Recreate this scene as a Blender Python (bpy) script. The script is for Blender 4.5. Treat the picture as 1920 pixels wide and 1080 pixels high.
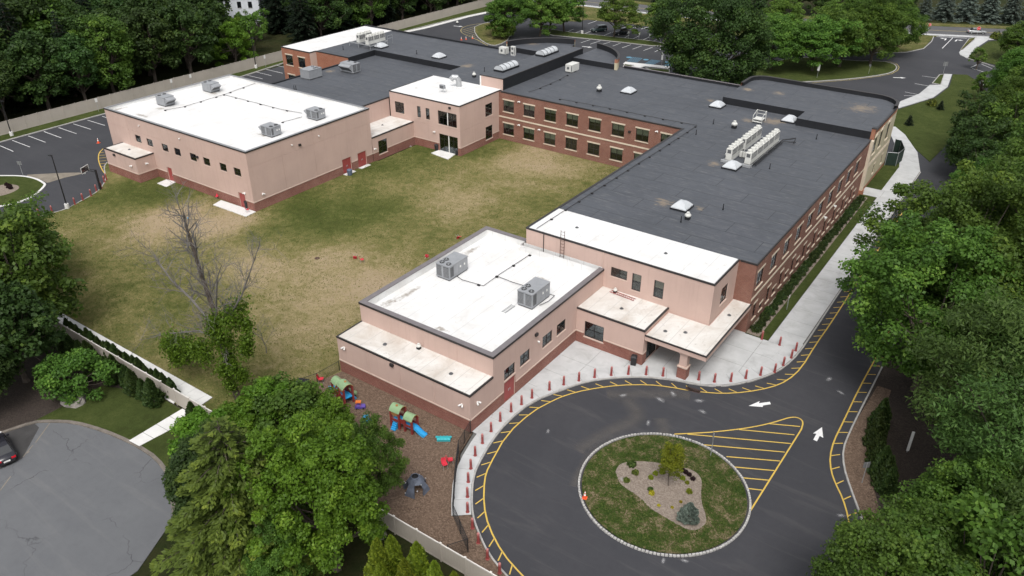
import bpy, math, random
import numpy as np
from math import sin, cos, pi, radians, sqrt, atan2, hypot
for o in list(bpy.data.objects): bpy.data.objects.remove(o)
scene = bpy.context.scene
COL = scene.collection

# ---------------------------------------------------------------- camera, sky, sun, exposure
cam_d = bpy.data.cameras.new('camera'); cam = bpy.data.objects.new('camera', cam_d); COL.objects.link(cam)
cam_d.sensor_width = 36.0; cam_d.lens = 28.031; cam_d.clip_start = 0.5; cam_d.clip_end = 3000
from mathutils import Matrix
cam.matrix_world = Matrix.Translation((0, 0, 49.4)) @ Matrix.Rotation(radians(34.96), 4, 'Z') @ Matrix.Rotation(radians(90 - 30.08), 4, 'X') @ Matrix.Rotation(radians(0.14), 4, 'Z')
scene.camera = cam
world = bpy.data.worlds.new('World'); scene.world = world; world.use_nodes = True
wn = world.node_tree; wn.nodes.clear()
sky = wn.nodes.new('ShaderNodeTexSky'); sky.sky_type = 'NISHITA'; sky.sun_disc = False
SUN_EL, SUN_AZ = 58.0, 150.0          # azimuth from +Y towards +X
sky.sun_elevation = radians(SUN_EL); sky.sun_rotation = radians(SUN_AZ)
sky.air_density = 1.2; sky.dust_density = 5.0; sky.ozone_density = 0.6
hs = wn.nodes.new('ShaderNodeHueSaturation'); hs.inputs['Saturation'].default_value = 0.22
bg = wn.nodes.new('ShaderNodeBackground'); bg.inputs['Strength'].default_value = 0.15
wo = wn.nodes.new('ShaderNodeOutputWorld')
wn.links.new(sky.outputs[0], hs.inputs['Color']); wn.links.new(hs.outputs[0], bg.inputs['Color']); wn.links.new(bg.outputs[0], wo.inputs['Surface'])
sun_d = bpy.data.lights.new('sun', 'SUN'); sun_d.energy = 1.1; sun_d.angle = radians(24); sun_d.color = (1.0, 0.975, 0.94)
sun = bpy.data.objects.new('sun', sun_d); COL.objects.link(sun)
sun.rotation_euler = (radians(90 - SUN_EL), 0, radians(180 - SUN_AZ)); sun.location = (20, -20, 120)
vs = scene.view_settings; vs.view_transform = 'Standard'; vs.look = 'None'; vs.gamma = 1; vs.use_curve_mapping = False
vs.exposure = 0.38
scene.render.engine = 'CYCLES'
scene.cycles.max_bounces = 6; scene.cycles.transparent_max_bounces = 8

# ---------------------------------------------------------------- materials
MATS = {}
def new_mat(name):
    m = bpy.data.materials.new(name); m.use_nodes = True; MATS[name] = m
    nt = m.node_tree; nt.nodes.clear()
    out = nt.nodes.new('ShaderNodeOutputMaterial'); b = nt.nodes.new('ShaderNodeBsdfPrincipled')
    nt.links.new(b.outputs[0], out.inputs['Surface'])
    return m, nt, b
def nd(nt, typ, **kw):
    n = nt.nodes.new('ShaderNode' + typ)
    for k, v in kw.items():
        if k.startswith('_'): setattr(n, k[1:], v)
        else:
            key = int(k[1:]) if k[0] == 'i' and k[1:].isdigit() else k.replace('__', ' ')
            s = n.inputs[key]
            if hasattr(v, 'is_output') or isinstance(v, bpy.types.NodeSocket): nt.links.new(v, s)
            else: s.default_value = v
    return n
def c4(c): return (c[0], c[1], c[2], 1.0)
def mixc(nt, f, a, b, blend='MIX'):
    n = nt.nodes.new('ShaderNodeMix'); n.data_type = 'RGBA'; n.blend_type = blend
    for s, v in ((n.inputs[0], f), (n.inputs[6], a), (n.inputs[7], b)):
        if isinstance(v, bpy.types.NodeSocket): nt.links.new(v, s)
        else: s.default_value = v if not isinstance(v, tuple) else c4(v)
    return n.outputs[2]
def ramp(nt, f, stops):
    r = nt.nodes.new('ShaderNodeValToRGB'); el = r.color_ramp.elements
    while len(el) < len(stops): el.new(0.5)
    for e, (p, c) in zip(el, stops): e.position = p; e.color = c4(c) if isinstance(c, tuple) else (c, c, c, 1)
    nt.links.new(f, r.inputs[0]); return r.outputs[0]
def mth(nt, op, a, b=None, c=None):
    n = nt.nodes.new('ShaderNodeMath'); n.operation = op
    for i, v in enumerate((a, b, c)):
        if v is None: continue
        if isinstance(v, bpy.types.NodeSocket): nt.links.new(v, n.inputs[i])
        else: n.inputs[i].default_value = v
    return n.outputs[0]
def pos(nt): return nt.nodes.new('ShaderNodeNewGeometry').outputs['Position']
def noise(nt, vec, scale, detail=4, rough=0.6, dist=0.0):
    n = nd(nt, 'TexNoise', Vector=vec, Scale=scale, Detail=detail, Roughness=rough, Distortion=dist); return n.outputs['Fac']
def bump(nt, b, h, strength=0.3, dist=0.05):
    n = nd(nt, 'Bump', Height=h, Strength=strength, Distance=dist); nt.links.new(n.outputs[0], b.inputs['Normal'])
def M(name, col, rough=0.7, var=0.12, scale=1.5, fine=25, metal=0.0, spec=0.4, bmp=0.0, dirt=None, dirt_amt=0.0):
    """plain surface with broad and fine colour variation, optional dirt"""
    m, nt, b = new_mat(name); P = pos(nt)
    f = mth(nt, 'ADD', mth(nt, 'MULTIPLY', noise(nt, P, scale, 4), 0.6), mth(nt, 'MULTIPLY', noise(nt, P, fine, 3), 0.4))
    c = ramp(nt, f, [(0.3, tuple(max(0, x*(1-var*1.6)) for x in col)), (0.7, tuple(min(1, x*(1+var*1.2)) for x in col))])
    if dirt:
        d = ramp(nt, noise(nt, P, scale*0.7, 6, 0.7, 0.6), [(0.5, 0.0), (0.72, dirt_amt)])
        c = mixc(nt, d, c, dirt)
    nt.links.new(c, b.inputs['Base Color']); b.inputs['Roughness'].default_value = rough
    b.inputs['Metallic'].default_value = metal; b.inputs['Specular IOR Level'].default_value = spec
    if bmp: bump(nt, b, noise(nt, P, fine, 4), bmp)
    return m

def mat_asphalt(name, a, b_, scale, streak, dust, rough=0.85):
    m, nt, b = new_mat(name); P = pos(nt)
    n1 = noise(nt, P, 0.12*scale, 5, 0.6, 0.3); n2 = noise(nt, P, 60, 2, 0.7); n3 = noise(nt, P, 1.4, 5, 0.65)
    mp = nd(nt, 'Mapping', Vector=P, Rotation=(0, 0, 0.6), Scale=(0.1, 0.9, 1)).outputs[0]
    n4 = noise(nt, mp, 1.0, 5, 0.65, 0.8)
    c = mixc(nt, ramp(nt, n1, [(0.35, 0.0), (0.7, 1.0)]), a, b_)
    c = mixc(nt, ramp(nt, n3, [(0.45, 0.0), (0.8, 0.35)]), c, tuple(x*0.72 for x in a))
    c = mixc(nt, ramp(nt, n4, [(0.54, 0.0), (0.8, streak)]), c, dust)
    c = mixc(nt, ramp(nt, n2, [(0.35, 0.0), (0.75, 0.4)]), c, tuple(min(1, x*1.9) for x in b_))
    nt.links.new(c, b.inputs['Base Color']); b.inputs['Roughness'].default_value = rough; b.inputs['Specular IOR Level'].default_value = 0.3
    bump(nt, b, n2, 0.35, 0.02)
    return m
mat_asphalt('asphalt', (0.03, 0.031, 0.036), (0.043, 0.043, 0.048), 1, 0.34, (0.115, 0.108, 0.102))
mat_asphalt('asphalt_lot', (0.032, 0.033, 0.038), (0.044, 0.045, 0.05), 1, 0.22, (0.1, 0.097, 0.092))
mat_asphalt('asphalt_road', (0.07, 0.07, 0.073), (0.09, 0.09, 0.092), 1, 0.3, (0.13, 0.13, 0.13))
def mat_old_asphalt():
    m = mat_asphalt('asphalt_old', (0.088, 0.091, 0.098), (0.112, 0.115, 0.121), 1.2, 0.4, (0.17, 0.165, 0.16))
    nt = m.node_tree; b = [n for n in nt.nodes if n.type == 'BSDF_PRINCIPLED'][0]
    src = b.inputs['Base Color'].links[0].from_socket; P = pos(nt)
    w = nd(nt, 'VectorMath', _operation='ADD', i0=P, i1=nd(nt, 'VectorMath', _operation='SCALE', i0=nd(nt, 'TexNoise', Vector=P, Scale=0.7, Detail=5).outputs['Color'], Scale=2.2).outputs[0]).outputs[0]
    v = nd(nt, 'TexVoronoi', Vector=w, Scale=0.13, _feature='DISTANCE_TO_EDGE')
    k = mth(nt, 'MULTIPLY', ramp(nt, v.outputs['Distance'], [(0.002, 0.65), (0.007, 0.0)]), ramp(nt, noise(nt, P, 0.25, 2), [(0.45, 0.0), (0.6, 1.0)]))
    c = mixc(nt, k, src, (0.025, 0.025, 0.027))
    nt.links.new(c, b.inputs['Base Color'])
mat_old_asphalt()

def mat_lawn(name, green, mid, tan, soil, attr=True, base=0.4, amp=(.8, .8, 1.0, .5)):
    """patchy grass: 'dry' attribute (0 lush .. 1 straw) broken up by noise"""
    m, nt, b = new_mat(name); P = pos(nt)
    n1 = noise(nt, P, 0.16, 5, 0.6, 0.5); n2 = noise(nt, P, 0.9, 5, 0.65, 0.4); n3 = noise(nt, P, 5.5, 6, 0.85); n4 = noise(nt, P, 28, 3, 0.8)
    if attr:
        a = nd(nt, 'Attribute', _attribute_name='dry').outputs['Fac']
    else:
        a = nd(nt, 'Value').outputs[0]; a.default_value = base
    f = mth(nt, 'ADD', a, mth(nt, 'MULTIPLY', mth(nt, 'SUBTRACT', n1, 0.5), amp[0]))
    f = mth(nt, 'ADD', f, mth(nt, 'MULTIPLY', mth(nt, 'SUBTRACT', n2, 0.5), amp[1]))
    f = mth(nt, 'ADD', f, mth(nt, 'MULTIPLY', mth(nt, 'SUBTRACT', n3, 0.5), amp[2]))
    f = mth(nt, 'ADD', f, mth(nt, 'MULTIPLY', mth(nt, 'SUBTRACT', n4, 0.5), amp[3]))
    c = ramp(nt, f, [(0.0, tuple(x*0.72 for x in green)), (0.22, green), (0.52, mid), (0.8, tan), (1.0, soil)])
    c = mixc(nt, ramp(nt, n4, [(0.3, 0.75), (0.62, 0.0)]), c, mixc(nt, 0.5, c, (0.02, 0.025, 0.008)))
    nt.links.new(c, b.inputs['Base Color']); b.inputs['Roughness'].default_value = 0.95; b.inputs['Specular IOR Level'].default_value = 0.1
    bump(nt, b, mth(nt, 'ADD', n4, mth(nt, 'MULTIPLY', n3, 0.8)), 0.8, 0.12)
    return m
mat_lawn('lawn', (0.098, 0.114, 0.03), (0.22, 0.196, 0.078), (0.37, 0.295, 0.17), (0.41, 0.32, 0.21))
mat_lawn('lawn_island', (0.04, 0.075, 0.014), (0.065, 0.085, 0.022), (0.22, 0.17, 0.1), (0.28, 0.22, 0.15), False, 0.5, (.5, 2.2, 2.6, 1.2))
mat_lawn('lawn_green', (0.058, 0.078, 0.02), (0.09, 0.105, 0.032), (0.17, 0.155, 0.07), (0.2, 0.16, 0.1), False, 0.2)
mat_lawn('lawn_verge', (0.05, 0.075, 0.016), (0.12, 0.12, 0.04), (0.23, 0.18, 0.095), (0.26, 0.2, 0.13), False, 0.5)
mat_lawn('wood_floor', (0.02, 0.03, 0.008), (0.035, 0.035, 0.014), (0.06, 0.045, 0.025), (0.08, 0.06, 0.035), False, 0.4)

def mat_mulch(name, a, b_, c_):
    m, nt, b = new_mat(name); P = pos(nt)
    v = nd(nt, 'TexVoronoi', Vector=P, Scale=9.0); n1 = noise(nt, P, 0.5, 5, 0.65); n2 = noise(nt, P, 30, 3, 0.7)
    r = nd(nt, 'SeparateColor', Color=v.outputs['Color']).outputs[0]
    c = ramp(nt, r, [(0.0, a), (0.55, b_), (1.0, c_)])
    c = mixc(nt, ramp(nt, n1, [(0.35, 0.0), (0.7, 0.6)]), c, b_)
    c = mixc(nt, ramp(nt, n2, [(0.3, 0.6), (0.6, 0.0)]), c, tuple(x*0.4 for x in a))
    nt.links.new(c, b.inputs['Base Color']); b.inputs['Roughness'].default_value = 0.95
    bump(nt, b, v.outputs['Distance'], 0.6, 0.05)
mat_mulch('mulch', (0.075, 0.045, 0.03), (0.15, 0.1, 0.068), (0.22, 0.155, 0.11))
mat_mulch('bed_mulch', (0.16, 0.125, 0.1), (0.24, 0.195, 0.16), (0.32, 0.27, 0.22))
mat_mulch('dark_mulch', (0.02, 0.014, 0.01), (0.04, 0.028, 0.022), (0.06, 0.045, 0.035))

def mat_roof(name, col, stains):
    m, nt, b = new_mat(name); P = pos(nt)
    sx = nd(nt, 'SeparateXYZ', Vector=P)
    n1 = noise(nt, P, 0.1, 5, 0.6, 0.4); n2 = noise(nt, P, 1.2, 6, 0.7); n3 = noise(nt, P, 30, 2)
    mp = nd(nt, 'Mapping', Vector=P, Scale=(0.55, 3.2, 1)).outputs[0]; n4 = noise(nt, mp, 1.0, 6, 0.75, 0.5)
    c = mixc(nt, ramp(nt, n1, [(0.35, 0.0), (0.65, 1.0)]), tuple(x*0.88 for x in col), tuple(x*1.15 for x in col))
    c = mixc(nt, ramp(nt, n2, [(0.4, 0.0), (0.75, 0.5)]), c, tuple(x*1.45 for x in col))
    c = mixc(nt, ramp(nt, n4, [(0.52, 0.0), (0.72, 0.7)]), c, (0.15, 0.149, 0.148))
    def seam(s, period, off, w):
        fr = mth(nt, 'FRACT', mth(nt, 'DIVIDE', mth(nt, 'ADD', s, off), period))
        return mth(nt, 'LESS_THAN', mth(nt, 'ABSOLUTE', mth(nt, 'SUBTRACT', fr, 0.5)), w/period)
    row = mth(nt, 'FLOOR', mth(nt, 'DIVIDE', sx.outputs[1], 3.05))
    stag = mth(nt, 'MULTIPLY', mth(nt, 'FRACT', mth(nt, 'MULTIPLY', row, 0.381)), 12.0)
    s1 = seam(sx.outputs[1], 3.05, 1.525, 0.045); s2 = seam(mth(nt, 'ADD', sx.outputs[0], stag), 12.0, 6.0, 0.045)
    sm = mth(nt, 'MULTIPLY', mth(nt, 'MAXIMUM', s1, s2), ramp(nt, n2, [(0.3, 0.45), (0.6, 0.9)]))
    c = mixc(nt, sm, c, tuple(x*0.42 for x in col))
    for (x, y, r) in stains:            # dried silt left by puddles
        d = nd(nt, 'VectorMath', _operation='DISTANCE', i0=nd(nt, 'CombineXYZ', X=sx.outputs[0], Y=sx.outputs[1]).outputs[0], i1=(x, y, 0)).outputs['Value']
        k = mth(nt, 'ADD', mth(nt, 'DIVIDE', d, r), mth(nt, 'MULTIPLY', mth(nt, 'SUBTRACT', mth(nt, 'ADD', mth(nt, 'MULTIPLY', n4, .6), mth(nt, 'MULTIPLY', n2, .4)), 0.5), 7.0))
        c = mixc(nt, ramp(nt, k, [(0.2, 0.75), (0.85, 0.0)]), c, (0.22, 0.175, 0.125))
    nt.links.new(c, b.inputs['Base Color'])
    nt.links.new(ramp(nt, n1, [(0.3, 0.5), (0.7, 0.72)]), b.inputs['Roughness']); b.inputs['Specular IOR Level'].default_value = 0.45
    bump(nt, b, mth(nt, 'ADD', mth(nt, 'MULTIPLY', sm, 0.5), mth(nt, 'MULTIPLY', n3, 0.25)), 0.3, 0.03)
ST = [(-36.96, 85.71)+(1.3,), (-32.48, 86.59)+(0.7,), (-36.93, 102.13)+(1.1,), (-36.56, 124.94)+(2.0,), (-26.03, 136.24)+(2.6,), (-39.96, 136.71)+(1.2,), (-45.08, 135.67)+(1.1,), (-97.09, 123.49)+(1.5,), (-45.31, 135.84)+(1.0,), (-94.77, 142.5)+(1.6,), (-49.11, 129.64)+(0.9,), (-119.14, 108.05)+(1.2,), (-39.97, 122.96)+(1.2,)]
mat_roof('roof_black', (0.057, 0.062, 0.072), ST)
M('membrane', (0.012, 0.013, 0.016), 0.6, 0.2, 1.0, 14)
def mat_white_roof(name, col, dirt, amt, seamd, stains=()):
    m, nt, b = new_mat(name); P = pos(nt); sx = nd(nt, 'SeparateXYZ', Vector=P)
    n1 = noise(nt, P, 0.22, 6, 0.7, 0.8); n2 = noise(nt, P, 2.2, 6, 0.75); n3 = noise(nt, P, 14, 4)
    mp = nd(nt, 'Mapping', Vector=P, Scale=(1.6, 0.35, 1)).outputs[0]; n4 = noise(nt, mp, 1.0, 6, 0.75, 0.6)
    c = mixc(nt, ramp(nt, n1, [(0.42, 0.0), (0.7, amt)]), col, dirt)
    c = mixc(nt, ramp(nt, n4, [(0.58, 0.0), (0.78, amt)]), c, tuple(x*0.8 for x in dirt))
    c = mixc(nt, ramp(nt, n2, [(0.6, 0.0), (0.74, amt*1.2)]), c, tuple(x*0.55 for x in dirt))
    fr = mth(nt, 'FRACT', mth(nt, 'DIVIDE', sx.outputs[0], 1.9)); s1 = mth(nt, 'LESS_THAN', mth(nt, 'ABSOLUTE', mth(nt, 'SUBTRACT', fr, 0.5)), 0.016)
    c = mixc(nt, mth(nt, 'MULTIPLY', s1, seamd), c, tuple(x*0.7 for x in col))
    for (x, y, rx, ry) in stains:       # silt and algae where water stands
        q = nd(nt, 'VectorMath', _operation='SUBTRACT', i0=P, i1=(x, y, 0)).outputs[0]
        d = nd(nt, 'VectorMath', _operation='LENGTH', i0=nd(nt, 'Mapping', Vector=q, Scale=(1/rx, 1/ry, 0)).outputs[0]).outputs['Value']
        k = mth(nt, 'ADD', d, mth(nt, 'MULTIPLY', mth(nt, 'SUBTRACT', mth(nt, 'ADD', mth(nt, 'MULTIPLY', n4, .4), mth(nt, 'MULTIPLY', n2, .6)), 0.5), 5.0))
        c = mixc(nt, ramp(nt, k, [(0.15, 0.75), (0.9, 0.0)]), c, (0.2, 0.165, 0.125))
    nt.links.new(c, b.inputs['Base Color']); b.inputs['Roughness'].default_value = 0.6; bump(nt, b, mth(nt, 'ADD', n3, s1), 0.15, 0.02)
WS = [(-52.17, 66.13)+(.5, 2.2), (-51.52, 54.59)+(.5, 2.4), (-52.01, 51.74)+(.5, 1.6), (-44.26, 50.88)+(1.1, .4), (-41.68, 65.13)+(.9, .5), (-52.02, 64.57)+(.7, .6), (-126.89, 67.88)+(.6, 2.5), (-120.62, 68.33)+(2.2, .5), (-121.6, 72.23)+(1.0, .8), (-121.65, 82.77)+(1.2, .6), (-97.29, 73.36)+(1.6, .5), (-41.35, 63.91)+(.6, 1.0), (-94.94, 105.72)+(.5, .5)]
mat_white_roof('roof_white', (0.68, 0.68, 0.675), (0.44, 0.415, 0.38), 0.45, 0.85, WS)
mat_white_roof('roof_cream', (0.62, 0.605, 0.575), (0.4, 0.34, 0.28), 0.75, 0.9)
M('white_trim', (0.7, 0.69, 0.67), 0.6, 0.05)
M('coping_dark', (0.03, 0.027, 0.027), 0.5, 0.15)
M('coping_grey', (0.16, 0.145, 0.15), 0.5, 0.12)
M('coping_pale', (0.2, 0.205, 0.215), 0.45, 0.1)
def mat_stucco(name, col):
    m, nt, b = new_mat(name); P = pos(nt)
    sx = nd(nt, 'SeparateXYZ', Vector=P)
    n1 = noise(nt, P, 0.25, 5, 0.6); n2 = noise(nt, P, 30, 3, 0.7)
    mp = nd(nt, 'Mapping', Vector=P, Scale=(2.6, 2.6, 0.16)).outputs[0]; n3 = noise(nt, mp, 1.0, 5, 0.7)
    c = mixc(nt, ramp(nt, n1, [(0.3, 0.0), (0.7, 1.0)]), tuple(x*0.93 for x in col), tuple(min(1, x*1.06) for x in col))
    c = mixc(nt, ramp(nt, n3, [(0.52, 0.0), (0.8, 0.4)]), c, tuple(x*0.72 for x in col))
    c = mixc(nt, ramp(nt, n2, [(0.35, 0.25), (0.6, 0.0)]), c, tuple(x*0.8 for x in col))
    nt.links.new(c, b.inputs['Base Color']); b.inputs['Roughness'].default_value = 0.9; b.inputs['Specular IOR Level'].default_value = 0.2
    bump(nt, b, n2, 0.25, 0.02)
mat_stucco('stucco', (0.515, 0.375, 0.325)); mat_stucco('stucco_cream', (0.46, 0.41, 0.29)); mat_stucco('stucco_pale', (0.54, 0.42, 0.355))
def mat_brick(name, c1, c2, mortar, bw=0.25, bh=0.085):
    m, nt, b = new_mat(name)
    uv = nd(nt, 'TexCoord').outputs['UV']; P = pos(nt)
    br = nd(nt, 'TexBrick', Vector=uv, Color1=c4(c1), Color2=c4(c2), Mortar=c4(mortar), Scale=1.0)
    br.inputs['Mortar Size'].default_value = 0.011; br.inputs['Brick Width'].default_value = bw; br.inputs['Row Height'].default_value = bh; br.inputs['Bias'].default_value = -0.1
    n1 = noise(nt, P, 0.35, 5, 0.6)
    c = mixc(nt, ramp(nt, n1, [(0.35, 0.0), (0.7, 0.45)]), br.outputs['Color'], tuple(x*0.7 for x in c1))
    nt.links.new(c, b.inputs['Base Color']); b.inputs['Roughness'].default_value = 0.9; b.inputs['Specular IOR Level'].default_value = 0.2
    bump(nt, b, mth(nt, 'SUBTRACT', 1.0, br.outputs['Fac']), 0.5, 0.02)
mat_brick('brick', (0.185, 0.07, 0.05), (0.25, 0.1, 0.07), (0.36, 0.27, 0.22))
mat_brick('brick_base', (0.19, 0.06, 0.045), (0.26, 0.09, 0.065), (0.40, 0.28, 0.235))
mat_brick('brick_orange', (0.3, 0.105, 0.06), (0.36, 0.135, 0.08), (0.4, 0.28, 0.2))
M('limestone', (0.58, 0.5, 0.39), 0.85, 0.08, 2)
M('concrete', (0.455, 0.46, 0.46), 0.88, 0.1, 0.6, 25, dirt=(0.25, 0.245, 0.235), dirt_amt=0.5, bmp=0.1)
M('concrete_white', (0.62, 0.615, 0.6), 0.85, 0.07, 0.6, 25, dirt=(0.4, 0.385, 0.36), dirt_amt=0.4)
M('joint', (0.12, 0.118, 0.112), 0.95, 0.2)
M('kerb_stone', (0.36, 0.35, 0.335), 0.9, 0.2, 2.2, 20, bmp=0.3)
M('granite', (0.4, 0.39, 0.375), 0.9, 0.28, 3.2, 22, bmp=0.4)
def mat_paint(name, col, wear):
    m, nt, b = new_mat(name); P = pos(nt)
    f = ramp(nt, noise(nt, P, 7, 6, 0.8), [(0.52, 0.0), (0.75, wear)])
    c = mixc(nt, f, col, (0.05, 0.05, 0.05)); nt.links.new(c, b.inputs['Base Color']); b.inputs['Roughness'].default_value = 0.75
mat_paint('paint_yellow', (0.56, 0.38, 0.07), 0.6); mat_paint('paint_white', (0.7, 0.7, 0.7), 0.6); mat_paint('paint_blue', (0.1, 0.25, 0.36), 0.6)
mat_paint('paint_yellow_faded', (0.42, 0.34, 0.13), 0.8)
M('frame_dark', (0.018, 0.016, 0.016), 0.4, 0.1)
M('interior', (0.02, 0.02, 0.02), 0.9, 0.4)
M('blind', (0.62, 0.62, 0.52), 0.8, 0.08)
M('blind_tan', (0.5, 0.41, 0.3), 0.8, 0.1)
def mat_glass():
    m, nt, b = new_mat('glass'); out = [n for n in nt.nodes if n.type == 'OUTPUT_MATERIAL'][0]; nt.nodes.remove(b)
    tr = nd(nt, 'BsdfTransparent', Color=(0.74, 0.77, 0.75, 1)); gl = nd(nt, 'BsdfGlossy', Color=(0.9, 0.95, 1, 1), Roughness=0.03)
    fr = nd(nt, 'Fresnel', IOR=1.5); f = mth(nt, 'ADD', mth(nt, 'MULTIPLY', fr.outputs[0], 0.9), 0.02)
    mx = nd(nt, 'MixShader', Fac=f, i1=tr.outputs[0], i2=gl.outputs[0]); nt.links.new(mx.outputs[0], out.inputs['Surface'])
mat_glass()
M('door_red', (0.3, 0.06, 0.055), 0.5, 0.08)
M('bollard_red', (0.27, 0.055, 0.052), 0.5, 0.16, 4, 30)
M('bollard_band', (0.42, 0.17, 0.16), 0.5, 0.1)
M('hvac_grey', (0.29, 0.3, 0.315), 0.5, 0.1, 1.5, 14, metal=0.15)
M('hvac_dark', (0.1, 0.103, 0.108), 0.6, 0.2)
M('hvac_white', (0.56, 0.56, 0.53), 0.5, 0.06)
M('steel', (0.42, 0.43, 0.44), 0.4, 0.12, metal=0.4)
M('skylight_dome', (0.47, 0.49, 0.51), 0.25, 0.05, spec=0.6)
M('black_metal', (0.014, 0.014, 0.015), 0.45, 0.15)
M('black_plastic', (0.02, 0.02, 0.022), 0.5, 0.15)
M('rubber', (0.015, 0.015, 0.015), 0.8, 0.2)
M('fence_vinyl', (0.41, 0.37, 0.325), 0.6, 0.06, 0.5, 10)
M('fence_cap', (0.62, 0.59, 0.55), 0.5, 0.05)
M('red_plastic', (0.52, 0.03, 0.05), 0.45, 0.1)
M('chair_white', (0.75, 0.72, 0.7), 0.5, 0.05)
M('play_green', (0.22, 0.33, 0.18), 0.5, 0.08); M('play_red', (0.22, 0.035, 0.03), 0.5, 0.1); M('play_tan', (0.35, 0.17, 0.06), 0.55, 0.1)
M('play_blue', (0.03, 0.3, 0.6), 0.4, 0.06); M('play_teal', (0.03, 0.36, 0.4), 0.45, 0.06); M('play_slate', (0.1, 0.115, 0.15), 0.6, 0.2, 3, 20, bmp=0.3)
M('play_orange', (0.62, 0.16, 0.03), 0.5, 0.08); M('play_purple', (0.12, 0.08, 0.35), 0.5, 0.08); M('play_yellow', (0.65, 0.5, 0.06), 0.5, 0.08)
M('cone_orange', (0.75, 0.1, 0.03), 0.5, 0.06); M('bin_blue', (0.1, 0.13, 0.19), 0.5, 0.1)
M('sign_grey', (0.22, 0.225, 0.23), 0.4, 0.1, metal=0.3); M('sign_white', (0.72, 0.72, 0.7), 0.5, 0.04); M('sign_red', (0.55, 0.025, 0.03), 0.5, 0.05)
M('green_screen', (0.012, 0.028, 0.02), 0.8, 0.3)
M('car_black', (0.012, 0.014, 0.018), 0.18, 0.1, spec=0.7); M('car_green', (0.02, 0.035, 0.036), 0.2, 0.1, spec=0.7); M('car_silver', (0.45, 0.46, 0.46), 0.25, 0.05, metal=0.5)
M('car_dark', (0.02, 0.02, 0.026), 0.2, 0.1, spec=0.7)
M('car_window', (0.012, 0.014, 0.016), 0.08, 0.1, spec=0.8); M('tail_red', (0.5, 0.01, 0.02), 0.2, 0.1); M('lamp_clear', (0.6, 0.6, 0.58), 0.15, 0.1)
M('siding', (0.68, 0.71, 0.75), 0.7, 0.05); M('shingle', (0.06, 0.06, 0.065), 0.9, 0.2)
M('rock', (0.24, 0.22, 0.2), 0.95, 0.3, 1.8, 9, bmp=0.6)
M('bark', (0.085, 0.068, 0.055), 0.95, 0.3, 2, 12, bmp=0.5); M('bark_pale', (0.15, 0.138, 0.128), 0.95, 0.25, 2, 14, bmp=0.4)
M('rust', (0.09, 0.05, 0.04), 0.9, 0.3)
def mat_leaf(name, dark, light, tip, trans=0.45, tw=0.2):
    m, nt, b = new_mat(name); out = [n for n in nt.nodes if n.type == 'OUTPUT_MATERIAL'][0]
    t = nd(nt, 'Attribute', _attribute_name='tint').outputs['Fac']
    oi = nd(nt, 'ObjectInfo').outputs['Random']
    c = ramp(nt, t, [(0.0, dark), (0.7, light), (1.0, tip)])
    hsv = nd(nt, 'HueSaturation', Color=c)
    nt.links.new(mth(nt, 'ADD', 0.488, mth(nt, 'MULTIPLY', oi, 0.028)), hsv.inputs['Hue'])
    nt.links.new(mth(nt, 'ADD', 1.0 - tw, mth(nt, 'MULTIPLY', oi, 2*tw)), hsv.inputs['Value'])
    c = hsv.outputs[0]
    nt.links.new(c, b.inputs['Base Color']); b.inputs['Roughness'].default_value = 0.55; b.inputs['Specular IOR Level'].default_value = 0.25
    tl = nd(nt, 'BsdfTranslucent', Color=c); mx = nd(nt, 'MixShader', Fac=trans, i1=b.outputs[0], i2=tl.outputs[0])
    nt.links.new(mx.outputs[0], out.inputs['Surface'])
mat_leaf('leaf_maple', (0.046, 0.094, 0.016), (0.1, 0.185, 0.027), (0.19, 0.29, 0.045))
mat_leaf('leaf_dark', (0.025, 0.05, 0.014), (0.056, 0.106, 0.023), (0.115, 0.175, 0.034))
mat_leaf('leaf_bright', (0.06, 0.12, 0.010), (0.125, 0.225, 0.02), (0.23, 0.34, 0.04))
mat_leaf('leaf_locust', (0.055, 0.105, 0.017), (0.12, 0.205, 0.03), (0.19, 0.285, 0.05))
mat_leaf('leaf_willow', (0.044, 0.08, 0.02), (0.085, 0.145, 0.031), (0.13, 0.2, 0.048))
mat_leaf('leaf_hemlock', (0.045, 0.066, 0.016), (0.13, 0.17, 0.03), (0.28, 0.32, 0.05))
mat_leaf('leaf_spruce', (0.010, 0.02, 0.012), (0.022, 0.038, 0.02), (0.04, 0.06, 0.03))
mat_leaf('leaf_bluespruce', (0.1, 0.13, 0.105), (0.2, 0.25, 0.21), (0.32, 0.38, 0.33))
mat_leaf('leaf_arbor', (0.07, 0.11, 0.011), (0.18, 0.235, 0.02), (0.31, 0.36, 0.035))
mat_leaf('leaf_hedge', (0.024, 0.045, 0.014), (0.05, 0.082, 0.02), (0.09, 0.125, 0.03))
mat_leaf('grass_blade', (0.07, 0.115, 0.02), (0.21, 0.195, 0.066), (0.42, 0.34, 0.19), 0.3, 0.0)
mat_leaf('leaf_gold', (0.1, 0.14, 0.01), (0.22, 0.26, 0.02), (0.34, 0.37, 0.035))
mat_leaf('leaf_yellow', (0.3, 0.25, 0.02), (0.45, 0.38, 0.03), (0.5, 0.45, 0.05))
mat_leaf('leaf_purple', (0.015, 0.006, 0.008), (0.035, 0.014, 0.016), (0.06, 0.03, 0.03))
M('chalk', (0.5, 0.5, 0.51), 0.9, 0.2, 6, 40)
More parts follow.
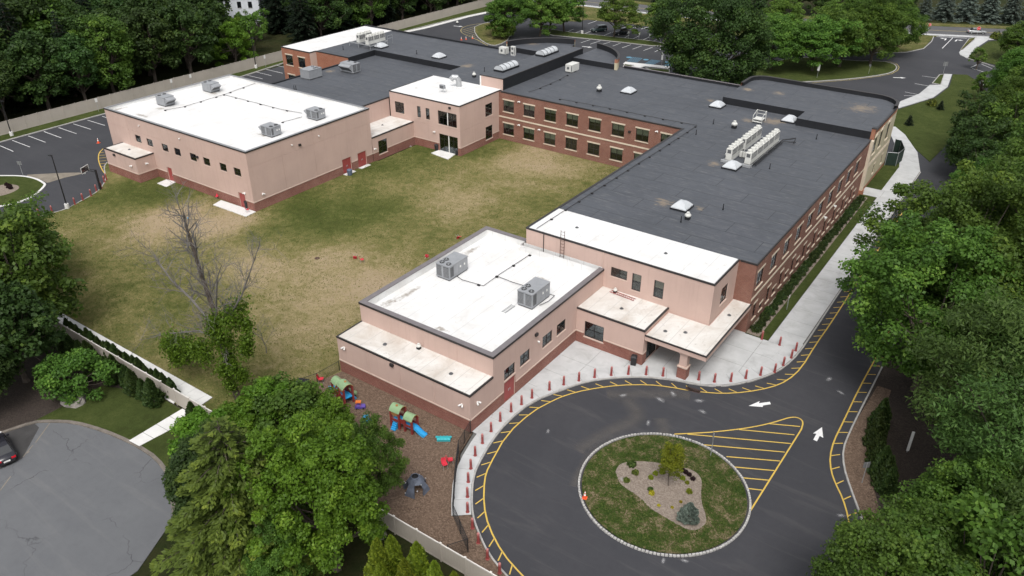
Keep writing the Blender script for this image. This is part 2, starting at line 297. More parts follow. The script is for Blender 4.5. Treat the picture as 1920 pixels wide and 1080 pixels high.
def fade_chalk():
    m = MATS['chalk']; nt = m.node_tree; out = [n for n in nt.nodes if n.type == 'OUTPUT_MATERIAL'][0]; b = [n for n in nt.nodes if n.type == 'BSDF_PRINCIPLED'][0]
    oc = nd(nt, 'TexCoord').outputs['Object']; r = nd(nt, 'VectorMath', _operation='LENGTH', i0=nd(nt, 'Mapping', Vector=oc, Scale=(1.0, 2.0, 1)).outputs[0]).outputs['Value']
    mp = nd(nt, 'Mapping', Vector=pos(nt), Scale=(1.5, 4.5, 1), Rotation=(0, 0, .5)).outputs[0]
    k = mth(nt, 'SUBTRACT', mth(nt, 'MULTIPLY', noise(nt, mp, 1.6, 6, .8), 1.5), r)
    mx = nd(nt, 'MixShader', Fac=ramp(nt, k, [(.2, 0.0), (.75, .5)]), i1=nd(nt, 'BsdfTransparent').outputs[0], i2=b.outputs[0]); nt.links.new(mx.outputs[0], out.inputs['Surface'])
fade_chalk()
M('silt', (0.2, 0.175, 0.14), 0.95, 0.25, 0.8, 12)
M('silt_trail', (0.16, 0.145, 0.13), 0.95, 0.2, 1.5, 20)
def fade_silt():
    m = MATS['silt_trail']; nt = m.node_tree; out = [n for n in nt.nodes if n.type == 'OUTPUT_MATERIAL'][0]; b = [n for n in nt.nodes if n.type == 'BSDF_PRINCIPLED'][0]
    v = nd(nt, 'SeparateXYZ', Vector=nd(nt, 'TexCoord').outputs['UV']).outputs[1]
    edge = mth(nt, 'SUBTRACT', 1.0, mth(nt, 'ABSOLUTE', mth(nt, 'SUBTRACT', mth(nt, 'MULTIPLY', v, 2.0), 1.0)))
    k = mth(nt, 'MULTIPLY', edge, mth(nt, 'ADD', noise(nt, pos(nt), 1.3, 6, .75, .5), noise(nt, pos(nt), 9, 4, .7)))
    mx = nd(nt, 'MixShader', Fac=ramp(nt, k, [(.3, 0.0), (1.1, .3)]), i1=nd(nt, 'BsdfTransparent').outputs[0], i2=b.outputs[0]); nt.links.new(mx.outputs[0], out.inputs['Surface'])
fade_silt()
M('asphalt_patch', (0.05, 0.048, 0.048), 0.9, 0.25, 0.8, 20)
M('kerb_old', (0.16, 0.14, 0.12), 0.95, 0.3, 1.2, 12)

# ---------------------------------------------------------------- mesh helpers
def link(o, parent=None):
    COL.objects.link(o)
    if parent is not None: o.parent = parent
    return o
def tag(o, label=None, cat=None, group=None, kind=None):
    for k, v in (('label', label), ('category', cat), ('group', group), ('kind', kind)):
        if v: o[k] = v
    return o
def empty(name, loc=(0, 0, 0), rz=0.0, label=None, cat=None, group=None, scale=1.0):
    o = bpy.data.objects.new(name, None); o.location = loc; o.rotation_euler = (0, 0, rz); o.scale = (scale,)*3
    o.empty_display_size = 0.3; link(o); return tag(o, label, cat, group)
class MB:
    """collects faces and links them as ONE mesh object"""
    def __init__(s): s.v = []; s.f = []; s.m = []; s.mats = []; s.uv = []; s.sm = []
    def mi(s, mat):
        if mat not in s.mats: s.mats.append(mat)
        return s.mats.index(mat)
    def face(s, pts, mat, uv=None, smooth=False):
        n = len(s.v); s.v += [tuple(p) for p in pts]; s.f.append(list(range(n, n+len(pts)))); s.m.append(s.mi(mat)); s.sm.append(smooth)
        s.uv += uv if uv else [(p[0], p[2]) for p in pts]
    def box(s, x0, x1, y0, y1, z0, z1, mat, skip=''):
        a = [(x0,y0,z0),(x1,y0,z0),(x1,y1,z0),(x0,y1,z0),(x0,y0,z1),(x1,y0,z1),(x1,y1,z1),(x0,y1,z1)]
        for k, idx in (('b',(0,3,2,1)),('t',(4,5,6,7)),('s',(0,1,5,4)),('e',(1,2,6,5)),('n',(2,3,7,6)),('w',(3,0,4,7))):
            if k in skip: continue
            P = [a[i] for i in idx]
            uv = [(p[0], p[1]) for p in P] if k in 'bt' else ([(p[0], p[2]) for p in P] if k in 'sn' else [(p[1], p[2]) for p in P])
            s.face(P, mat, uv)
        return s
    def obox(s, c, half, rz, mat, tilt=0.0):
        """box centred on c, turned about z by rz after tilting about its local x"""
        ca, sa, ct, st = cos(rz), sin(rz), cos(tilt), sin(tilt); P = []
        for dz in (-1, 1):
            for dx, dy in ((-1,-1),(1,-1),(1,1),(-1,1)):
                x, y, z = dx*half[0], dy*half[1], dz*half[2]
                y, z = y*ct - z*st, y*st + z*ct
                P.append((c[0]+x*ca-y*sa, c[1]+x*sa+y*ca, c[2]+z))
        for idx in ((0,3,2,1),(4,5,6,7),(0,1,5,4),(1,2,6,5),(2,3,7,6),(3,0,4,7)): s.face([P[i] for i in idx], mat)
        return s
    def prism(s, poly, z0, z1, mat, side=None, bottom=False):
        n = len(poly); A = sum(poly[i][0]*poly[(i+1)%n][1]-poly[(i+1)%n][0]*poly[i][1] for i in range(n))
        if A < 0: poly = poly[::-1]
        s.face([(x, y, z1) for x, y in poly], mat, [(x, y) for x, y in poly])
        if bottom: s.face([(x, y, z0) for x, y in poly[::-1]], mat)
        L = 0
        for i in range(n):
            a, b = poly[i], poly[(i+1) % n]; d = hypot(b[0]-a[0], b[1]-a[1])
            s.face([(a[0],a[1],z0),(b[0],b[1],z0),(b[0],b[1],z1),(a[0],a[1],z1)], side or mat, [(L,z0),(L+d,z0),(L+d,z1),(L,z1)]); L += d
        return s
    def tube(s, pts, r, mat, n=6, cap=True):
        """tube through pts; r a number or one radius per point"""
        P = [np.array(p, float) for p in pts]; rs = r if hasattr(r, '__len__') else [r]*len(P); rings = []
        for i, p in enumerate(P):
            t = P[min(i+1, len(P)-1)] - P[max(i-1, 0)]; t = t/(np.linalg.norm(t)+1e-9)
            u = np.cross(t, (0, 0, 1)) if abs(t[2]) < 0.95 else np.cross(t, (1, 0, 0)); u /= np.linalg.norm(u); w = np.cross(t, u)
            rings.append([tuple(p + rs[i]*(cos(2*pi*k/n)*u + sin(2*pi*k/n)*w)) for k in range(n)])
        for a, b in zip(rings, rings[1:]):
            for k in range(n): s.face([a[k], b[k], b[(k+1)%n], a[(k+1)%n]], mat, smooth=n > 4)
        if cap: s.face(rings[0], mat); s.face(rings[-1][::-1], mat)
        return s
    def lathe(s, prof, mat, c=(0, 0, 0), n=14, smooth=True, mats=None, capped=True):
        rings = [[(c[0]+r*cos(2*pi*k/n), c[1]+r*sin(2*pi*k/n), c[2]+z) for k in range(n)] for r, z in prof]
        for j, (a, b) in enumerate(zip(rings, rings[1:])):
            for k in range(n): s.face([a[k], a[(k+1)%n], b[(k+1)%n], b[k]], mats[j] if mats else mat, smooth=smooth)
        if capped and prof[-1][0] > 0.001: s.face(rings[-1], mats[-1] if mats else mat)
        return s
    def loft(s, secs, mat, cap=True, smooth=True):
        n = len(secs[0])
        for a, b in zip(secs, secs[1:]):
            for k in range(n): s.face([a[k], b[k], b[(k+1)%n], a[(k+1)%n]], mat, smooth=smooth)
        if cap: s.face(secs[0], mat); s.face(secs[-1][::-1], mat)
        return s
    def mesh(s, name):
        me = bpy.data.meshes.new(name); me.from_pydata(s.v, [], s.f)
        for m in s.mats: me.materials.append(MATS[m])
        me.polygons.foreach_set('material_index', s.m); me.polygons.foreach_set('use_smooth', s.sm)
        ul = me.uv_layers.new(name='UVMap'); ul.data.foreach_set('uv', np.array(s.uv, np.float32).ravel())
        me.update(); return me
    def build(s, name, parent=None, weld=False):
        me = s.mesh(name)
        if weld:
            import bmesh
            bm = bmesh.new(); bm.from_mesh(me); bmesh.ops.remove_doubles(bm, verts=bm.verts, dist=0.0005); bmesh.ops.recalc_face_normals(bm, faces=bm.faces); bm.to_mesh(me); bm.free()
        return link(bpy.data.objects.new(name, me), parent)
def inst(name, me, parent=None, loc=(0, 0, 0), rz=0.0, sc=None):
    o = bpy.data.objects.new(name, me); o.location = loc; o.rotation_euler = (0, 0, rz)
    if sc: o.scale = sc
    return link(o, parent)
def copy_tree(o, parent=None):
    c = o.copy(); COL.objects.link(c); c.parent = parent
    for ch in o.children: copy_tree(ch, c)
    return c
def resample(pts, step):
    out = []; P = [np.array(p, float) for p in pts]; acc = 0.0
    segs = [np.linalg.norm(b-a) for a, b in zip(P, P[1:])]; tot = sum(segs); n = max(1, round(tot/step)); k = 0; base = 0.0
    for i in range(n+1):
        d = tot*i/n
        while k < len(segs)-1 and base+segs[k] < d: base += segs[k]; k += 1
        t = min(1, (d-base)/max(segs[k], 1e-9)); out.append(tuple(P[k]+(P[k+1]-P[k])*t))
    return out
def smooth(pts, it=2):
    for _ in range(it):
        q = [pts[0]]
        for a, b in zip(pts, pts[1:]):
            q += [(a[0]*.75+b[0]*.25, a[1]*.75+b[1]*.25), (a[0]*.25+b[0]*.75, a[1]*.25+b[1]*.75)]
        pts = q + [pts[-1]]
    return pts
def offs(pts, d, closed=False):
    """offset a path to the right of its direction by d"""
    n = len(pts); out = []
    for i in range(n):
        a = pts[i-1] if (i > 0 or closed) else pts[i]; b = pts[i]; c = pts[(i+1) % n] if (i < n-1 or closed) else pts[i]
        ns = []
        for p, q in ((a, b), (b, c)):
            L = hypot(q[0]-p[0], q[1]-p[1])
            if L > 1e-9: ns.append(((q[1]-p[1])/L, -(q[0]-p[0])/L))
        nx = sum(v[0] for v in ns)/len(ns); ny = sum(v[1] for v in ns)/len(ns); l2 = max(nx*nx+ny*ny, 0.25)
        out.append((b[0]+nx*d/l2, b[1]+ny*d/l2))
    return out
def strip(mb, pts, w, z0, z1, mat, closed=False):
    """raised band centred on a path"""
    A = offs(pts, w/2, closed); B = offs(pts, -w/2, closed); n = len(pts); m = n if closed else n-1
    for i in range(m):
        j = (i+1) % n; a, b, c, d = A[i], A[j], B[j], B[i]
        mb.face([(a[0],a[1],z1),(b[0],b[1],z1),(c[0],c[1],z1),(d[0],d[1],z1)], mat)
        if z1-z0 > 0.02:
            mb.face([(a[0],a[1],z0),(b[0],b[1],z0),(b[0],b[1],z1),(a[0],a[1],z1)], mat)
            mb.face([(c[0],c[1],z0),(d[0],d[1],z0),(d[0],d[1],z1),(c[0],c[1],z1)], mat)
    return mb
def clip_cell(poly, x0, x1, y0, y1):
    def cut(P, ins, inter):
        out = []
        for i in range(len(P)):
            a, b = P[i-1], P[i]
            if ins(b):
                if not ins(a): out.append(inter(a, b))
                out.append(b)
            elif ins(a): out.append(inter(a, b))
        return out
    for ax, v, sg in ((0, x0, 1), (0, x1, -1), (1, y0, 1), (1, y1, -1)):
        if not poly: return []
        def it(a, b, ax=ax, v=v):
            t = (v-a[ax])/(b[ax]-a[ax]); return tuple(a[k]+t*(b[k]-a[k]) if k != ax else v for k in (0, 1))
        poly = cut(poly, lambda p: sg*(p[ax]-v) >= 0, it)
    return poly
def area(P): return abs(sum(P[i-1][0]*P[i][1]-P[i][0]*P[i-1][1] for i in range(len(P))))/2
def slabs(poly, dx, dy, z0, z1, mat, parent, gap=0.035, x0=None, y0=None, name='concrete_slab'):
    xs = [p[0] for p in poly]; ys = [p[1] for p in poly]; X = min(xs) if x0 is None else x0; Y0 = min(ys) if y0 is None else y0
    while X < max(xs):
        Y = Y0
        while Y < max(ys):
            c = clip_cell(poly, X+gap/2, X+dx-gap/2, Y+gap/2, Y+dy-gap/2)
            if len(c) >= 3 and area(c) > 0.12: MB().prism(c, z0, z1+random.uniform(0, 0.004), mat).build(name, parent)
            Y += dy
        X += dx
def sheet(name, poly, z, mat, kind='structure', parent=None):
    mb = MB(); mb.prism(poly, z-0.3, z, mat); o = mb.build(name, parent)
    if parent is None: tag(o, kind=kind)
    return o
ORD = ['first', 'second', 'third', 'fourth', 'fifth', 'sixth', 'seventh', 'eighth', 'ninth', 'tenth', 'eleventh', 'twelfth', 'thirteenth', 'fourteenth', 'fifteenth', 'sixteenth', 'seventeenth', 'eighteenth', 'nineteenth', 'twentieth', 'twenty-first', 'twenty-second', 'twenty-third', 'twenty-fourth', 'twenty-fifth', 'twenty-sixth', 'twenty-seventh', 'twenty-eighth', 'twenty-ninth', 'thirtieth', 'thirty-first', 'thirty-second']
random.seed(4); RNG = np.random.default_rng(11)

# ================================================================ THE SETTING
GZ = 0.10
tag(MB().prism([(-1200, -500), (900, -500), (900, 1800), (-1200, 1800)], -0.4, -0.06, 'wood_floor').build('ground'), kind='structure')
FK = [(-24.14, 33.81), (-26.46, 34.71), (-28.5, 36.06), (-29.96, 37.23), (-31.36, 38.95), (-32.48, 40.61)] + [(-33.13, 42.03), (-34.03, 45.23), (-34.55, 48.63), (-34.31, 52.58)] + [(-32.72, 56.28), (-31.59, 58.51), (-29.58, 60.75), (-27.19, 62.64), (-24.1, 64.08), (-22.29, 64.49), (-20.16, 65.51), (-18.08, 67.75), (-16.47, 70.64), (-15.74, 72.81), (-15.32, 76.08), (-15.35, 82.13)] + [(-15.45, 92), (-15.5, 110), (-15.6, 140)]
FK = [(-8.0, 31.2), (-16.0, 32.0), (-20.5, 32.7)] + FK
RK = [(3.0, 24), (2.2, 38), (0.6, 47), (-2.2, 53)] + [(-3.67, 55.74), (-5.29, 58.61), (-6.41, 60.8), (-7.13, 63.15), (-7.28, 66.08)] + [(-7.31, 70), (-7.31, 74.12), (-7.4, 100), (-7.6, 150)]
drive = sheet('asphalt_drive', [(-40, 33), (-21, 32.6), (-12, 30.5), (-9, 24), (4, 24), (4, 172), (-40, 172)], 0.0, 'asphalt')
lot = sheet('parking_lot', [(-154, 20), (-114, 20), (-116, 66), (-124, 66), (-124, 137.5), (-14, 137.5), (-10, 215), (-17, 256), (-60, 240), (-100, 229.5), (-154, 229)], 0.006, 'asphalt_lot')
ROADN = [(-420, 214), (-220, 225), (-132, 230.7), (-109, 231.2), (-80, 236), (-42.5, 247.3), (-17.5, 258), (30, 280), (160, 350)]
ROADN = smooth(ROADN, 2)
far_edge = offs(ROADN, -11.5)
mb = MB()
for i in range(len(ROADN)-1):
    a, b, c, d = ROADN[i], ROADN[i+1], far_edge[i+1], far_edge[i]
    mb.face([(p[0], p[1], 0.012) for p in (a, b, c, d)], 'asphalt_road')
road = tag(mb.build('public_road'), kind='structure')
mb = MB(); strip(mb, offs(ROADN, -5.9), 0.12, 0.014, 0.016, 'paint_yellow_faded'); mb.build('centre_line', road)
mb = MB(); strip(mb, offs(ROADN, -5.55), 0.12, 0.014, 0.016, 'paint_yellow_faded'); mb.build('centre_line', road)
mb = MB(); strip(mb, offs(ROADN, -0.8), 0.12, 0.014, 0.016, 'paint_white'); mb.build('edge_line', road)
rw = tag(strip(MB(), offs(ROADN, 0.9), 1.6, -0.1, 0.13, 'concrete').build('road_sidewalk'), kind='structure')

# --- lawn of the courtyard: a gridded sheet carrying how dry the grass is
def dry_sheet(name, poly, z, mat, blobs, base, cell=0.9):
    xs = [p[0] for p in poly]; ys = [p[1] for p in poly]
    nx = int((max(xs)-min(xs))/cell)+1; ny = int((max(ys)-min(ys))/cell)+1
    mb = MB(); x0, y0 = min(xs), min(ys)
    for i in range(nx):
        for j in range(ny):
            c = clip_cell(poly, x0+i*cell, x0+(i+1)*cell, y0+j*cell, y0+(j+1)*cell)
            if len(c) >= 3 and area(c) > 1e-4: mb.face([(p[0], p[1], z) for p in c], mat)
    o = mb.build(name); me = o.data
    co = np.empty(len(me.vertices)*3, np.float32); me.vertices.foreach_get('co', co); co = co.reshape(-1, 3)
    d = np.full(len(co), base, np.float32)
    for (x, y), r, a in blobs: d += a*np.exp(-(((co[:, 0]-x)**2+(co[:, 1]-y)**2)/(r*r)))
    at = me.attributes.new('dry', 'FLOAT', 'POINT'); at.data.foreach_set('value', np.clip(d, 0, 1.1).astype(np.float32))
    return tag(o, kind='structure')
WK = [(-128.96, 64.96), (-127.63, 63.58), (-124.03, 61.65), (-122.07, 60.57), (-119.15, 57.91), (-118.02, 55.87), (-116.96, 52.79), (-116.19, 50.71)] + [(-116.7, 48), (-117.2, 44), (-119.5, 38), (-124, 30)]
BL = [((-69.59, 105.71), 8, 0.53), ((-70.95, 85.9), 7, 0.38), ((-65.15, 56.81), 7, 0.3), ((-63.9, 48.86), 6, 0.26), ((-99.0, 54.74), 6, 0.50), ((-93.07, 61.07), 5, 0.62), ((-101.84, 59.32), 4, 0.44), ((-62.7, 61.76), 5, 0.38), ((-73.39, 62.95), 5, 0.31), ((-79.1, 55.29), 6, 0.38),
      ((-87.68, 102.29), 5, -0.25), ((-87.13, 69.74), 6, -0.20), ((-91.55, 90.14), 6, -0.22), ((-79.95, 104.54), 4, -0.25), ((-114.14, 60.3), 6, -0.26), ((-108.27, 61.94), 4, -0.19), ((-74.31, 78.8), 6, -0.14), ((-80.72, 74.27), 6, -0.19), ((-84.7, 41.45), 6, -0.09), ((-80.56, 67.79), 5, -0.12), ((-68.39, 100.76), 3, -0.12), ((-86.58, 61.45), 4, -0.14), ((-73.85, 112.1), 3, 0.25), ((-80.09, 112.74), 3, -0.19), ((-56.45, 45.15), 5, 0.1), ((-90.06, 72.37), 4, -0.12)]
lawn_poly = WK + [(-54.4, 32.3), (-54.4, 41.0), (-53.3, 45.5), (-46.8, 60), (-46.7, 113.2), (-92, 113.2), (-92, 92), (-128.5, 67)]
lawn = dry_sheet('lawn', lawn_poly, GZ, 'lawn', BL, 0.41)
tag(strip(MB(), smooth(WK, 1), 0.16, -0.1, GZ+0.04, 'kerb_stone').build('kerb'), kind='structure')
# --- playground chips
sheet('playground_chips', [(-54.4, 32.3), (-21.5, 32.3), (-22.6, 33.2)] + [(x-0.2, y) for x, y in FK[4:7]] + [(-31.0, 36.2), (-35.3, 42.4), (-36.2, 45.6), (-53.3, 45.5), (-54.4, 41.0)], GZ, 'mulch')
tag(strip(MB(), smooth(FK, 1), 0.15, -0.1, 0.125, 'kerb_stone').build('kerb'), kind='structure')
# --- front walk: base sheet, with slabs laid on it
WI0 = 6
walk_poly = FK[WI0:] + [(-18.9, 140), (-18.9, 76.55), (-21.7, 76.55), (-23, 75), (-28, 69.5), (-36.5, 64.0), (-36.5, 45.3), (-36.2, 45.3), (-35.45, 42.45), (-33.4, 39.4), (-31.2, 36.15)]
walk = sheet('front_sidewalk', walk_poly, 0.10, 'joint')
kp = resample(smooth(FK[WI0:-2], 1), 1.75); inn = offs(kp, -0.1); out2 = offs(kp, -1.75)
for i in range(len(kp)-1):
    a, b, c, d = inn[i], inn[i+1], out2[i+1], out2[i]
    if kp[i][1] > 77: break
    q = [a, b, c, d]; cx = sum(p[0] for p in q)/4; cy = sum(p[1] for p in q)/4
    q = [(cx+(p[0]-cx)*0.985, cy+(p[1]-cy)*0.985) for p in q]
    MB().prism(q, 0.08, 0.122+random.uniform(0, .004), 'concrete').build('concrete_slab', walk)
    ilast = i
rest = [p for p in out2[:ilast+2]] + [(-18.9, 76.55), (-21.6, 76.55), (-21.6, 76.7), (-23.6, 76.7), (-23.6, 69.95), (-28.2, 69.95), (-28.2, 64.3), (-36.35, 64.3), (-36.35, 45.3), (-35.45, 42.45), (-33.4, 39.4), (-31.2, 36.15)]
rest = [(x, y) for x, y in rest]
slabs(rest, 3.4, 3.1, 0.08, 0.12, 'concrete', walk, x0=-36.4, y0=45.5)
slabs([(-18.85, 76.6), (-15.55, 76.6), (-15.65, 124.9), (-18.85, 124.9)], 3.4, 2.9, 0.08, 0.12, 'concrete', walk, x0=-18.9, y0=76.6)
slabs([(-21.5, 124.9), (-15.65, 124.9), (-15.7, 128.2), (-21.5, 128.2)], 3.0, 3.3, 0.08, 0.12, 'concrete', walk, x0=-21.5, y0=124.9)
slabs([(-19.0, 128.2), (-15.7, 128.2), (-15.75, 140), (-19.0, 140)], 3.4, 2.95, 0.08, 0.12, 'concrete', walk, x0=-19.1, y0=128.2)
sheet('wall_lawn_strip', [(-21.6, 76.75), (-18.95, 76.75), (-18.95, 124.9), (-21.6, 124.9)], 0.08, 'lawn_green')
sheet('planting_bed', [(-21.5, 76.8), (-20.0, 76.8), (-20.0, 124), (-21.5, 124)], 0.092, 'bed_mulch')
sheet('wall_lawn_strip', [(-21.6, 128.3), (-19.0, 128.3), (-19.0, 146), (-21.6, 146)], 0.08, 'lawn_green')
# --- east side of the drive
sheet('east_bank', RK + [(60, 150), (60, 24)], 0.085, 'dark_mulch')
sheet('chip_strip', RK[2:9] + [(-6.9, 75), (-5.6, 75), (-5.0, 66)] + [(-4.82, 63.91), (-4.12, 61.04), (-2.34, 56.67)] + [(2.6, 47)], 0.095, 'mulch')
tag(strip(MB(), smooth(RK, 1), 0.15, -0.1, 0.125, 'kerb_stone').build('kerb'), kind='structure')
# --- roundabout island: lawn disc, bed and granite setts
ICX, ICY, IR = -18.35, 49.05, 7.25
isl = tag(MB().prism([(ICX+(IR-.25)*cos(a*pi/32), ICY+(IR-.25)*sin(a*pi/32)) for a in range(64)], -0.1, 0.11, 'lawn_island').build('island_lawn'), kind='structure')
bedp = smooth([(-22.74, 48.53), (-22.92, 49.49), (-22.51, 50.17), (-21.75, 50.86), (-20.47, 51.6), (-19.07, 52.09), (-17.47, 52.67), (-16.58, 52.44), (-15.98, 51.81), (-15.54, 50.49), (-14.96, 49.32), (-14.17, 48.34), (-13.76, 47.52), (-13.91, 46.6), (-14.48, 45.98), (-15.7, 45.97), (-16.77, 46.14), (-18.38, 46.33), (-19.64, 47.01), (-20.93, 47.2), (-21.83, 47.49), (-22.74, 48.53)], 2)
MB().prism(bedp, 0.1, 0.135, 'bed_mulch').build('mulch_bed', isl)
n = 150; sett = []
for k in range(5):
    mb = MB(); h = 0.13+0.012*(k % 3); w = 0.131+0.006*(k % 2); r0, r1 = -0.1, 0.1
    b0 = [(-w, r0, -0.1), (w, r0, -0.1), (w, r1, -0.1), (-w, r1, -0.1)]; j = lambda: random.uniform(-.012, .012)
    t0 = [(-w+.02+j(), r0+.02+j(), h+j()), (w-.02+j(), r0+.02+j(), h+j()), (w-.02+j(), r1-.02+j(), h+j()), (-w+.02+j(), r1-.02+j(), h+j())]
    for i in range(4): mb.face([b0[i], b0[(i+1)%4], t0[(i+1)%4], t0[i]], 'granite')
    mb.face(t0, 'granite'); sett.append(mb.mesh('kerb_stone'))
for i in range(n):
    a = 2*pi*i/n; inst('kerb_stone', sett[random.randrange(5)], isl, (ICX+IR*cos(a), ICY+IR*sin(a), random.uniform(-.012, .012)), a-pi/2+random.uniform(-.03, .03))
# --- painted markings on the drive
def paint_poly(name, poly, mat, parent, z=0.004): 
    mb = MB(); A = sum(poly[i-1][0]*poly[i][1]-poly[i][0]*poly[i-1][1] for i in range(len(poly)))
    mb.face([(x, y, z) for x, y in (poly if A > 0 else poly[::-1])], mat); return mb.build(name, parent)
def paint_line(name, pts, w, mat, parent, z=0.004):
    return strip(MB(), pts, w, z-.001, z, mat).build(name, parent)
YL = [(-8, 32.4), (-16, 33.2), (-20, 33.7)] + [(-23.1, 34.54), (-25.65, 35.45), (-28.16, 37.02), (-29.96, 38.76), (-31.68, 41.17)] + [(-32.32, 42.6), (-33.56, 47.23), (-33.47, 51.32), (-32.74, 53.96)] + [(-32.18, 55.41), (-30.94, 57.4), (-28.66, 59.95), (-26.14, 61.83), (-24.23, 62.7), (-22.63, 63.2), (-21.22, 63.77), (-19.4, 64.75), (-17.54, 66.34), (-15.74, 68.54), (-14.74, 70.68), (-14.26, 73.7), (-14.37, 78.88), (-14.27, 84.87)] + [(-14.35, 95), (-14.4, 122)]
YL = smooth(YL, 1)
paint_line('kerbside_line', YL, 0.13, 'paint_yellow', drive)
rp = resample(YL, 1.52); tg = offs(rp, 1.0)
for (p, q) in zip(rp, tg):
    nx, ny = q[0]-p[0], q[1]-p[1]; L = hypot(nx, ny); nx, ny = nx/L, ny/L; c, s = cos(0.74), sin(0.74)
    tx, ty = nx*c-ny*s, nx*s+ny*c
    a = (p[0]-tx*0.98, p[1]-ty*0.98)
    paint_line('hatch_line', [a, (p[0]-tx*.05, p[1]-ty*.05)], 0.1, 'paint_yellow', drive)
YR = [(1.2, 30), (0.9, 38), (-0.6, 46)] + [(-4.51, 55.14), (-5.44, 56.96), (-6.42, 58.34), (-7.19, 59.7), (-7.82, 61.51), (-8.15, 63.93), (-8.19, 67.02), (-8.35, 73.39)] + [(-8.3, 82), (-8.6, 110)]
YR = smooth(YR, 1); paint_line('kerbside_line', YR, 0.13, 'paint_yellow', drive)
rp = resample(YR, 1.85); tg = offs(rp, 1.0)
for (p, q) in zip(rp, tg):
    nx, ny = q[0]-p[0], q[1]-p[1]; L = hypot(nx, ny); nx, ny = nx/L, ny/L; c, s = cos(0.55), sin(0.55)
    tx, ty = nx*c-ny*s, nx*s+ny*c
    paint_line('hatch_line', [(p[0]+tx*.05, p[1]+ty*.05), (p[0]+tx*0.92, p[1]+ty*0.92)], 0.1, 'paint_yellow', drive)
TD = [(-20.69, 56.27), (-18.07, 58.43), (-15.98, 60.44), (-14.55, 62.07), (-13.46, 63.59), (-12.59, 65.04), (-11.91, 65.44), (-11.33, 65.09), (-11.14, 63.85)] + [(-11.26, 64.22), (-11.33, 50.91)]
TD = [(-20.69, 56.27), (-19.5, 57.23)] + smooth([(-18.07, 58.43), (-15.98, 60.44), (-14.55, 62.07), (-13.46, 63.59), (-12.59, 65.04), (-11.91, 65.44), (-11.33, 65.09), (-11.14, 63.85)], 2) + [(-11.33, 50.91)]
paint_line('hatch_outline', TD, 0.13, 'paint_yellow', drive)
for seg in ([(-13.9, 62.9), (-11.37, 64.18)], [(-15.97, 60.4), (-11.42, 62.68)], [(-19.68, 56.98), (-11.29, 61.27)], [(-17.85, 56.45), (-11.37, 59.79)], [(-15.5, 56.15), (-11.34, 58.37)], [(-14.39, 55.27), (-11.33, 56.87)], [(-13.28, 54.38), (-11.32, 55.41)], [(-12.39, 53.42), (-11.36, 53.9)]):
    paint_line('hatch_line', seg, 0.12, 'paint_yellow', drive, 0.003)
paint_poly('arrow_marking', [(-16.51, 64.37), (-15.88, 65.72), (-15.84, 65.35), (-15.03, 66.21), (-14.81, 65.89), (-15.36, 65.28), (-15.33, 64.99)], 'paint_white', drive)
paint_poly('arrow_marking', [(-9.63, 65.28), (-9.08, 63.8), (-9.43, 63.89), (-9.41, 62.97), (-9.76, 63.01), (-9.78, 64.03), (-10.06, 63.88)], 'paint_white', drive)
SCUFF = MB(); SCUFF.face([(cos(i*pi/6)*1.0, sin(i*pi/6)*.5, 0) for i in range(12)], 'chalk'); SCUFF = SCUFF.mesh('chalk_scuff')
for px in ((-27.45, 58.74), (-24.06, 60.26), (-23.45, 61.86), (-20.82, 62.33), (-23.45, 56.35), (-19.86, 60.95), (-11.3, 73.45), (-9.67, 71.81), (-5.01, 54.84), (-14.98, 42.04), (-13.61, 43.0), (-30.63, 49.79)):
    inst('chalk_scuff', SCUFF, drive, (px[0], px[1], 0.0035), random.uniform(0, 3), (random.uniform(.6, 1.1),)*3)    # smeared chalk and paint
def trail(pts, w):
    pts = smooth(pts, 2); A = offs(pts, w/2); B = offs(pts, -w/2); mb = MB()
    for i in range(len(pts)-1): mb.face([(*A[i], .0025), (*A[i+1], .0025), (*B[i+1], .0025), (*B[i], .0025)], 'silt_trail', [(i, 0), (i+1, 0), (i+1, 1), (i, 1)])
    mb.build('silt_trail', drive)
trail([(-26.79, 58.52), (-25.93, 57.78), (-24.78, 57.02), (-24.75, 55.51), (-25.79, 53.29), (-26.51, 50.62), (-26.76, 49.05)], 3.2); trail([(-22.74, 57.69), (-22.03, 56.67), (-21.34, 55.69), (-21.04, 54.47)], 2.6); trail([(-28.82, 57.92), (-26.31, 59.69), (-23.67, 61.83), (-21.87, 62.53)], 3.0); trail([(-24.87, 44.94), (-25.52, 47.22), (-25.62, 49.59), (-25.1, 52.04)], 1.6); trail([(-11.84, 52.29), (-11.35, 50.33), (-11.66, 47.19), (-12.73, 44.71), (-14.35, 43.07)], 1.4); trail([(-19.08, 56.28), (-15.91, 55.86), (-13.09, 54.27)], 1.2)
# storm drain with bars
dr = empty('storm_drain', (-22.05, 63.6, 0.0), 0.13, 'black iron storm drain grate in the asphalt by the canopy column', 'drain')
mb = MB(); mb.box(-.75, .75, -.3, .3, -.05, .004, 'rust'); mb.build('grate_frame', dr)
gbar = MB().box(-.035, .035, -.26, .26, .0, .018, 'black_metal').mesh('grate_bar')
for i in range(10): inst('grate_bar', gbar, dr, (-.65+i*.144, 0, 0.002))

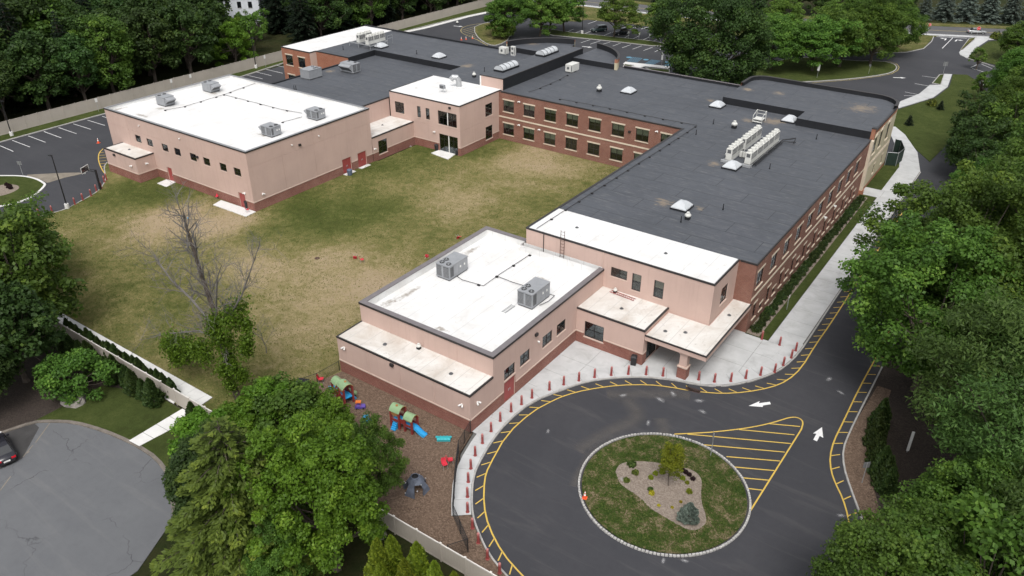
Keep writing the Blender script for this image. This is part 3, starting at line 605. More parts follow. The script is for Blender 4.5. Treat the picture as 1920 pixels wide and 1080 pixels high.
# --- west lot: grass by the fence, kerbs, stalls, island
verge = sheet('fence_verge', [(-158, 0), (-154.0, 0), (-154.0, 40), (-154.05, 113), (-155.6, 127), (-155, 165), (-153.6, 195), (-152, 206), (-152, 222), (-158, 222)], GZ, 'lawn_green')
tag(strip(MB(), [(-154.0, 0), (-154.0, 40), (-154.05, 113), (-155.6, 127), (-155, 165), (-153.6, 195), (-152, 206)], 0.3, -0.1, 0.14, 'kerb_stone').build('kerb'), kind='structure')
tag(strip(MB(), [(-154.4, 166), (-153.0, 175), (-152.6, 195), (-151.2, 206), (-149, 214)], 1.3, -0.1, 0.13, 'concrete_white').build('lot_sidewalk'), kind='structure')
for seg in ([(-152.28, 58.68), (-147.45, 58.6)], [(-153.31, 61.37), (-147.33, 61.42)], [(-153.35, 64.27), (-147.4, 64.29)], [(-153.47, 67.21), (-147.41, 67.19)], [(-153.4, 69.98), (-147.4, 70.05)], [(-153.24, 72.78), (-147.48, 72.94)], [(-153.15, 75.58), (-147.47, 75.72)], [(-153.0, 78.5), (-148.08, 78.65)], [(-154.28, 114.45), (-148.72, 114.45)], [(-154.58, 117.46), (-149.2, 117.4)], [(-154.72, 120.31), (-148.71, 120.27)], [(-155.73, 124.06), (-151.79, 124.17)]):
    paint_line('stall_line', seg, 0.13, 'paint_white', lot, 0.010)
wi = smooth([(-137.59, 51.54), (-134.77, 53.54), (-131.79, 54.29), (-128.68, 54.08), (-127.58, 53.68), (-125.15, 50.82), (-124.38, 48.61), (-124.8, 46.18)], 2) + [(-130, 40), (-146, 38), (-148, 47)]
wisl = tag(MB().prism(wi, -0.1, 0.12, 'lawn_green').build('island_lawn'), kind='structure')
tag(strip(MB(), wi, 0.35, -0.1, 0.15, 'concrete_white', True).build('kerb'), kind='structure')
MB().prism(smooth([(-129.14, 47.43), (-128.8, 48.51), (-129.25, 50.18), (-130.13, 50.99), (-131.55, 51.16), (-133.02, 50.42), (-133.45, 49.53), (-133.68, 48.19), (-130.5, 47.03), (-129.14, 47.43)], 2), 0.1, 0.14, 'bed_mulch').build('mulch_bed', wisl)
silt = paint_poly('silt_patch', smooth([(-134.65, 54.44), (-131.16, 57.86), (-128.24, 60.24), (-127.66, 59.71), (-128.48, 57.57), (-128.51, 56.01), (-128.54, 54.48), (-129.11, 54.5), (-131.33, 54.62), (-133.89, 54.04)], 1), 'silt', lot, 0.012)
yw = smooth([(-135.95, 68.42), (-134.61, 66.84), (-132.04, 65.16), (-128.67, 63.5), (-125.14, 62.12)], 2); paint_line('hatch_outline', yw, 0.16, 'paint_yellow', lot, 0.010)
for seg in ([(-134.56, 66.88), (-134.13, 67.54)], [(-133.47, 66.09), (-132.71, 66.91)], [(-132.24, 65.36), (-131.46, 66.26)], [(-130.85, 64.64), (-130.02, 65.49)], [(-129.58, 64.05), (-128.87, 64.69)], [(-128.28, 63.44), (-127.85, 63.75)]): paint_line('hatch_line', seg, 0.12, 'paint_yellow', lot, 0.009)
# --- north lot islands
def island(name, poly, mat='lawn_green', kerb='kerb_stone', z=0.12):
    o = tag(MB().prism(poly, -0.1, z, mat).build(name), kind='structure')
    tag(strip(MB(), poly, 0.2, -0.1, z+.03, kerb, True).build('kerb'), kind='structure'); return o
I2 = smooth([(-62.7, 185.83), (-56.46, 205.73), (-44.19, 208.08), (-38.53, 212.12), (-35.63, 211.09), (-34.25, 208.46), (-33.78, 204.5), (-34.9, 199.92), (-39.91, 191.76), (-48.86, 181.85), (-58.83, 175.62)], 1)
island('island_lawn', I2)
paint_line('hatch_outline', [(-48.54, 180.85), (-39.79, 191.31), (-35.6, 197.93), (-33.9, 201.56), (-33.45, 205.7), (-33.8, 208.78), (-34.93, 211.59), (-36.86, 212.9), (-37.92, 212.14)], 0.14, 'paint_yellow_faded', lot, 0.010)
for a, b in (((-34.93, 211.59), (-35.2, 210.39)), ((-33.98, 209.25), (-34.46, 208.51)), ((-33.49, 206.25), (-34.15, 206.76)), ((-33.65, 203.06), (-34.29, 204.52)), ((-34.47, 200.6), (-34.97, 201.94)), ((-35.64, 198.09), (-36.04, 199.29)), ((-37.04, 195.81), (-37.45, 197.17)), ((-38.67, 193.0), (-39.09, 194.34)), ((-40.37, 190.54), (-40.8, 191.85))): paint_line('hatch_line', [a, b], 0.12, 'paint_yellow_faded', lot, 0.009)
island('island_lawn', smooth([(-122.38, 191.17), (-119.57, 188.51), (-114.64, 189.75), (-101.65, 192.22), (-87.75, 194.16), (-90.05, 198.96), (-104.14, 196.76), (-118.26, 194.45), (-122.12, 194.78), (-123.26, 193.1)], 1))
island('island_lawn', smooth([(-142.21, 184.53), (-143.09, 189.13), (-142.5, 192.23), (-134.59, 189.98), (-125.86, 179.16), (-123.89, 170.53), (-126.46, 169.78), (-132.91, 174.13), (-138.45, 179.68)], 1), 'lawn_verge')
paint_line('hatch_outline', smooth([(-125.94, 169.07), (-133.61, 173.62), (-139.98, 176.15), (-143.63, 179.7), (-145.55, 184.73), (-143.74, 189.99)], 2), 0.16, 'paint_yellow_faded', lot, 0.010)
for i in range(12):
    a = [(-142.89, 178.98), (-127.14, 169.29)]; b = [(-142.73, 185.44), (-126.82, 170.61)]; t = i/11
    paint_line('hatch_line', [tuple(a[0][k]+(a[1][k]-a[0][k])*t for k in (0, 1)), tuple(b[0][k]+(b[1][k]-b[0][k])*t for k in (0, 1))], 0.14, 'paint_yellow_faded', lot, 0.009)
ver = [(p[0], p[1]) for p in offs(ROADN, 1.7) if -150 < p[0] < -30]
sheet('road_verge', ver + [(-33.37, 247.18), (-32.83, 231.61), (-35.55, 225.09), (-37.63, 222.93)] + [(-51.34, 217.82), (-68.17, 219.83)] + [(-97.5, 213.78), (-107.9, 214.22), (-121.44, 212.04), (-122.75, 207.87), (-125.27, 207.01), (-132.68, 201.7)] + [(-150, 213)], 0.11, 'lawn_verge')
tag(strip(MB(), [(-33.42, 247.93), (-32.72, 241.3), (-32.83, 231.61), (-35.55, 225.09), (-37.63, 222.93), (-42.77, 219.26)], 0.2, -0.1, 0.15, 'kerb_stone').build('kerb'), kind='structure')
for seg in ([(-117.86, 194.4), (-118.14, 199.01)], [(-115.27, 194.57), (-115.48, 199.53)], [(-112.6, 195.14), (-113.0, 200.09)], [(-107.25, 196.17), (-107.5, 201.3)], [(-101.32, 197.18), (-101.96, 201.59)], [(-99.0, 197.56), (-99.3, 202.34)], [(-96.21, 198.13), (-96.47, 203.06)], [(-93.42, 198.57), (-93.39, 203.32)], [(-118.36, 207.29), (-118.49, 212.81)], [(-107.97, 209.29), (-107.89, 213.86)], [(-105.23, 209.48), (-104.99, 214.12)], [(-102.65, 210.1), (-102.25, 214.28)], [(-99.67, 210.49), (-99.54, 214.44)],
            [(-108.14, 186.05), (-107.85, 190.61)], [(-105.31, 186.24), (-105.04, 191.05)], [(-102.64, 187.69), (-102.25, 191.48)], [(-99.5, 187.69), (-99.39, 191.84)], [(-96.64, 187.52), (-96.36, 191.88)], [(-93.76, 187.83), (-93.44, 192.31)], [(-90.78, 188.08), (-90.48, 192.64)], [(-87.85, 188.47), (-87.86, 192.76)]):
    paint_line('stall_line', seg, 0.14, 'paint_white', lot, 0.010)
for quad in ([(-89.12, 176.05), (-86.76, 176.44), (-87.47, 180.78), (-89.88, 180.4)], [(-84.46, 176.03), (-82.59, 176.11), (-82.7, 181.15), (-84.95, 180.86)], [(-80.0, 177.07), (-78.8, 177.3), (-79.05, 180.27), (-80.15, 180.13)]):
    paint_line('bay_outline', quad+[quad[0]], 0.12, 'paint_blue', lot, 0.010)
    for i in range(1, 6):
        t = i/6; paint_line('bay_hatch', [tuple(quad[0][k]+(quad[1][k]-quad[0][k])*t for k in (0, 1)), tuple(quad[3][k]+(quad[2][k]-quad[3][k])*t for k in (0, 1))], 0.12, 'paint_blue', lot, 0.009)
for c in ((-90.57, 179.78), (-86.1, 180.16), (-80.82, 180.93)):
    paint_poly('bay_symbol', [(c[0]+.7*cos(a*pi/5), c[1]+.7*sin(a*pi/5)) for a in range(10)], 'paint_blue', lot, 0.011)
tag(strip(MB(), [(-88.87, 174.16), (-84.94, 174.93), (-78.06, 176.35)], 1.9, -0.1, 0.13, 'concrete_white').build('entrance_walk'), kind='structure'); tag(strip(MB(), [(-84.64, 174.64), (-84.7, 171.61), (-84.9, 168.08)], 2.4, -0.1, 0.128, 'concrete_white').build('entrance_walk'), kind='structure')
island('island_lawn', [(-88.17, 173.13), (-85.27, 172.7), (-86.08, 170.88), (-87.53, 171.08)], 'lawn_green'); island('island_lawn', [(-82.43, 172.87), (-77.29, 174.71), (-76.23, 172.47), (-78.96, 171.11)], 'lawn_green')
ntri = lambda c, ux, uy: [(c[0]+ux*a[0]-uy*a[1], c[1]+uy*a[0]+ux*a[1]) for a in ((1.6, 0), (.5, .6), (.5, .2), (-1.2, .2), (-1.2, -.2), (.5, -.2), (.5, -.6))]
for c, ang in (((-31.79, 198.99), 0.5), ((-48.05, 205.96), 0.1), ((-147.02, 182.89), 0.3), ((-104.6, 183.01), 0.2)):
    paint_poly('arrow_marking', ntri(c, cos(ang), sin(ang)), 'paint_white', lot, 0.011)
tl = lambda c, sgn: [(c[0]+sgn*a[0], c[1]+a[1]) for a in ((-.15, -1.6), (.15, -1.6), (.15, .3), (.7, .3), (.7, -.1), (1.6, .5), (.7, 1.1), (.7, .7), (-.15, .7))]
paint_poly('turn_arrow', tl((-30.21, 246.87), -1), 'paint_white', lot, 0.011); paint_poly('turn_arrow', tl((-27.64, 247.19), 1), 'paint_white', lot, 0.011)
paint_line('lane_line', [(-28.95, 250.34), (-29.01, 235.04)], 0.16, 'paint_white', lot, 0.010)
for seg in ([(-27.74, 203.72), (-24.81, 203.79)], [(-27.78, 195.98), (-24.6, 195.66)], [(-28.1, 187.83), (-25.15, 187.35)], [(-19.85, 218.33), (-18.72, 223.77)], [(-19.37, 217.69), (-16.64, 215.75)], [(-18.29, 223.46), (-15.12, 219.73)], [(-27.64, 184.78), (-25.63, 186.21)]): paint_line('stall_line', seg, 0.13, 'paint_white', lot, 0.010)
paint_line('stop_line', [(-33.38, 248.47), (-25.69, 251.38)], 0.3, 'paint_white', lot, 0.010)
# north-east lawn and walks
NEL = [(-25.07, 162.12), (-26.54, 173.23), (-21.87, 186.68), (-20.94, 197.41), (-22.16, 208.99), (-19.42, 210.57), (-16.51, 205.75), (-14.5, 200.31)] + [(-12.4, 190), (-14.0, 165), (-15.3, 146)] + [(-19.52, 152.87), (-22.61, 158.87)]
sheet('corner_lawn', NEL, 0.09, 'lawn_green')
ne = sheet('corner_sidewalk', [(-26.51, 174.68), (-22.23, 186.74), (-21.26, 197.18), (-22.32, 208.87), (-23.89, 208.13), (-22.81, 197.79), (-24.74, 196.41), (-25.23, 187.77), (-27.17, 180.14), (-27.51, 176.9)], 0.125, 'concrete')
NW2 = [(-17.97, 149.56), (-21.85, 158.2), (-24.39, 161.97), (-25.03, 161.51), (-24.37, 157.62), (-20.98, 148.51), (-20.17, 146.4)]
sheet('corner_sidewalk', NW2 + [(-18.9, 139.9), (-15.6, 139.9)], 0.115, 'concrete')
sheet('entry_lawn', [(-21.78, 227.23), (-21.41, 239.76), (-20.34, 250.15), (-17.14, 254.94), (-11.05, 256.79), (-7.73, 223.06), (-15.36, 224.53)], 0.1, 'lawn_green')
sheet('entry_sidewalk', [(-24.68, 232.84), (-24.55, 239.87), (-23.89, 253.96), (-17.11, 258.28), (-16.89, 256.39), (-20.65, 252.43), (-21.72, 241.89), (-21.96, 227.11), (-24.02, 229.98)], 0.12, 'concrete')
island('island_lawn', [(-24.82, 235.02), (-25.12, 250.51), (-24.02, 253.35), (-23.77, 250.2), (-24.36, 236.03)], 'lawn_verge')
island('island_lawn', [(-24.54, 198.28), (-24.61, 206.87), (-23.83, 207.8), (-22.8, 198.14)], 'lawn_green')
tag(strip(MB(), [(-21.96, 227.11), (-17.64, 224.33), (-15.01, 221.78)], 0.25, -0.1, 0.15, 'kerb_stone').build('kerb'), kind='structure')
tag(strip(MB(), [(-16.98, 209.0), (-15.53, 206.45), (-14.71, 201.85)], 0.25, -0.1, 0.15, 'kerb_stone').build('kerb'), kind='structure')
# beyond the road
fv = [p for p in offs(ROADN, -11.6) if -260 < p[0] < 100]
sheet('far_verge', fv + [p for p in offs(ROADN, -15.5) if -260 < p[0] < 100][::-1], 0.09, 'lawn_verge')
# --- south-west: cul-de-sac, path, hedge lawn
cul = sheet('cul_de_sac', [(-73.68, 16.52), (-72.74, 18.68), (-72.43, 19.87), (-71.5, 22.57), (-70.45, 23.45), (-68.38, 24.77), (-64.89, 25.7), (-61.47, 26.19), (-60.09, 26.29), (-57.39, 26.3)] + [(-54.5, 25.6), (-50, 23), (-47.5, 18), (-48, 8), (-60, -4), (-84, -6), (-90, 10)], 0.0, 'asphalt_old')
for seg in ([(-64.83, 16.17), (-65.84, 17.57)], [(-67.48, 19.48), (-68.31, 20.8)], [(-68.47, 21.13), (-70.14, 23.37)], [(-67.69, 19.91), (-67.73, 20.18)]): paint_line('lane_line', seg, 0.1, 'silt', cul, 0.005)
paint_poly('pavement_patch', [(-73.68, 16.52), (-72.63, 18.63), (-72.35, 19.82), (-71.43, 22.51), (-70.32, 22.45), (-67.31, 19.32), (-67.77, 15.1)], 'asphalt_patch', cul, 0.004)
ck = [(-73.68, 16.52), (-72.74, 18.68), (-72.43, 19.87), (-71.5, 22.57), (-70.45, 23.45), (-68.38, 24.77), (-64.89, 25.7), (-61.47, 26.19), (-60.09, 26.29), (-57.39, 26.3)] + [(-54.5, 25.6), (-50, 23)]
tag(strip(MB(), smooth(ck, 1), 0.35, -0.1, 0.11, 'kerb_old').build('kerb'), kind='structure')
gl = [(x, y+.1) for x, y in ck[3:]] + [(-46, 31.7), (-78, 31.7)]
sheet('hedge_lawn', ck[3:] + [(-46, 23), (-46, 31.8), (-66, 31.8), (-71.5, 29.5)], 0.09, 'lawn_green')
sheet('shrub_bed', [(-71.5, 22.57), (-70.64, 23.55), (-70.58, 26.93), (-69.03, 29.78), (-66.73, 29.94), (-64.07, 29.82), (-62.31, 31.07)] + [(-60, 31.9), (-84, 31.9), (-84, 22)] + [(-72.96, 18.78)], 0.075, 'dark_mulch')
cp = sheet('garden_path', [(-61.52, 26.18), (-60.08, 26.28), (-59.48, 31.96), (-61.54, 31.94)], 0.12, 'joint')
p0, p1, p2, p3 = [(-61.52, 26.18), (-60.08, 26.28), (-59.48, 31.96), (-61.54, 31.94)]
lerp = lambda a, b, t: (a[0]+(b[0]-a[0])*t, a[1]+(b[1]-a[1])*t)
for i in range(4): MB().prism([lerp(p0, p3, i/4+.004), lerp(p1, p2, i/4+.004), lerp(p1, p2, (i+1)/4-.004), lerp(p0, p3, (i+1)/4-.004)], 0.09, 0.135, 'concrete_white').build('concrete_slab', cp)
lw = sheet('lawn_path', [(-100, 33.0), (-60.4, 33.0), (-60.6, 34.75), (-100, 34.6)], 0.12, 'joint')
slabs([(-100, 33.02), (-60.5, 33.02), (-60.65, 34.72), (-100, 34.55)], 1.75, 1.8, 0.1, 0.135, 'concrete_white', lw, x0=-100, y0=33.0)
MB().box(-64.6, -63.0, 31.9, 33.3, 0.05, 0.14, 'concrete_white').build('concrete_slab', lw)

# ================================================================ THE SCHOOL
BX, BY = -75.0, 95.0
SB = empty('school_building', (BX, BY, 0), 0, 'sprawling flat-roofed school with pink stucco and red brick wings around a courtyard lawn', 'building')
def part(mb, name, label=None, weld=False):
    o = mb.build(name, SB, weld); o.location = (-BX, -BY, 0)
    if label: o['label'] = label
    return o
WCACHE = {}
def win_meshes(w, h, cols, rows, style):
    key = (round(w, 2), round(h, 2), cols, rows, style)
    if key in WCACHE: return WCACHE[key]
    f = 0.075; y0, y1 = 0.09, 0.17; mb = MB(); fm = 'frame_dark'
    mb.box(0, f, y0, y1, 0, h, fm).box(w-f, w, y0, y1, 0, h, fm).box(f, w-f, y0, y1, 0, f, fm).box(f, w-f, y0, y1, h-f, h, fm)
    split = 0.5 if style != 'door' else 0.72
    zr = [f] + ([h*split] if rows == 2 else []) + [h-f]
    for c in range(1, cols): 
        m = w*c/cols; wid = 0.09 if (cols == 4 and c == 2) else 0.035
        mb.box(m-wid, m+wid, y0+.004, y1-.004, f, h-f, 'white_trim' if (cols == 4 and c == 2) else fm)
    if rows == 2: mb.box(f, w-f, y0+.008, y1-.008, h*split-.03, h*split+.03, fm)
    panes = []
    for c in range(cols):
        for r in range(rows):
            a, b = w*c/cols+.03, w*(c+1)/cols-.03; z0, z1 = zr[r]+.02, zr[r+1]-.02
            if c == 0: a = f
            if c == cols-1: b = w-f
            p = MB(); p.box(a, b, .125, .131, z0, z1, 'glass'); panes.append(p.mesh('pane'))
    sill = MB().box(-.1, w+.1, -.09, .12, -.16, -.002, 'limestone').mesh('sill')
    lint = MB().box(-.14, w+.14, -.04, .1, h+.002, h+.24, 'limestone').mesh('lintel') if style == 'b' else None
    if style == 'p': sill = MB().box(-.07, w+.07, -.05, .12, -.13, -.002, 'stucco_pale').mesh('sill')
    if style == 'door': sill = None
    bl = {}
    for fr in (0.3, 0.45, 0.55):
        bl[fr] = MB().box(f, w-f, .2, .21, h*(1-fr), h-f, 'blind' if style == 'b' else 'blind_tan').mesh('blind')
    WCACHE[key] = (mb.mesh('window'), panes, sill, lint, bl); return WCACHE[key]
def window(p, rz, w, h, cols, rows, style, blind=None):
    fm, panes, sill, lint, bl = win_meshes(w, h, cols, rows, style)
    o = inst('window' if style != 'door' else 'glass_door', fm, SB, (p[0]-BX, p[1]-BY, p[2]), rz)
    for pm in panes: inst('pane', pm, o)
    if sill: inst('sill', sill, o)
    if lint: inst('lintel', lint, o)
    if blind: inst('blind', bl[blind], o)
    return o
def red_door(p, rz, w, h):
    n = 2 if w > 1.5 else 1
    mb = MB(); mb.box(0, .06, .06, .2, 0, h, 'stucco_pale').box(w-.06, w, .06, .2, 0, h, 'stucco_pale').box(.06, w-.06, .06, .2, h-.06, h, 'stucco_pale')
    o = inst('door', mb.mesh('door'), SB, (p[0]-BX, p[1]-BY, p[2]), rz)
    for i in range(n):
        a = .06+(w-.12)*i/n; b = .06+(w-.12)*(i+1)/n
        mb = MB(); mb.box(a+.01, b-.01, .1, .15, .02, h-.07, 'door_red').box(a+.12, b-.12, .09, .1, h*.12, h*.44, 'door_red').box(a+.12, b-.12, .09, .1, h*.52, h*.9, 'door_red'); mb.build('door_leaf', o)
        hx = b-.12 if i == 0 else a+.12
        MB().box(hx-.02, hx+.02, .03, .1, h*.42, h*.52, 'steel').build('handle', o)
RW = random.Random(9)
def wall(name, p0, p1, z0, z1, bands, ops=(), grooves=(), caps=(), joints=0):
    """vertical wall from p0 to p1 (outside is on the right): bands of material by height, openings (u0,u1,z0,z1,kind), recessed grooves, proud cap courses (z,h,mat)"""
    L = hypot(p1[0]-p0[0], p1[1]-p0[1]); dx, dy = (p1[0]-p0[0])/L, (p1[1]-p0[1])/L; nx, ny = dy, -dx; rz = atan2(dy, dx)
    W = lambda u, z, d=0.0: (p0[0]+dx*u-nx*d, p0[1]+dy*u-ny*d, z)
    mb = MB(); holes = [(o[0], o[1], o[2], o[3]) for o in ops]
    gr = [(0, L, g-.03, g+.03) for g in grooves]
    if joints:
        k = int(L/joints); gr += [(L*i/(k+1)-.032, L*i/(k+1)+.032, bands[-1][0] if len(bands) > 1 else z0, z1) for i in range(1, k+1) if not any(h[0]-.1 < L*i/(k+1) < h[1]+.1 for h in holes)]
    us = sorted({0, L, *[h[0] for h in holes], *[h[1] for h in holes], *[g[0] for g in gr], *[g[1] for g in gr]})
    zs = sorted({z0, z1, *[b[0] for b in bands if z0 < b[0] < z1], *[h[2] for h in holes], *[h[3] for h in holes], *[g[2] for g in gr], *[g[3] for g in gr]})
    us = [u for u in us if 0 <= u <= L]; zs = [z for z in zs if z0 <= z <= z1]
    def at(z): 
        m = bands[0][1]
        for b in bands:
            if z >= b[0]: m = b[1]
        return m
    for i in range(len(us)-1):
        for j in range(len(zs)-1):
            u, z = (us[i]+us[i+1])/2, (zs[j]+zs[j+1])/2
            if any(h[0] < u < h[1] and h[2] < z < h[3] for h in holes): continue
            ing = any(g[0] < u < g[1] and g[2] < z < g[3] for g in gr); d = 0.025 if ing else 0.0
            a, b, c, e = us[i], us[i+1], zs[j], zs[j+1]
            mb.face([W(a, c, d), W(b, c, d), W(b, e, d), W(a, e, d)], at(z), [(a, c), (b, c), (b, e), (a, e)])
    for g in gr:
        for a, b in (((g[0], g[2]), (g[1], g[2])), ((g[1], g[2]), (g[1], g[3])), ((g[1], g[3]), (g[0], g[3])), ((g[0], g[3]), (g[0], g[2]))):
            mb.face([W(*a), W(*b), W(*b, .025), W(*a, .025)], at((g[2]+g[3])/2))
    for h in holes:
        zz = (h[2]+h[3])/2
        for a, b in (((h[0], h[2]), (h[1], h[2])), ((h[1], h[2]), (h[1], h[3])), ((h[1], h[3]), (h[0], h[3])), ((h[0], h[3]), (h[0], h[2]))):
            mb.face([W(*a), W(*b), W(*b, .18), W(*a, .18)], at(zz), [(0, 0), (1, 0), (1, .2), (0, .2)])
            mb.face([W(*a, .18), W(*b, .18), W(*b, .9), W(*a, .9)], 'interior')
        mb.face([W(h[0], h[2], .9), W(h[1], h[2], .9), W(h[1], h[3], .9), W(h[0], h[3], .9)], 'interior')
    part(mb, name)
    for z, hh, mat in caps:
        cuts = sorted([(h[0]-.1, h[1]+.1) for h in holes if h[2] < z+hh and h[3] > z]); u = 0; segs = []
        for a, b in cuts:
            if a > u: segs.append((u, a))
            u = max(u, b)
        if u < L: segs.append((u, L))
        for a, b in segs:
            cm = MB()
            P = [W(a, z, .0), W(b, z, .0), W(b, z+hh, .0), W(a, z+hh, .0)]; Q = [W(a, z, -.055), W(b, z, -.055), W(b, z+hh, -.045), W(a, z+hh, -.045)]
            cm.face(Q, mat)
            for i in range(4): cm.face([P[i], P[(i+1) % 4], Q[(i+1) % 4], Q[i]], mat)
            part(cm, 'cap_course')
    for o in ops:
        u0, u1, a, b, kind = o; p = W(u0, a); w, h = u1-u0, b-a
        if kind == 'b': window(p, rz, w, h, 2, 2, 'b', RW.choice([.45, .55, .55, .3, None, .45]))
        elif kind == 'bn': window(p, rz, w, h, 1, 2, 'b', RW.choice([.45, None]))
        elif kind == 'bs': window(p, rz, w, h, 1, 1, 'b')
        elif kind == 'p': window(p, rz, w, h, 2, 2, 'p', RW.choice([None, None, .3]))
        elif kind == 'pn': window(p, rz, w, h, 1, 2, 'p', RW.choice([.45, .55]))
        elif kind == 'big': window(p, rz, w, h, 4, 2, 'p', RW.choice([.45]))
        elif kind == 'gd': window(p, rz, w, h, 4, 2, 'door')
        elif kind == 'g2': window(p, rz, w, h, 2, 2, 'door')
        elif kind == 'd': red_door(p, rz, w, h)
def coping(path, w, z0, z1, mat, out=.05):
    A = offs(path, out); B = offs(path, out-w); mb = MB()
    for i in range(len(path)-1):
        a, b, c, d = A[i], A[i+1], B[i+1], B[i]; v = lambda p, z: (p[0], p[1], z)
        mb.face([v(a, z1), v(b, z1), v(c, z1-.01), v(d, z1-.01)], mat); mb.face([v(a, z0), v(b, z0), v(b, z1), v(a, z1)], mat); mb.face([v(c, z0), v(d, z0), v(d, z1-.01), v(c, z1-.01)], mat); mb.face([v(a, z0), v(d, z0), v(c, z0), v(b, z0)], mat)
    a, d = A[0], B[0]; mb.face([(a[0],a[1],z0),(a[0],a[1],z1),(d[0],d[1],z1),(d[0],d[1],z0)], mat)
    a, d = A[-1], B[-1]; mb.face([(a[0],a[1],z0),(d[0],d[1],z0),(d[0],d[1],z1),(a[0],a[1],z1)], mat)
    return part(mb, 'coping')
def roof(poly, z, mat, th=.02): return part(MB().prism(poly, z-th, z, mat), 'roof')
def rect(x0, x1, y0, y1): return [(x0, y0), (x1, y0), (x1, y1), (x0, y1)]
ST_ = 'stucco'; BB = [(0, 'brick_base'), (1.5, ST_)]; CAP = [(1.5, .13, 'stucco_pale')]
HE = 8.8
# ---- gymnasium
gx0, gx1, gy0, gy1, HG = -127.9, -92.49, 66.26, 91.2, 9.35
gw = [-120.54, -117.38, -113.37, -110.19, -106.27, -103.02, -99.17, -95.92]
wall('wall', (gx0, gy0), (gx1, gy0), 0, HG, BB, [(x-gx0, x-gx0+1.55, 5.15, 6.35, 'p') for x in gw] + [(-113.4-gx0, -112.15-gx0, .12, 2.45, 'd'), (-95.85-gx0, -94.4-gx0, .12, 2.45, 'd')], [6.95], CAP, 6.2)
wall('wall', (gx1, gy0), (gx1, gy1), 0, HG, BB, [(84.2-gy0, 86.2-gy0, .1, 2.6, 'd'), (87.7-gy0, 89.7-gy0, .1, 2.6, 'd')], [6.9], CAP, 8)
wall('wall', (gx0, gy1), (gx0, gy0), 0, HG, BB, [], [6.9], CAP, 8); wall('wall', (gx1, gy1), (gx0, gy1), 0, HG, [(0, ST_)])
ins = lambda d: rect(gx0+d, gx1-d, gy0+d, gy1-d)
roof(ins(.3), HG-.45, 'roof_white')
mb = MB()
for a, b in zip(ins(.3), ins(.3)[1:]+ins(.3)[:1]): mb.face([(b[0], b[1], HG-.5), (a[0], a[1], HG-.5), (a[0], a[1], HG), (b[0], b[1], HG)], 'roof_white')
part(mb, 'parapet')
g = rect(gx0, gx1, gy0, gy1)
def coping_ring(poly, w, z0, z1, mat, out=.05):
    A = offs(poly, out, True); B = offs(poly, out-w, True); mb = MB(); n = len(poly)
    for i in range(n):
        j = (i+1) % n; a, b, c, d = A[i], A[j], B[j], B[i]; v = lambda p, z: (p[0], p[1], z)
        mb.face([v(a, z1), v(b, z1), v(c, z1-.01), v(d, z1-.01)], mat); mb.face([v(a, z0), v(b, z0), v(b, z1), v(a, z1)], mat); mb.face([v(c, z0), v(d, z0), v(d, z1-.01), v(c, z1-.01)], mat); mb.face([v(a, z0), v(d, z0), v(c, z0), v(b, z0)], mat)
    return part(mb, 'coping')
coping_ring(g, .4, HG-.02, HG+.06, 'coping_pale'); coping_ring(g, .06, HG-.16, HG+.03, 'coping_dark', .07)
# annexes of the gymnasium
ax0, ax1, ay0, HA = -124.75, -116.2, 62.96, 4.14
wall('wall', (ax0, ay0), (ax1, ay0), 0, HA, BB, [], [], CAP, 5); wall('wall', (ax1, ay0), (ax1, gy0), 0, HA, BB, [], [], CAP); wall('wall', (ax0, gy0), (ax0, ay0), 0, HA, BB, [], [], CAP)
roof(rect(ax0+.02, ax1-.02, ay0+.02, gy0), HA, 'roof_cream'); coping([(ax0, gy0), (ax0, ay0), (ax1, ay0), (ax1, gy0-.01)], .22, HA-.13, HA+.05, 'coping_dark')
wall('wall', (-129.8, 70.6), (gx0, 70.6), 0, 4.0, BB, [], [], CAP); wall('wall', (-129.8, 75), (-129.8, 70.6), 0, 4.0, BB, [], [], CAP); wall('wall', (gx0, 75), (-129.8, 75), 0, 4.0, BB)
roof(rect(-129.78, gx0, 70.62, 74.98), 4.0, 'roof_cream'); coping([(gx0, 75), (-129.8, 75), (-129.8, 70.6), (gx0-.01, 70.6)], .22, 3.88, 4.06, 'white_trim')
# ---- low link between gymnasium and white-roofed block
wall('wall', (-92.42, gy1), (-92.42, 101.75), 0, 4.3, BB, [(92.62-gy1, 94.76-gy1, .95, 3.3, 'p')], [], CAP)
roof(rect(-98.0, -92.44, gy1, 101.75), 4.3, 'roof_cream'); coping([(-92.42, gy1+.02), (-92.42, 101.74)], .22, 4.17, 4.35, 'coping_dark')
# ---- middle wing with lower black roof
xm0, xm1, HM = -121.2, -98.0, 7.7
wall('wall', (xm1, gy1), (xm1, 101.8), 0, HM, [(0, ST_)]); wall('wall', (xm0, 114.5), (xm0, gy1), 0, HM, [(0, 'brick')]); wall('wall', (xm0, gy1-.03), (xm1, gy1-.03), 0, HM, [(0, ST_)])
roof([(xm0, gy1), (xm1, gy1), (xm1, 113.6), (-97.75, 113.6), (-97.75, 122.2), (xm0, 122.2)], HM, 'roof_black')
coping([(xm0, 114.4), (xm0, gy1+.02)], .3, HM-.1, HM+.22, 'membrane'); coping([(xm1, gy1+.05), (xm1, 101.72)], .25, HM-.13, HM+.06, 'coping_dark')
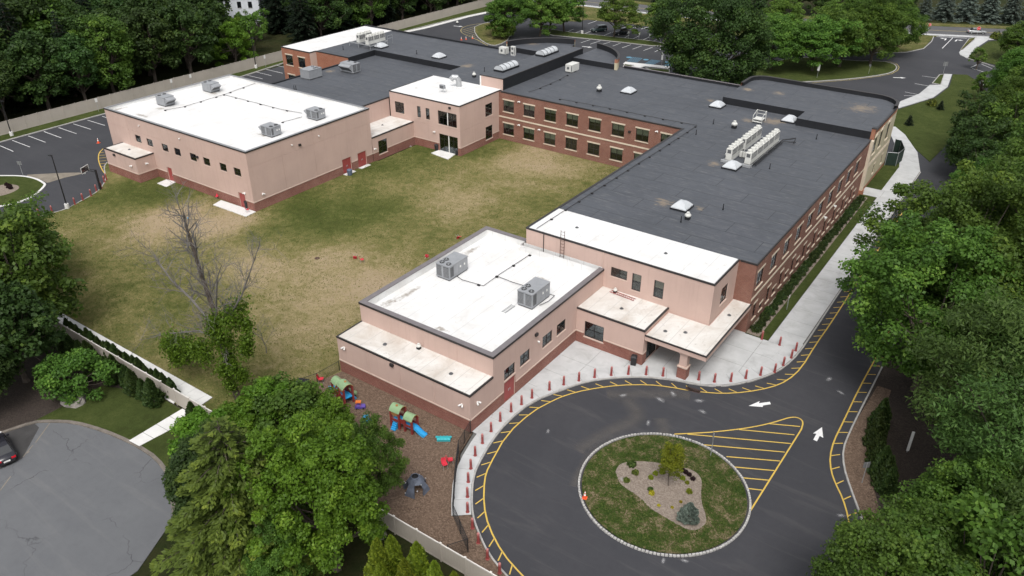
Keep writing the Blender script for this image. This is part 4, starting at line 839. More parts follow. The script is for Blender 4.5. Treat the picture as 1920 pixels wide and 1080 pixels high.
# ---- white-roofed two-storey block at the courtyard corner
kx0, kx1, ky0, ky1, HK = -97.75, -81.96, 101.75, 113.6, 8.92
wall('wall', (kx0, ky0), (kx1, ky0), 0, HK, BB, [(1.16, 3.29, 5.26, 7.25, 'p'), (6.34, 7.13, 5.3, 7.3, 'pn'), (8.28, 9.15, 5.3, 7.3, 'pn'), (11.02, 15.1, 4.98, 7.38, 'big'), (11.11, 15.2, .12, 3.3, 'gd')], [4.45], CAP)
wall('wall', (kx1, ky0), (kx1, 113.02), 0, HK, BB, [(108.97-ky0, 111.03-ky0, 5.12, 7.35, 'p'), (108.97-ky0, 111.03-ky0, .9, 3.27, 'p')], [4.45], CAP)
wall('wall', (kx0, ky1), (kx0, ky0), 0, HK, [(0, ST_)]); wall('wall', (kx1, 113.02), (kx1, ky1), HE-.5, HK, [(0, ST_)])
roof(rect(kx0+.02, kx1-.02, ky0+.02, ky1+.3), HK, 'roof_white'); coping([(kx0, ky1), (kx0, ky0), (kx1, ky0), (kx1, ky1)], .16, HK-.13, HK+.04, 'coping_dark')
# ---- north-west wing and pavilion
wall('wall', (-138.7, 112.7), (-130.0, 112.7), 0, HE+.05, [(0, 'brick_orange')], [(1.1, 3.2, 5.3, 7.4, 'b'), (4.9, 7.0, 5.3, 7.4, 'b'), (1.1, 3.2, 1.2, 3.2, 'b'), (4.9, 7.0, 1.2, 3.2, 'b')])
wall('wall', (-130.0, 112.7), (-130.0, 114.5), 0, HE+.05, [(0, 'stucco_pale')]); wall('wall', (-130, 114.5), (-120.7, 114.5), 0, HE, [(0, 'brick_orange')])
wall('wall', (-138.7, 138), (-138.7, 112.7), 0, HE, [(0, 'brick')]); wall('wall', (-86, 138), (-138.7, 138), 0, HE, [(0, 'brick')])
roof(rect(-138.68, -130.0, 112.72, 138), HE+.05, 'roof_white'); coping([(-138.7, 138), (-138.7, 112.7), (-130, 112.7), (-130, 114.4)], .2, HE-.1, HE+.1, 'coping_dark')
roof([(-130, 114.5), (-120.7, 114.5), (-120.7, 122.2), (-97.7, 122.2), (-97.7, 113.6), (-86.6, 113.6), (-86.6, 138), (-130, 138)], HE, 'roof_black')
coping([(-130, 114.5), (-120.7, 114.5)], .2, HE-.12, HE+.06, 'coping_dark')
mb = MB()
for a, b in (((-120.7, 114.5), (-120.7, 122.2)), ((-120.7, 122.2), (-97.7, 122.2))): mb.face([(a[0], a[1], HM), (b[0], b[1], HM), (b[0], b[1], HE+.02), (a[0], a[1], HE+.02)], 'membrane')
part(mb, 'roof_step')
coping([(-86.6, 137.9), (-138.6, 137.9)][::-1], .3, HE-.1, HE+.35, 'membrane', .2)
# ---- raised spine with barrel skylights
sx0, sx1, sy0, sy1, HS = -86.75, -81.7, 113.9, 141.6, 10.8
wall('wall', (sx0, sy0), (sx1, sy0), HE-.5, HS, [(0, ST_)]); wall('wall', (sx1, sy0), (sx1, sy1), HE-.5, HS, [(0, 'membrane')]); wall('wall', (sx0, sy1), (sx0, sy0), HE-.5, HS, [(0, 'membrane')]); wall('wall', (sx1, sy1), (sx0, sy1), 0, HS, [(0, 'brick')])
part(MB().box(sx0-.03, sx0+.25, sy0-.06, sy0+.2, HE, HS-.15, 'white_trim'), 'corner_flashing')
roof(rect(sx0+.02, sx1-.02, sy0+.02, sy1-.02), HS, 'roof_black'); coping([(sx0, sy0), (sx1, sy0), (sx1, sy1)], .18, HS-.1, HS+.05, 'coping_dark')
# ---- courtyard wing and east wing (brick)
xW0, xE, yC, yE0, yE1 = -46.86, -21.55, 113.02, 76.68, 124.9
cw = [-81.0+4.385*i for i in range(8)]; x0 = -81.96
BR = [(0, 'brick')]; BAND = [(4.22, .24, 'limestone')]
wall('wall', (x0, yC), (xW0, yC), 0, HE, BR, [(x-x0, x-x0+2.27, 5.4, 7.42, 'b') for x in cw] + [(x-x0, x-x0+2.27, 1.22, 3.22, 'b') for x in cw], [], BAND)
ey = [77.5+4.45*i for i in range(11)]
wall('wall', (xE, yE0), (xE, yE1), 0, HE, BR, [(y-yE0, y-yE0+2.15, 5.4, 7.45, 'b') for y in ey[:10]] + [(y+.6-yE0, y+1.65-yE0, 1.12, 3.1, 'bn') for y in ey[:10]] + [(y+2.82-yE0, y+3.85-yE0, 1.1, 1.98, 'bs') for y in ey[:10]], [], BAND)
wall('wall', (-23.56, yE0), (xE, yE0), 0, HE, BR, [], [], [])
wall('wall', (xW0, 113.02), (xW0, 76.68), 0, HE, BR, [(2.0+4.45*i, 4.15+4.45*i, zz, zz+2.02, 'b') for i in range(7) for zz in (1.22, 5.4)], [], BAND)
wall('wall', (xE, 140), (x0, 140), 0, HE, BR, [], [], BAND)
roof([(x0+.3, yC+.02), (xW0+.02, yC+.02), (xW0+.02, yE0), (xE-.02, yE0), (xE-.02, 139.95), (x0+.3, 139.95)], HE, 'roof_black')
coping([(x0+.4, yC), (xW0, yC), (xW0, 70.0)], .3, HE-.12, HE+.06, 'coping_dark'); coping([(-23.4, yE0), (xE, yE0), (xE, yE1)], .14, HE-.14, HE+.06, 'coping_dark')
coping([(-47, 139.9), (-71.3, 139.9)], .3, HE-.1, HE+.45, 'membrane', .1); coping([(-47, 139.9), (-71.3, 139.9)], .36, HE+.452, HE+.5, 'coping_grey', .13)
# ---- white-roofed end block
yW0, xW1 = 69.93, -23.56
wall('wall', (xW0, yW0), (xW1, yW0), 0, HE, BB, [(-35.49-xW0, -33.47-xW0, 6.04, 7.2, 'p'), (-32.85-xW0, -31.75-xW0, 5.15, 7.24, 'pn'), (-30.2-xW0, -29.05-xW0, 5.15, 7.24, 'pn'), (-27.6-xW0, -24.4-xW0, .13, 2.7, 'g2')], [], [], 0)
wall('wall', (xW1, yW0), (xW1, yE0), 0, HE, BB, [(72.4-yW0, 74.3-yW0, 5.05, 7.15, 'p'), (71.5-yW0, 74.5-yW0, .13, 2.7, 'g2')], [], [])
wall('wall', (xW0, yE0), (xW0, yW0), 0, HE, [(0, ST_)])
roof(rect(xW0+.02, xW1-.02, yW0+.02, yE0), HE+.03, 'roof_white'); coping([(xW0, yE0), (xW0, yW0), (xW1, yW0), (xW1, yE0-.03)], .16, HE-.13, HE+.07, 'coping_dark')
# ---- front block with broad parapet, and its lower apron
fx0, fx1, fy0, fy1, HF = -53.54, -36.37, 48.96, 71.03, 6.65
FB = [(0, 'brick_base'), (1.5, ST_)]
fops = [(50.74, 52.6, 2.72, 4.05, 'p'), (53.45, 55.2, 2.77, 4.2, 'p'), (57.5, 59.4, 2.77, 4.2, 'p'), (60.25, 62.05, 2.8, 4.2, 'p'), (50.72, 52.62, .14, 2.5, 'd')]
wall('wall', (fx1, fy0), (fx1, yW0), 0, HF, FB, [(a-fy0, b-fy0, c, d, k) for a, b, c, d, k in fops], [], CAP, 0)
wall('wall', (fx0, fy0), (fx1, fy0), 4.2, HF, [(0, ST_)], joints=5.5); wall('wall', (fx0, fy1), (fx0, fy0), 0, HF, FB, [], [], CAP); wall('wall', (xW0, fy1), (fx0, fy1), 0, HF, FB, [], [], CAP)
fp = [(fx0, fy0), (fx1, fy0), (fx1, yW0-.02), (xW0, yW0-.02), (xW0-.02, fy1), (fx0, fy1)]
fi = offs(fp, -.5, True); roof(fi, HF-.85, 'roof_white'); mb = MB()
for a, b in zip(fi, fi[1:]+fi[:1]): mb.face([(b[0], b[1], HF-.9), (a[0], a[1], HF-.9), (a[0], a[1], HF), (b[0], b[1], HF)], 'roof_white')
mb.box(xW0-.3, -36.6, yW0-.04, yW0-.02, HF-.85, HF+.15, 'roof_white'); part(mb, 'parapet')
coping([(xW0-.05, fy1), (fx0, fy1), (fx0, fy0), (fx1, fy0), (fx1, yW0-.05)], .6, HF-.03, HF+.06, 'coping_grey', .06); coping([(xW0-.05, fy1), (fx0, fy1), (fx0, fy0), (fx1, fy0), (fx1, yW0-.05)], .06, HF-.2, HF+.03, 'coping_dark', .08)
lx0, ly0, HL = -53.48, 45.33, 4.37
wall('wall', (lx0, ly0), (fx1, ly0), 0, HL, FB, [], [], CAP, 5.6); wall('wall', (fx1, ly0), (fx1, fy0), 0, HL, FB, [], [], CAP); wall('wall', (lx0, fy0), (lx0, ly0), 0, HL, FB, [], [], CAP)
roof(rect(lx0+.02, fx1-.02, ly0+.02, fy0), HL, 'roof_cream'); coping([(lx0, fy0-.02), (lx0, ly0), (fx1, ly0), (fx1, fy0-.02)], .16, HL-.12, HL+.05, 'coping_dark')
# ---- lobby
bx0, bx1, by0, HB = -36.37, -28.22, 64.27, 4.41
wall('wall', (bx0+.01, by0), (bx1, by0), 0, HB, FB, [(1.05, 3.42, 1.15, 3.1, 'p')], [], CAP); wall('wall', (bx1, by0), (bx1, yW0), 0, HB, FB, [(.9, 3.4, .14, 2.9, 'g2')], [], CAP)
roof(rect(bx0+.02, bx1-.02, by0+.02, yW0), HB, 'roof_cream'); coping([(bx0+.02, by0), (bx1, by0), (bx1, yW0-.02)], .18, HB-.12, HB+.06, 'coping_dark')
# ---- entrance canopy
HC = 3.91; cx1, cy0 = -21.43, 64.33
cp = [(bx1+.03, cy0), (cx1, cy0), (cx1, yE0-.03), (xW1+.03, yE0-.03), (xW1+.03, yW0-.03), (bx1+.03, yW0-.03)]
mb = MB(); mb.prism(cp, HC-.62, HC-.02, 'stucco', 'stucco', True); part(mb, 'canopy'); roof(offs(cp, -.1, True), HC, 'roof_cream')
coping([(bx1+.03, cy0), (cx1, cy0), (cx1, yE0-.05)], .14, HC-.1, HC+.04, 'coping_dark')
mb = MB(); c = (-23.85, 64.95)
mb.box(c[0]-.5, c[0]+.5, c[1]-.45, c[1]+.45, 0, 1.45, 'brick_base').box(c[0]-.56, c[0]+.56, c[1]-.51, c[1]+.51, 1.45, 1.6, 'stucco_pale').box(c[0]-.4, c[0]+.4, c[1]-.36, c[1]+.36, 1.6, HC-.62, 'stucco').box(c[0]-.5, c[0]+.5, c[1]-.46, c[1]+.46, HC-.86, HC-.62, 'stucco')
part(mb, 'canopy_column')
# ---- front rotunda: two half roofs inside curved parapets
rc, rr_, HR = (-84.8, 134.3), 13.5, 10.75
def arc(a0, a1, r, n=18): return [(rc[0]+r*cos(radians(a0+(a1-a0)*i/n)), rc[1]+r*sin(radians(a0+(a1-a0)*i/n))) for i in range(n+1)]
for a0, a1, xs in ((14.5, 76, sx1+.05), (100, 165.5, sx0-.05)):
    inner = arc(a0, a1, rr_-.35)
    poly = inner + ([(xs, inner[-1][1]), (xs, 137.65), (inner[0][0], 137.65)] if a0 < 50 else [(inner[-1][0], 137.65), (xs, 137.65), (xs, inner[0][1])])
    roof(poly, HR-1.0, 'roof_black')
    xa, xb = (xs, inner[0][0]+.3) if a0 < 50 else (inner[-1][0]-.3, xs)
    part(MB().box(xa, xb, 137.6, 137.64, HE-.2, HR-.95, 'membrane'), 'roof_step')
    o_ = arc(a0, a1, rr_); mb = MB()
    for i in range(len(o_)-1):
        for P, z0, z1, m in ((o_, 0, HR-.8, 'stucco_cream'), (o_, HR-.8, HR, 'brick_orange')): mb.face([(*P[i], z0), (*P[i+1], z0), (*P[i+1], z1), (*P[i], z1)], m)
        mb.face([(*inner[i+1], HR-1.1), (*inner[i], HR-1.1), (*inner[i], HR), (*inner[i+1], HR)], 'membrane')
    for e in (0, -1): mb.face([(*o_[e], 8.6), (*inner[e], 8.6), (*inner[e], HR-.5), (*o_[e], HR-.5)], 'stucco_cream'); mb.face([(*o_[e], HR-.5), (*inner[e], HR-.5), (*inner[e], HR), (*o_[e], HR)], 'brick_orange')
    part(mb, 'rotunda_parapet'); mid = arc(a0, a1, rr_)
    coping(mid, .46, HR-.01, HR+.06, 'coping_dark', .06)
e = arc(14.5, 14.5, rr_, 1)[0]
part(MB().box(e[0]-.5, e[0]+.03, 137.45, 137.95, HE-.3, HR-.6, 'stucco_cream').box(e[0]-.5, e[0]+.03, 137.44, 137.96, HR-.6, HR+.02, 'brick_orange'), 'rotunda_pier')
# ---- north-east corner pavilion with rounded parapet
HD = 10.55; dxe = -21.35
def corner(c, r, a0, a1, n=7): return [(c[0]+r*cos(radians(a0+(a1-a0)*i/n)), c[1]+r*sin(radians(a0+(a1-a0)*i/n))) for i in range(n+1)]
curve = [(dxe, 138.4)] + corner((dxe-4.2, 139.6), 4.2, 0, 90) + corner((-44.0, 140.9), 2.9, 90, 180) + [(-46.9, 137.2)]
front = [(-46.9, 129.1), (-33.1, 129.1), (-33.1, 124.95), (dxe, 124.95)]
roof(front + curve, HD-.62, 'roof_black')
mb = MB()
for a, b in zip(front, front[1:]): mb.face([(*a, HE-.2), (*b, HE-.2), (*b, HD-.6), (*a, HD-.6)], 'membrane')
a, b = (-46.9, 137.2), (-46.9, 129.1); mb.face([(*a, HE-.2), (*b, HE-.2), (*b, HD-.6), (*a, HD-.6)], 'membrane'); part(mb, 'roof_step')
inn_ = offs(curve, -.4); mb = MB(); L = 0
for i in range(len(curve)-1):
    a, b = curve[i], curve[i+1]; d = hypot(b[0]-a[0], b[1]-a[1])
    if i > 0:
        for z0, z1, m in ((0, .9, 'brick_orange'), (.9, 9.75, 'stucco_cream'), (9.75, HD, 'brick_orange')): mb.face([(*a, z0), (*b, z0), (*b, z1), (*a, z1)], m, [(L, z0), (L+d, z0), (L+d, z1), (L, z1)])
    L += d; mb.face([(*inn_[i+1], HD-.7), (*inn_[i], HD-.7), (*inn_[i], HD), (*inn_[i+1], HD)], 'membrane')
part(mb, 'curved_parapet'); coping(curve, .5, HD-.01, HD+.06, 'coping_dark', .06)
coping([(dxe, 125.0), (dxe, 138.4)], .3, HD-.65, HD-.45, 'coping_dark', .06)
part(MB().box(dxe-.5, dxe+.05, 124.9, 125.5, HE-.2, HD-.1, 'brick_orange').box(dxe-.55, dxe+.1, 124.85, 125.55, HD-.1, HD+.02, 'coping_dark'), 'corner_pier')
DB = [(0, 'brick_orange'), (.7, 'stucco_cream'), (9.35, 'brick_orange')]
wall('wall', (dxe, 124.95), (dxe, 139.6), 0, HD-.6, DB, [(1.5, 3.4, 5.9, 8.7, 'bn'), (5.0, 6.9, 5.9, 8.7, 'b'), (9.7, 11.6, 5.9, 8.7, 'b'), (5.6, 6.5, 1.5, 3.1, 'bn'), (10.9, 11.8, 1.5, 3.1, 'bn')], [], [(4.1, .35, 'limestone'), (4.6, .12, 'limestone')])
for y in (126.4, 129.9, 134.6):
    mb = MB(); A = [(y+.05+.95+cos(radians(t))*1.1, 8.75+sin(radians(t))*.42) for t in range(0, 181, 20)]; B = [(y+.05+.95+cos(radians(t))*1.28, 8.75+sin(radians(t))*.62) for t in range(0, 181, 20)]
    for i in range(len(A)-1):
        P = [A[i], B[i], B[i+1], A[i+1]]; mb.face([(dxe+.07, p[0], p[1]) for p in P], 'limestone'); mb.face([(dxe, B[i][0], B[i][1]), (dxe, B[i+1][0], B[i+1][1]), (dxe+.07, B[i+1][0], B[i+1][1]), (dxe+.07, B[i][0], B[i][1])], 'limestone'); mb.face([(dxe, A[i+1][0], A[i+1][1]), (dxe, A[i][0], A[i][1]), (dxe+.07, A[i][0], A[i][1]), (dxe+.07, A[i+1][0], A[i+1][1])], 'limestone')
    part(mb, 'window_arch')
part(MB().box(xE, xE+.42, 124.2, 124.9, 0, HE, 'limestone').box(xE, xE+.6, 124.05, 124.95, 0, .9, 'brick_orange'), 'corner_pilaster')
# ---- wall lamps, scuppers, notice plates
lamp = MB(); lamp.box(-.1, .1, -.1, .0, -.1, .1, 'white_trim').tube([(-.1, -.1, .03), (-.22, -.3, -.06)], .085, 'white_trim', 8).tube([(.1, -.1, .03), (.22, -.3, -.06)], .085, 'white_trim', 8); lamp = lamp.mesh('flood_lamp')
cam_ = MB().lathe([(.001, -.12), (.09, -.1), (.11, 0), (.11, .08), (.001, .1)], 'white_trim', (0, -.14, 0), 10).box(-.06, .06, -.1, 0, 0, .1, 'white_trim').mesh('dome_camera')
packm = MB().box(-.2, .2, -.22, 0, -.15, .15, 'coping_dark').box(-.17, .17, -.2, -.02, -.19, -.15, 'frame_dark').mesh('wall_lamp')
E_, S_ = pi/2, 0
for me, nm, x, y, z, rz in [(lamp, 'flood_lamp', -52.5, ly0, 3.4, S_), (lamp, 'flood_lamp', -37.3, ly0, 3.0, S_), (lamp, 'flood_lamp', fx1, 46.4, 3.0, E_), (packm, 'wall_lamp', -45.9, ly0, 4.0, S_), (packm, 'wall_lamp', fx1, 56.2, 5.3, E_), (cam_, 'dome_camera', fx1, 56.6, 4.2, E_),
        (lamp, 'flood_lamp', -117.6, ay0, 2.7, S_), (lamp, 'flood_lamp', ax1, 64.6, 2.9, E_), (packm, 'wall_lamp', -122.0, ay0, 3.6, S_), (cam_, 'dome_camera', -118.5, gy0, 8.2, S_), (cam_, 'dome_camera', -108, gy0, 8.2, S_), (packm, 'wall_lamp', -105.5+1.2, gy0, 6.1, S_),
        (cam_, 'dome_camera', gx1, 74.5, 8.0, E_), (cam_, 'dome_camera', gx1, 79.9, 7.9, E_), (packm, 'wall_lamp', gx1, 76.0, 7.6, E_), (lamp, 'flood_lamp', gx1, 68.0, 2.4, E_), (lamp, 'flood_lamp', -92.42, 91.6, 2.3, E_), (lamp, 'flood_lamp', -87.6, ky0, 3.4, S_), (packm, 'wall_lamp', -84.0, ky0, 8.3, S_),
        (lamp, 'flood_lamp', -77.5, yC, 7.7, S_), (lamp, 'flood_lamp', -77.5, yC, 3.5, S_), (lamp, 'flood_lamp', -73.2, yC, 3.5, S_), (packm, 'wall_lamp', -55.8, yC, 6.6, S_), (lamp, 'flood_lamp', -51.0, yC, 7.6, S_), (lamp, 'flood_lamp', xE, 104.0, 4.0, E_), (lamp, 'flood_lamp', xE, 108.6, 4.0, E_), (lamp, 'flood_lamp', -94.2, gy0, 2.7, S_), (cam_, 'dome_camera', bx1, 64.8, 3.2, E_)]:
    inst(nm, me, SB, (x-BX, y-BY, z), rz)
# ---- skylights on the roofs
def skylight(c, sx, sy, z, h=.8):
    o = inst('skylight', MB().box(-sx/2-.08, sx/2+.08, -sy/2-.08, sy/2+.08, 0, .22, 'membrane').mesh('skylight'), SB, (c[0]-BX, c[1]-BY, z))
    n = 8; mb = MB(); prof = [1, .98, .72, .45, .3, .15, 0]; zz = [0, .14, .52, .82, .93, .98, 1.0]; rings = []
    for s, q in zip(prof, zz):
        k = .62+.38*s; ring = []
        for t in range(16):
            a = t*4/16; side = int(a); f = a-side; P = [(-1, -1), (1, -1), (1, 1), (-1, 1)]; u, v = P[side], P[(side+1) % 4]
            ring.append(((u[0]+(v[0]-u[0])*f)*sx/2*max(s, .02), (u[1]+(v[1]-u[1])*f)*sy/2*max(s, .02), .22+q*h))
        rings.append(ring)
    for a, b in zip(rings, rings[1:]):
        for t in range(16): mb.face([a[t], a[(t+1) % 16], b[(t+1) % 16], b[t]], 'skylight_dome', smooth=False)
    mb.face(rings[-1], 'skylight_dome'); mb.build('dome', o)
for c, z in (((-34.4, 85.6), HE), ((-34.45, 102.0), HE), ((-46.9, 127.0), HE), ((-62.9, 125.7), HE), ((-105.7, 125.2), HE), ((-121.2, 124.8), HE)): skylight(c, 2.0, 2.2, z)
skylight((-34.52, 126.46), 2.0, 2.2, HE)
for yy in (117.2, 130.9):
    o = inst('skylight', MB().box(-1.05, 1.05, 0, 5.2, 0, .35, 'membrane').mesh('skylight'), SB, (-85.1-BX, yy-BY, HS))
    mb = MB(); A = [(cos(radians(t))*.98, .35+sin(radians(t))*.75) for t in range(0, 181, 18)]
    for i in range(len(A)-1): mb.face([(A[i][0], .05, A[i][1]), (A[i+1][0], .05, A[i+1][1]), (A[i+1][0], 5.15, A[i+1][1]), (A[i][0], 5.15, A[i][1])], 'skylight_dome', smooth=True)
    mb.face([(a[0], .05, a[1]) for a in A], 'skylight_dome'); mb.face([(a[0], 5.15, a[1]) for a in A[::-1]], 'skylight_dome'); mb.build('vault', o)
    for k in range(5):
        y = .1+k*1.25; mb = MB()
        mb.tube([(a[0]*1.02, y, .36+(a[1]-.35)*1.03) for a in A], .06, 'hvac_dark', 4); mb.build('glazing_bar', o)
# ---- conduits on the roofs
def conduit(pts, z, blocks=3.2):
    mb = MB(); mb.tube([(x, y, z+.16) for x, y in pts], .035, 'coping_dark', 5); o = part(mb, 'roof_conduit')
    bm_ = MB().box(-.16, .16, -.12, .12, 0, .14, 'black_plastic').mesh('support_block')
    for (x, y) in resample(pts, blocks)[:-1]: inst('support_block', bm_, o, (x, y, z))
conduit([(-70.4, 114.92), (-64.4, 115.17), (-54.89, 115.22), (-49.86, 115.37), (-46.26, 115.47), (-45.56, 115.6)] + [(-45.43, 113.11), (-45.45, 108.96), (-45.4, 101.91), (-45.47, 96.05)] + [(-45.6, 82), (-45.6, 76.7), (-45.6, 70.2)], HE)
conduit([(-77.33, 128.66), (-76.83, 124.56), (-76.85, 120.98), (-76.88, 116.96), (-77.05, 115.24)], HE)
conduit([(-119.73, 71.96), (-118.76, 74.64), (-118.98, 78.97), (-119.11, 83.06), (-120.34, 91.0)], HG-.45); conduit([(-119.11, 83.06), (-111.03, 83.15), (-104.81, 83.15), (-100.2, 83.78)], HG-.45); conduit([(-99.3, 78.92), (-98.92, 81.13), (-98.81, 82.53)], HG-.45)
conduit([(-45.75, 69.05), (-45.89, 63.18), (-45.8, 60.07), (-48.53, 59.78), (-49.54, 60.1)], HF-.85); conduit([(-45.89, 62.68), (-43.63, 62.56), (-42.15, 62.65)], HF-.85); conduit([(-39.07, 62.71), (-38.32, 62.78), (-38.23, 61.4), (-38.54, 60.17)], HF-.85)
part(MB().tube([(-44.4, yW0-.06, HF-.8), (-44.4, yW0-.06, HE+.1)], .05, 'coping_dark', 5), 'downpipe')
part(MB().tube([(-36.52, 69.84)+(HE-.1,), (-36.52, 69.84)+(5.0,)], .03, 'stucco_pale', 5), 'downpipe')
# small roof drains and vents that belong to the roof
drain = MB().lathe([(.22, 0), (.22, .03), (.12, .05), (.1, .14), (.001, .16)], 'hvac_dark', n=10).mesh('roof_drain')
for c, z in (((-48.47, 47.08), HL), ((-39.95, 47.06), HL), ((-32.31, 66.84), HB), ((-24.98, 67.19), HC), ((-22.55, 73.05), HC), ((-26.8, 66.22), HC), ((-42.01, 73.29), HE+.03), ((-30.69, 73.34), HE+.03), ((-120.73, 64.9), HA), ((-95.52, 97.13), 4.3), ((-48.5, 47.13), HL)):
    inst('roof_drain', drain, SB, (c[0]-BX, c[1]-BY, z))
pipe = MB().tube([(0, 0, 0), (0, 0, .8)], .06, 'membrane', 7).lathe([(.12, 0), (.07, .2)], 'membrane', n=8, capped=False).mesh('vent_pipe')
for c, z in (((-43.85, 118.05), HE), ((-44.02, 111.77), HE), ((-30.01, 104.48), HE), ((-30.03, 88.0), HE), ((-28.42, 120.34), HE), ((-126.18, 118.58), HE), ((-111.3, 124.77), HE), ((-95.15, 140.26), HE), ((-94.89, 140.45), HE), ((-115.14, 95.17), HM), ((-114.85, 95.37), HM), ((-87.33, 116.0), HS), ((-32.74, 81.74), HE)):
    inst('vent_pipe', pipe, SB, (c[0]-BX, c[1]-BY, z))
# concrete door pads
for nm, P in (('door_pad', [(-113.81, 64.29), (-114.02, 66.13), (-111.86, 66.48), (-111.33, 64.28)]), ('door_pad', [(-99.6, 64.18), (-100.04, 65.95), (-92.4, 66.24), (-92.18, 64.28)]), ('door_pad', [(-87.1, 99.89), (-86.87, 102.05), (-83.35, 102.13), (-82.74, 99.17)])):
    part(MB().prism(P, 0.02, 0.2, 'concrete_white'), nm)
for y in (85.2, 88.7): part(MB().box(gx1+.01, gx1+.75, y-1.1, y+1.1, .02, .16, 'concrete_white'), 'door_pad')

# ================================================================ VEGETATION
def leaf_mesh(name, C, A, N, ln, wd, tint, mat):
    """rhombic leaves: centres C, long axis A, normal N"""
    n = len(C); A = A - (A*N).sum(1, keepdims=True)*N; A /= np.linalg.norm(A, axis=1, keepdims=True)+1e-9; B = np.cross(N, A)
    ln = np.asarray(ln).reshape(-1, 1); wd = np.asarray(wd).reshape(-1, 1)
    V = np.empty((n, 4, 3), np.float32)
    V[:, 0] = C - A*ln*.5; V[:, 1] = C + B*wd*.5 - N*ln*.06; V[:, 2] = C + A*ln*.5; V[:, 3] = C - B*wd*.5 - N*ln*.06
    me = bpy.data.meshes.new(name); me.vertices.add(4*n); me.vertices.foreach_set('co', V.ravel())
    me.loops.add(4*n); me.loops.foreach_set('vertex_index', np.arange(4*n, dtype=np.int32))
    me.polygons.add(n); me.polygons.foreach_set('loop_start', np.arange(0, 4*n, 4, dtype=np.int32)); me.polygons.foreach_set('loop_total', np.full(n, 4, np.int32))
    at = me.attributes.new('tint', 'FLOAT', 'FACE'); at.data.foreach_set('value', np.clip(tint, 0, 1).astype(np.float32))
    me.materials.append(MATS[mat]); me.update(calc_edges=True); return me
def unit(v): return v/(np.linalg.norm(v, axis=-1, keepdims=True)+1e-9)
def broadleaf(seed, H, R, base, nclump, nleaf, leaf, mat, flat=.7, csize=.22, asp=.75, bark='bark', shell=.5, droop=0.0, tr=None, tintspread=.55):
    g = np.random.default_rng(seed); cz, rz = (H+base)/2, (H-base)/2
    lob = [(unit(g.normal(size=3)), g.uniform(.08, .2)) for _ in range(9)]
    cc = []; 
    while len(cc) < nclump:
        d = unit(g.normal(size=3))
        if d[2] < -.75: continue
        f = 0.86 + sum(a*max(0, float(d@v))**4*2.2 for v, a in lob); r = f*(shell+(1-shell)*g.random()**.6)
        p = d*r*np.array([R, R, rz]); 
        if p[2] < 0: p[:2] *= (1+.0*p[2])
        cc.append(np.array([0, 0, cz])+p)
    cc = np.array(cc); cs = R*csize*g.uniform(.65, 1.35, nclump); ct = g.random(nclump)
    per = nleaf//nclump; idx = np.repeat(np.arange(nclump), per); n = len(idx)
    e = unit(g.normal(size=(n, 3)) + np.array([0, 0, .35])); rad = cs[idx][:, None]*(.35+.75*g.random((n, 1))**.7)
    C = cc[idx] + e*rad*np.array([1, 1, flat])
    if droop: C[:, 2] -= droop*np.abs(g.normal(size=n))*rad[:, 0]
    N = unit(e*.55 + np.array([0, 0, .55]) + g.normal(size=(n, 3))*.45)
    A = g.normal(size=(n, 3)); 
    if droop: A = A*.35 + np.array([0, 0, -1.0]); N = unit(e + g.normal(size=(n, 3))*.4)
    ln = leaf*g.uniform(.55, 1.6, n); tint = tintspread*ct[idx] + (1-tintspread)*g.random(n)
    crown = leaf_mesh('crown', C, A, N, ln, ln*asp, tint, mat)
    mb = MB(); tr = tr or H*.02+.05; th = base+rz*.9
    bend = g.normal(size=2)*.25
    axis = lambda t: np.array([bend[0]*sin(t*2.5), bend[1]*sin(t*3.1), th*t])
    mb.tube([axis(t) for t in (0, .08, .3, .55, .8, 1)], [tr*1.5, tr*1.05, tr*.9, tr*.7, tr*.45, tr*.2], bark, 7, False)
    for k in g.choice(nclump, min(nclump, 34), replace=False):
        t = g.uniform(max(.25, base/th*.8), .9); a = axis(t); b = cc[k]; m = a*.45+b*.55+np.array([0, 0, -.06*np.linalg.norm(b-a)])
        r0 = tr*(.5-.3*t)+.02; mb.tube([a, m, b], [r0, r0*.6, r0*.2], bark, 4, False)
    return mb.mesh('trunk'), crown
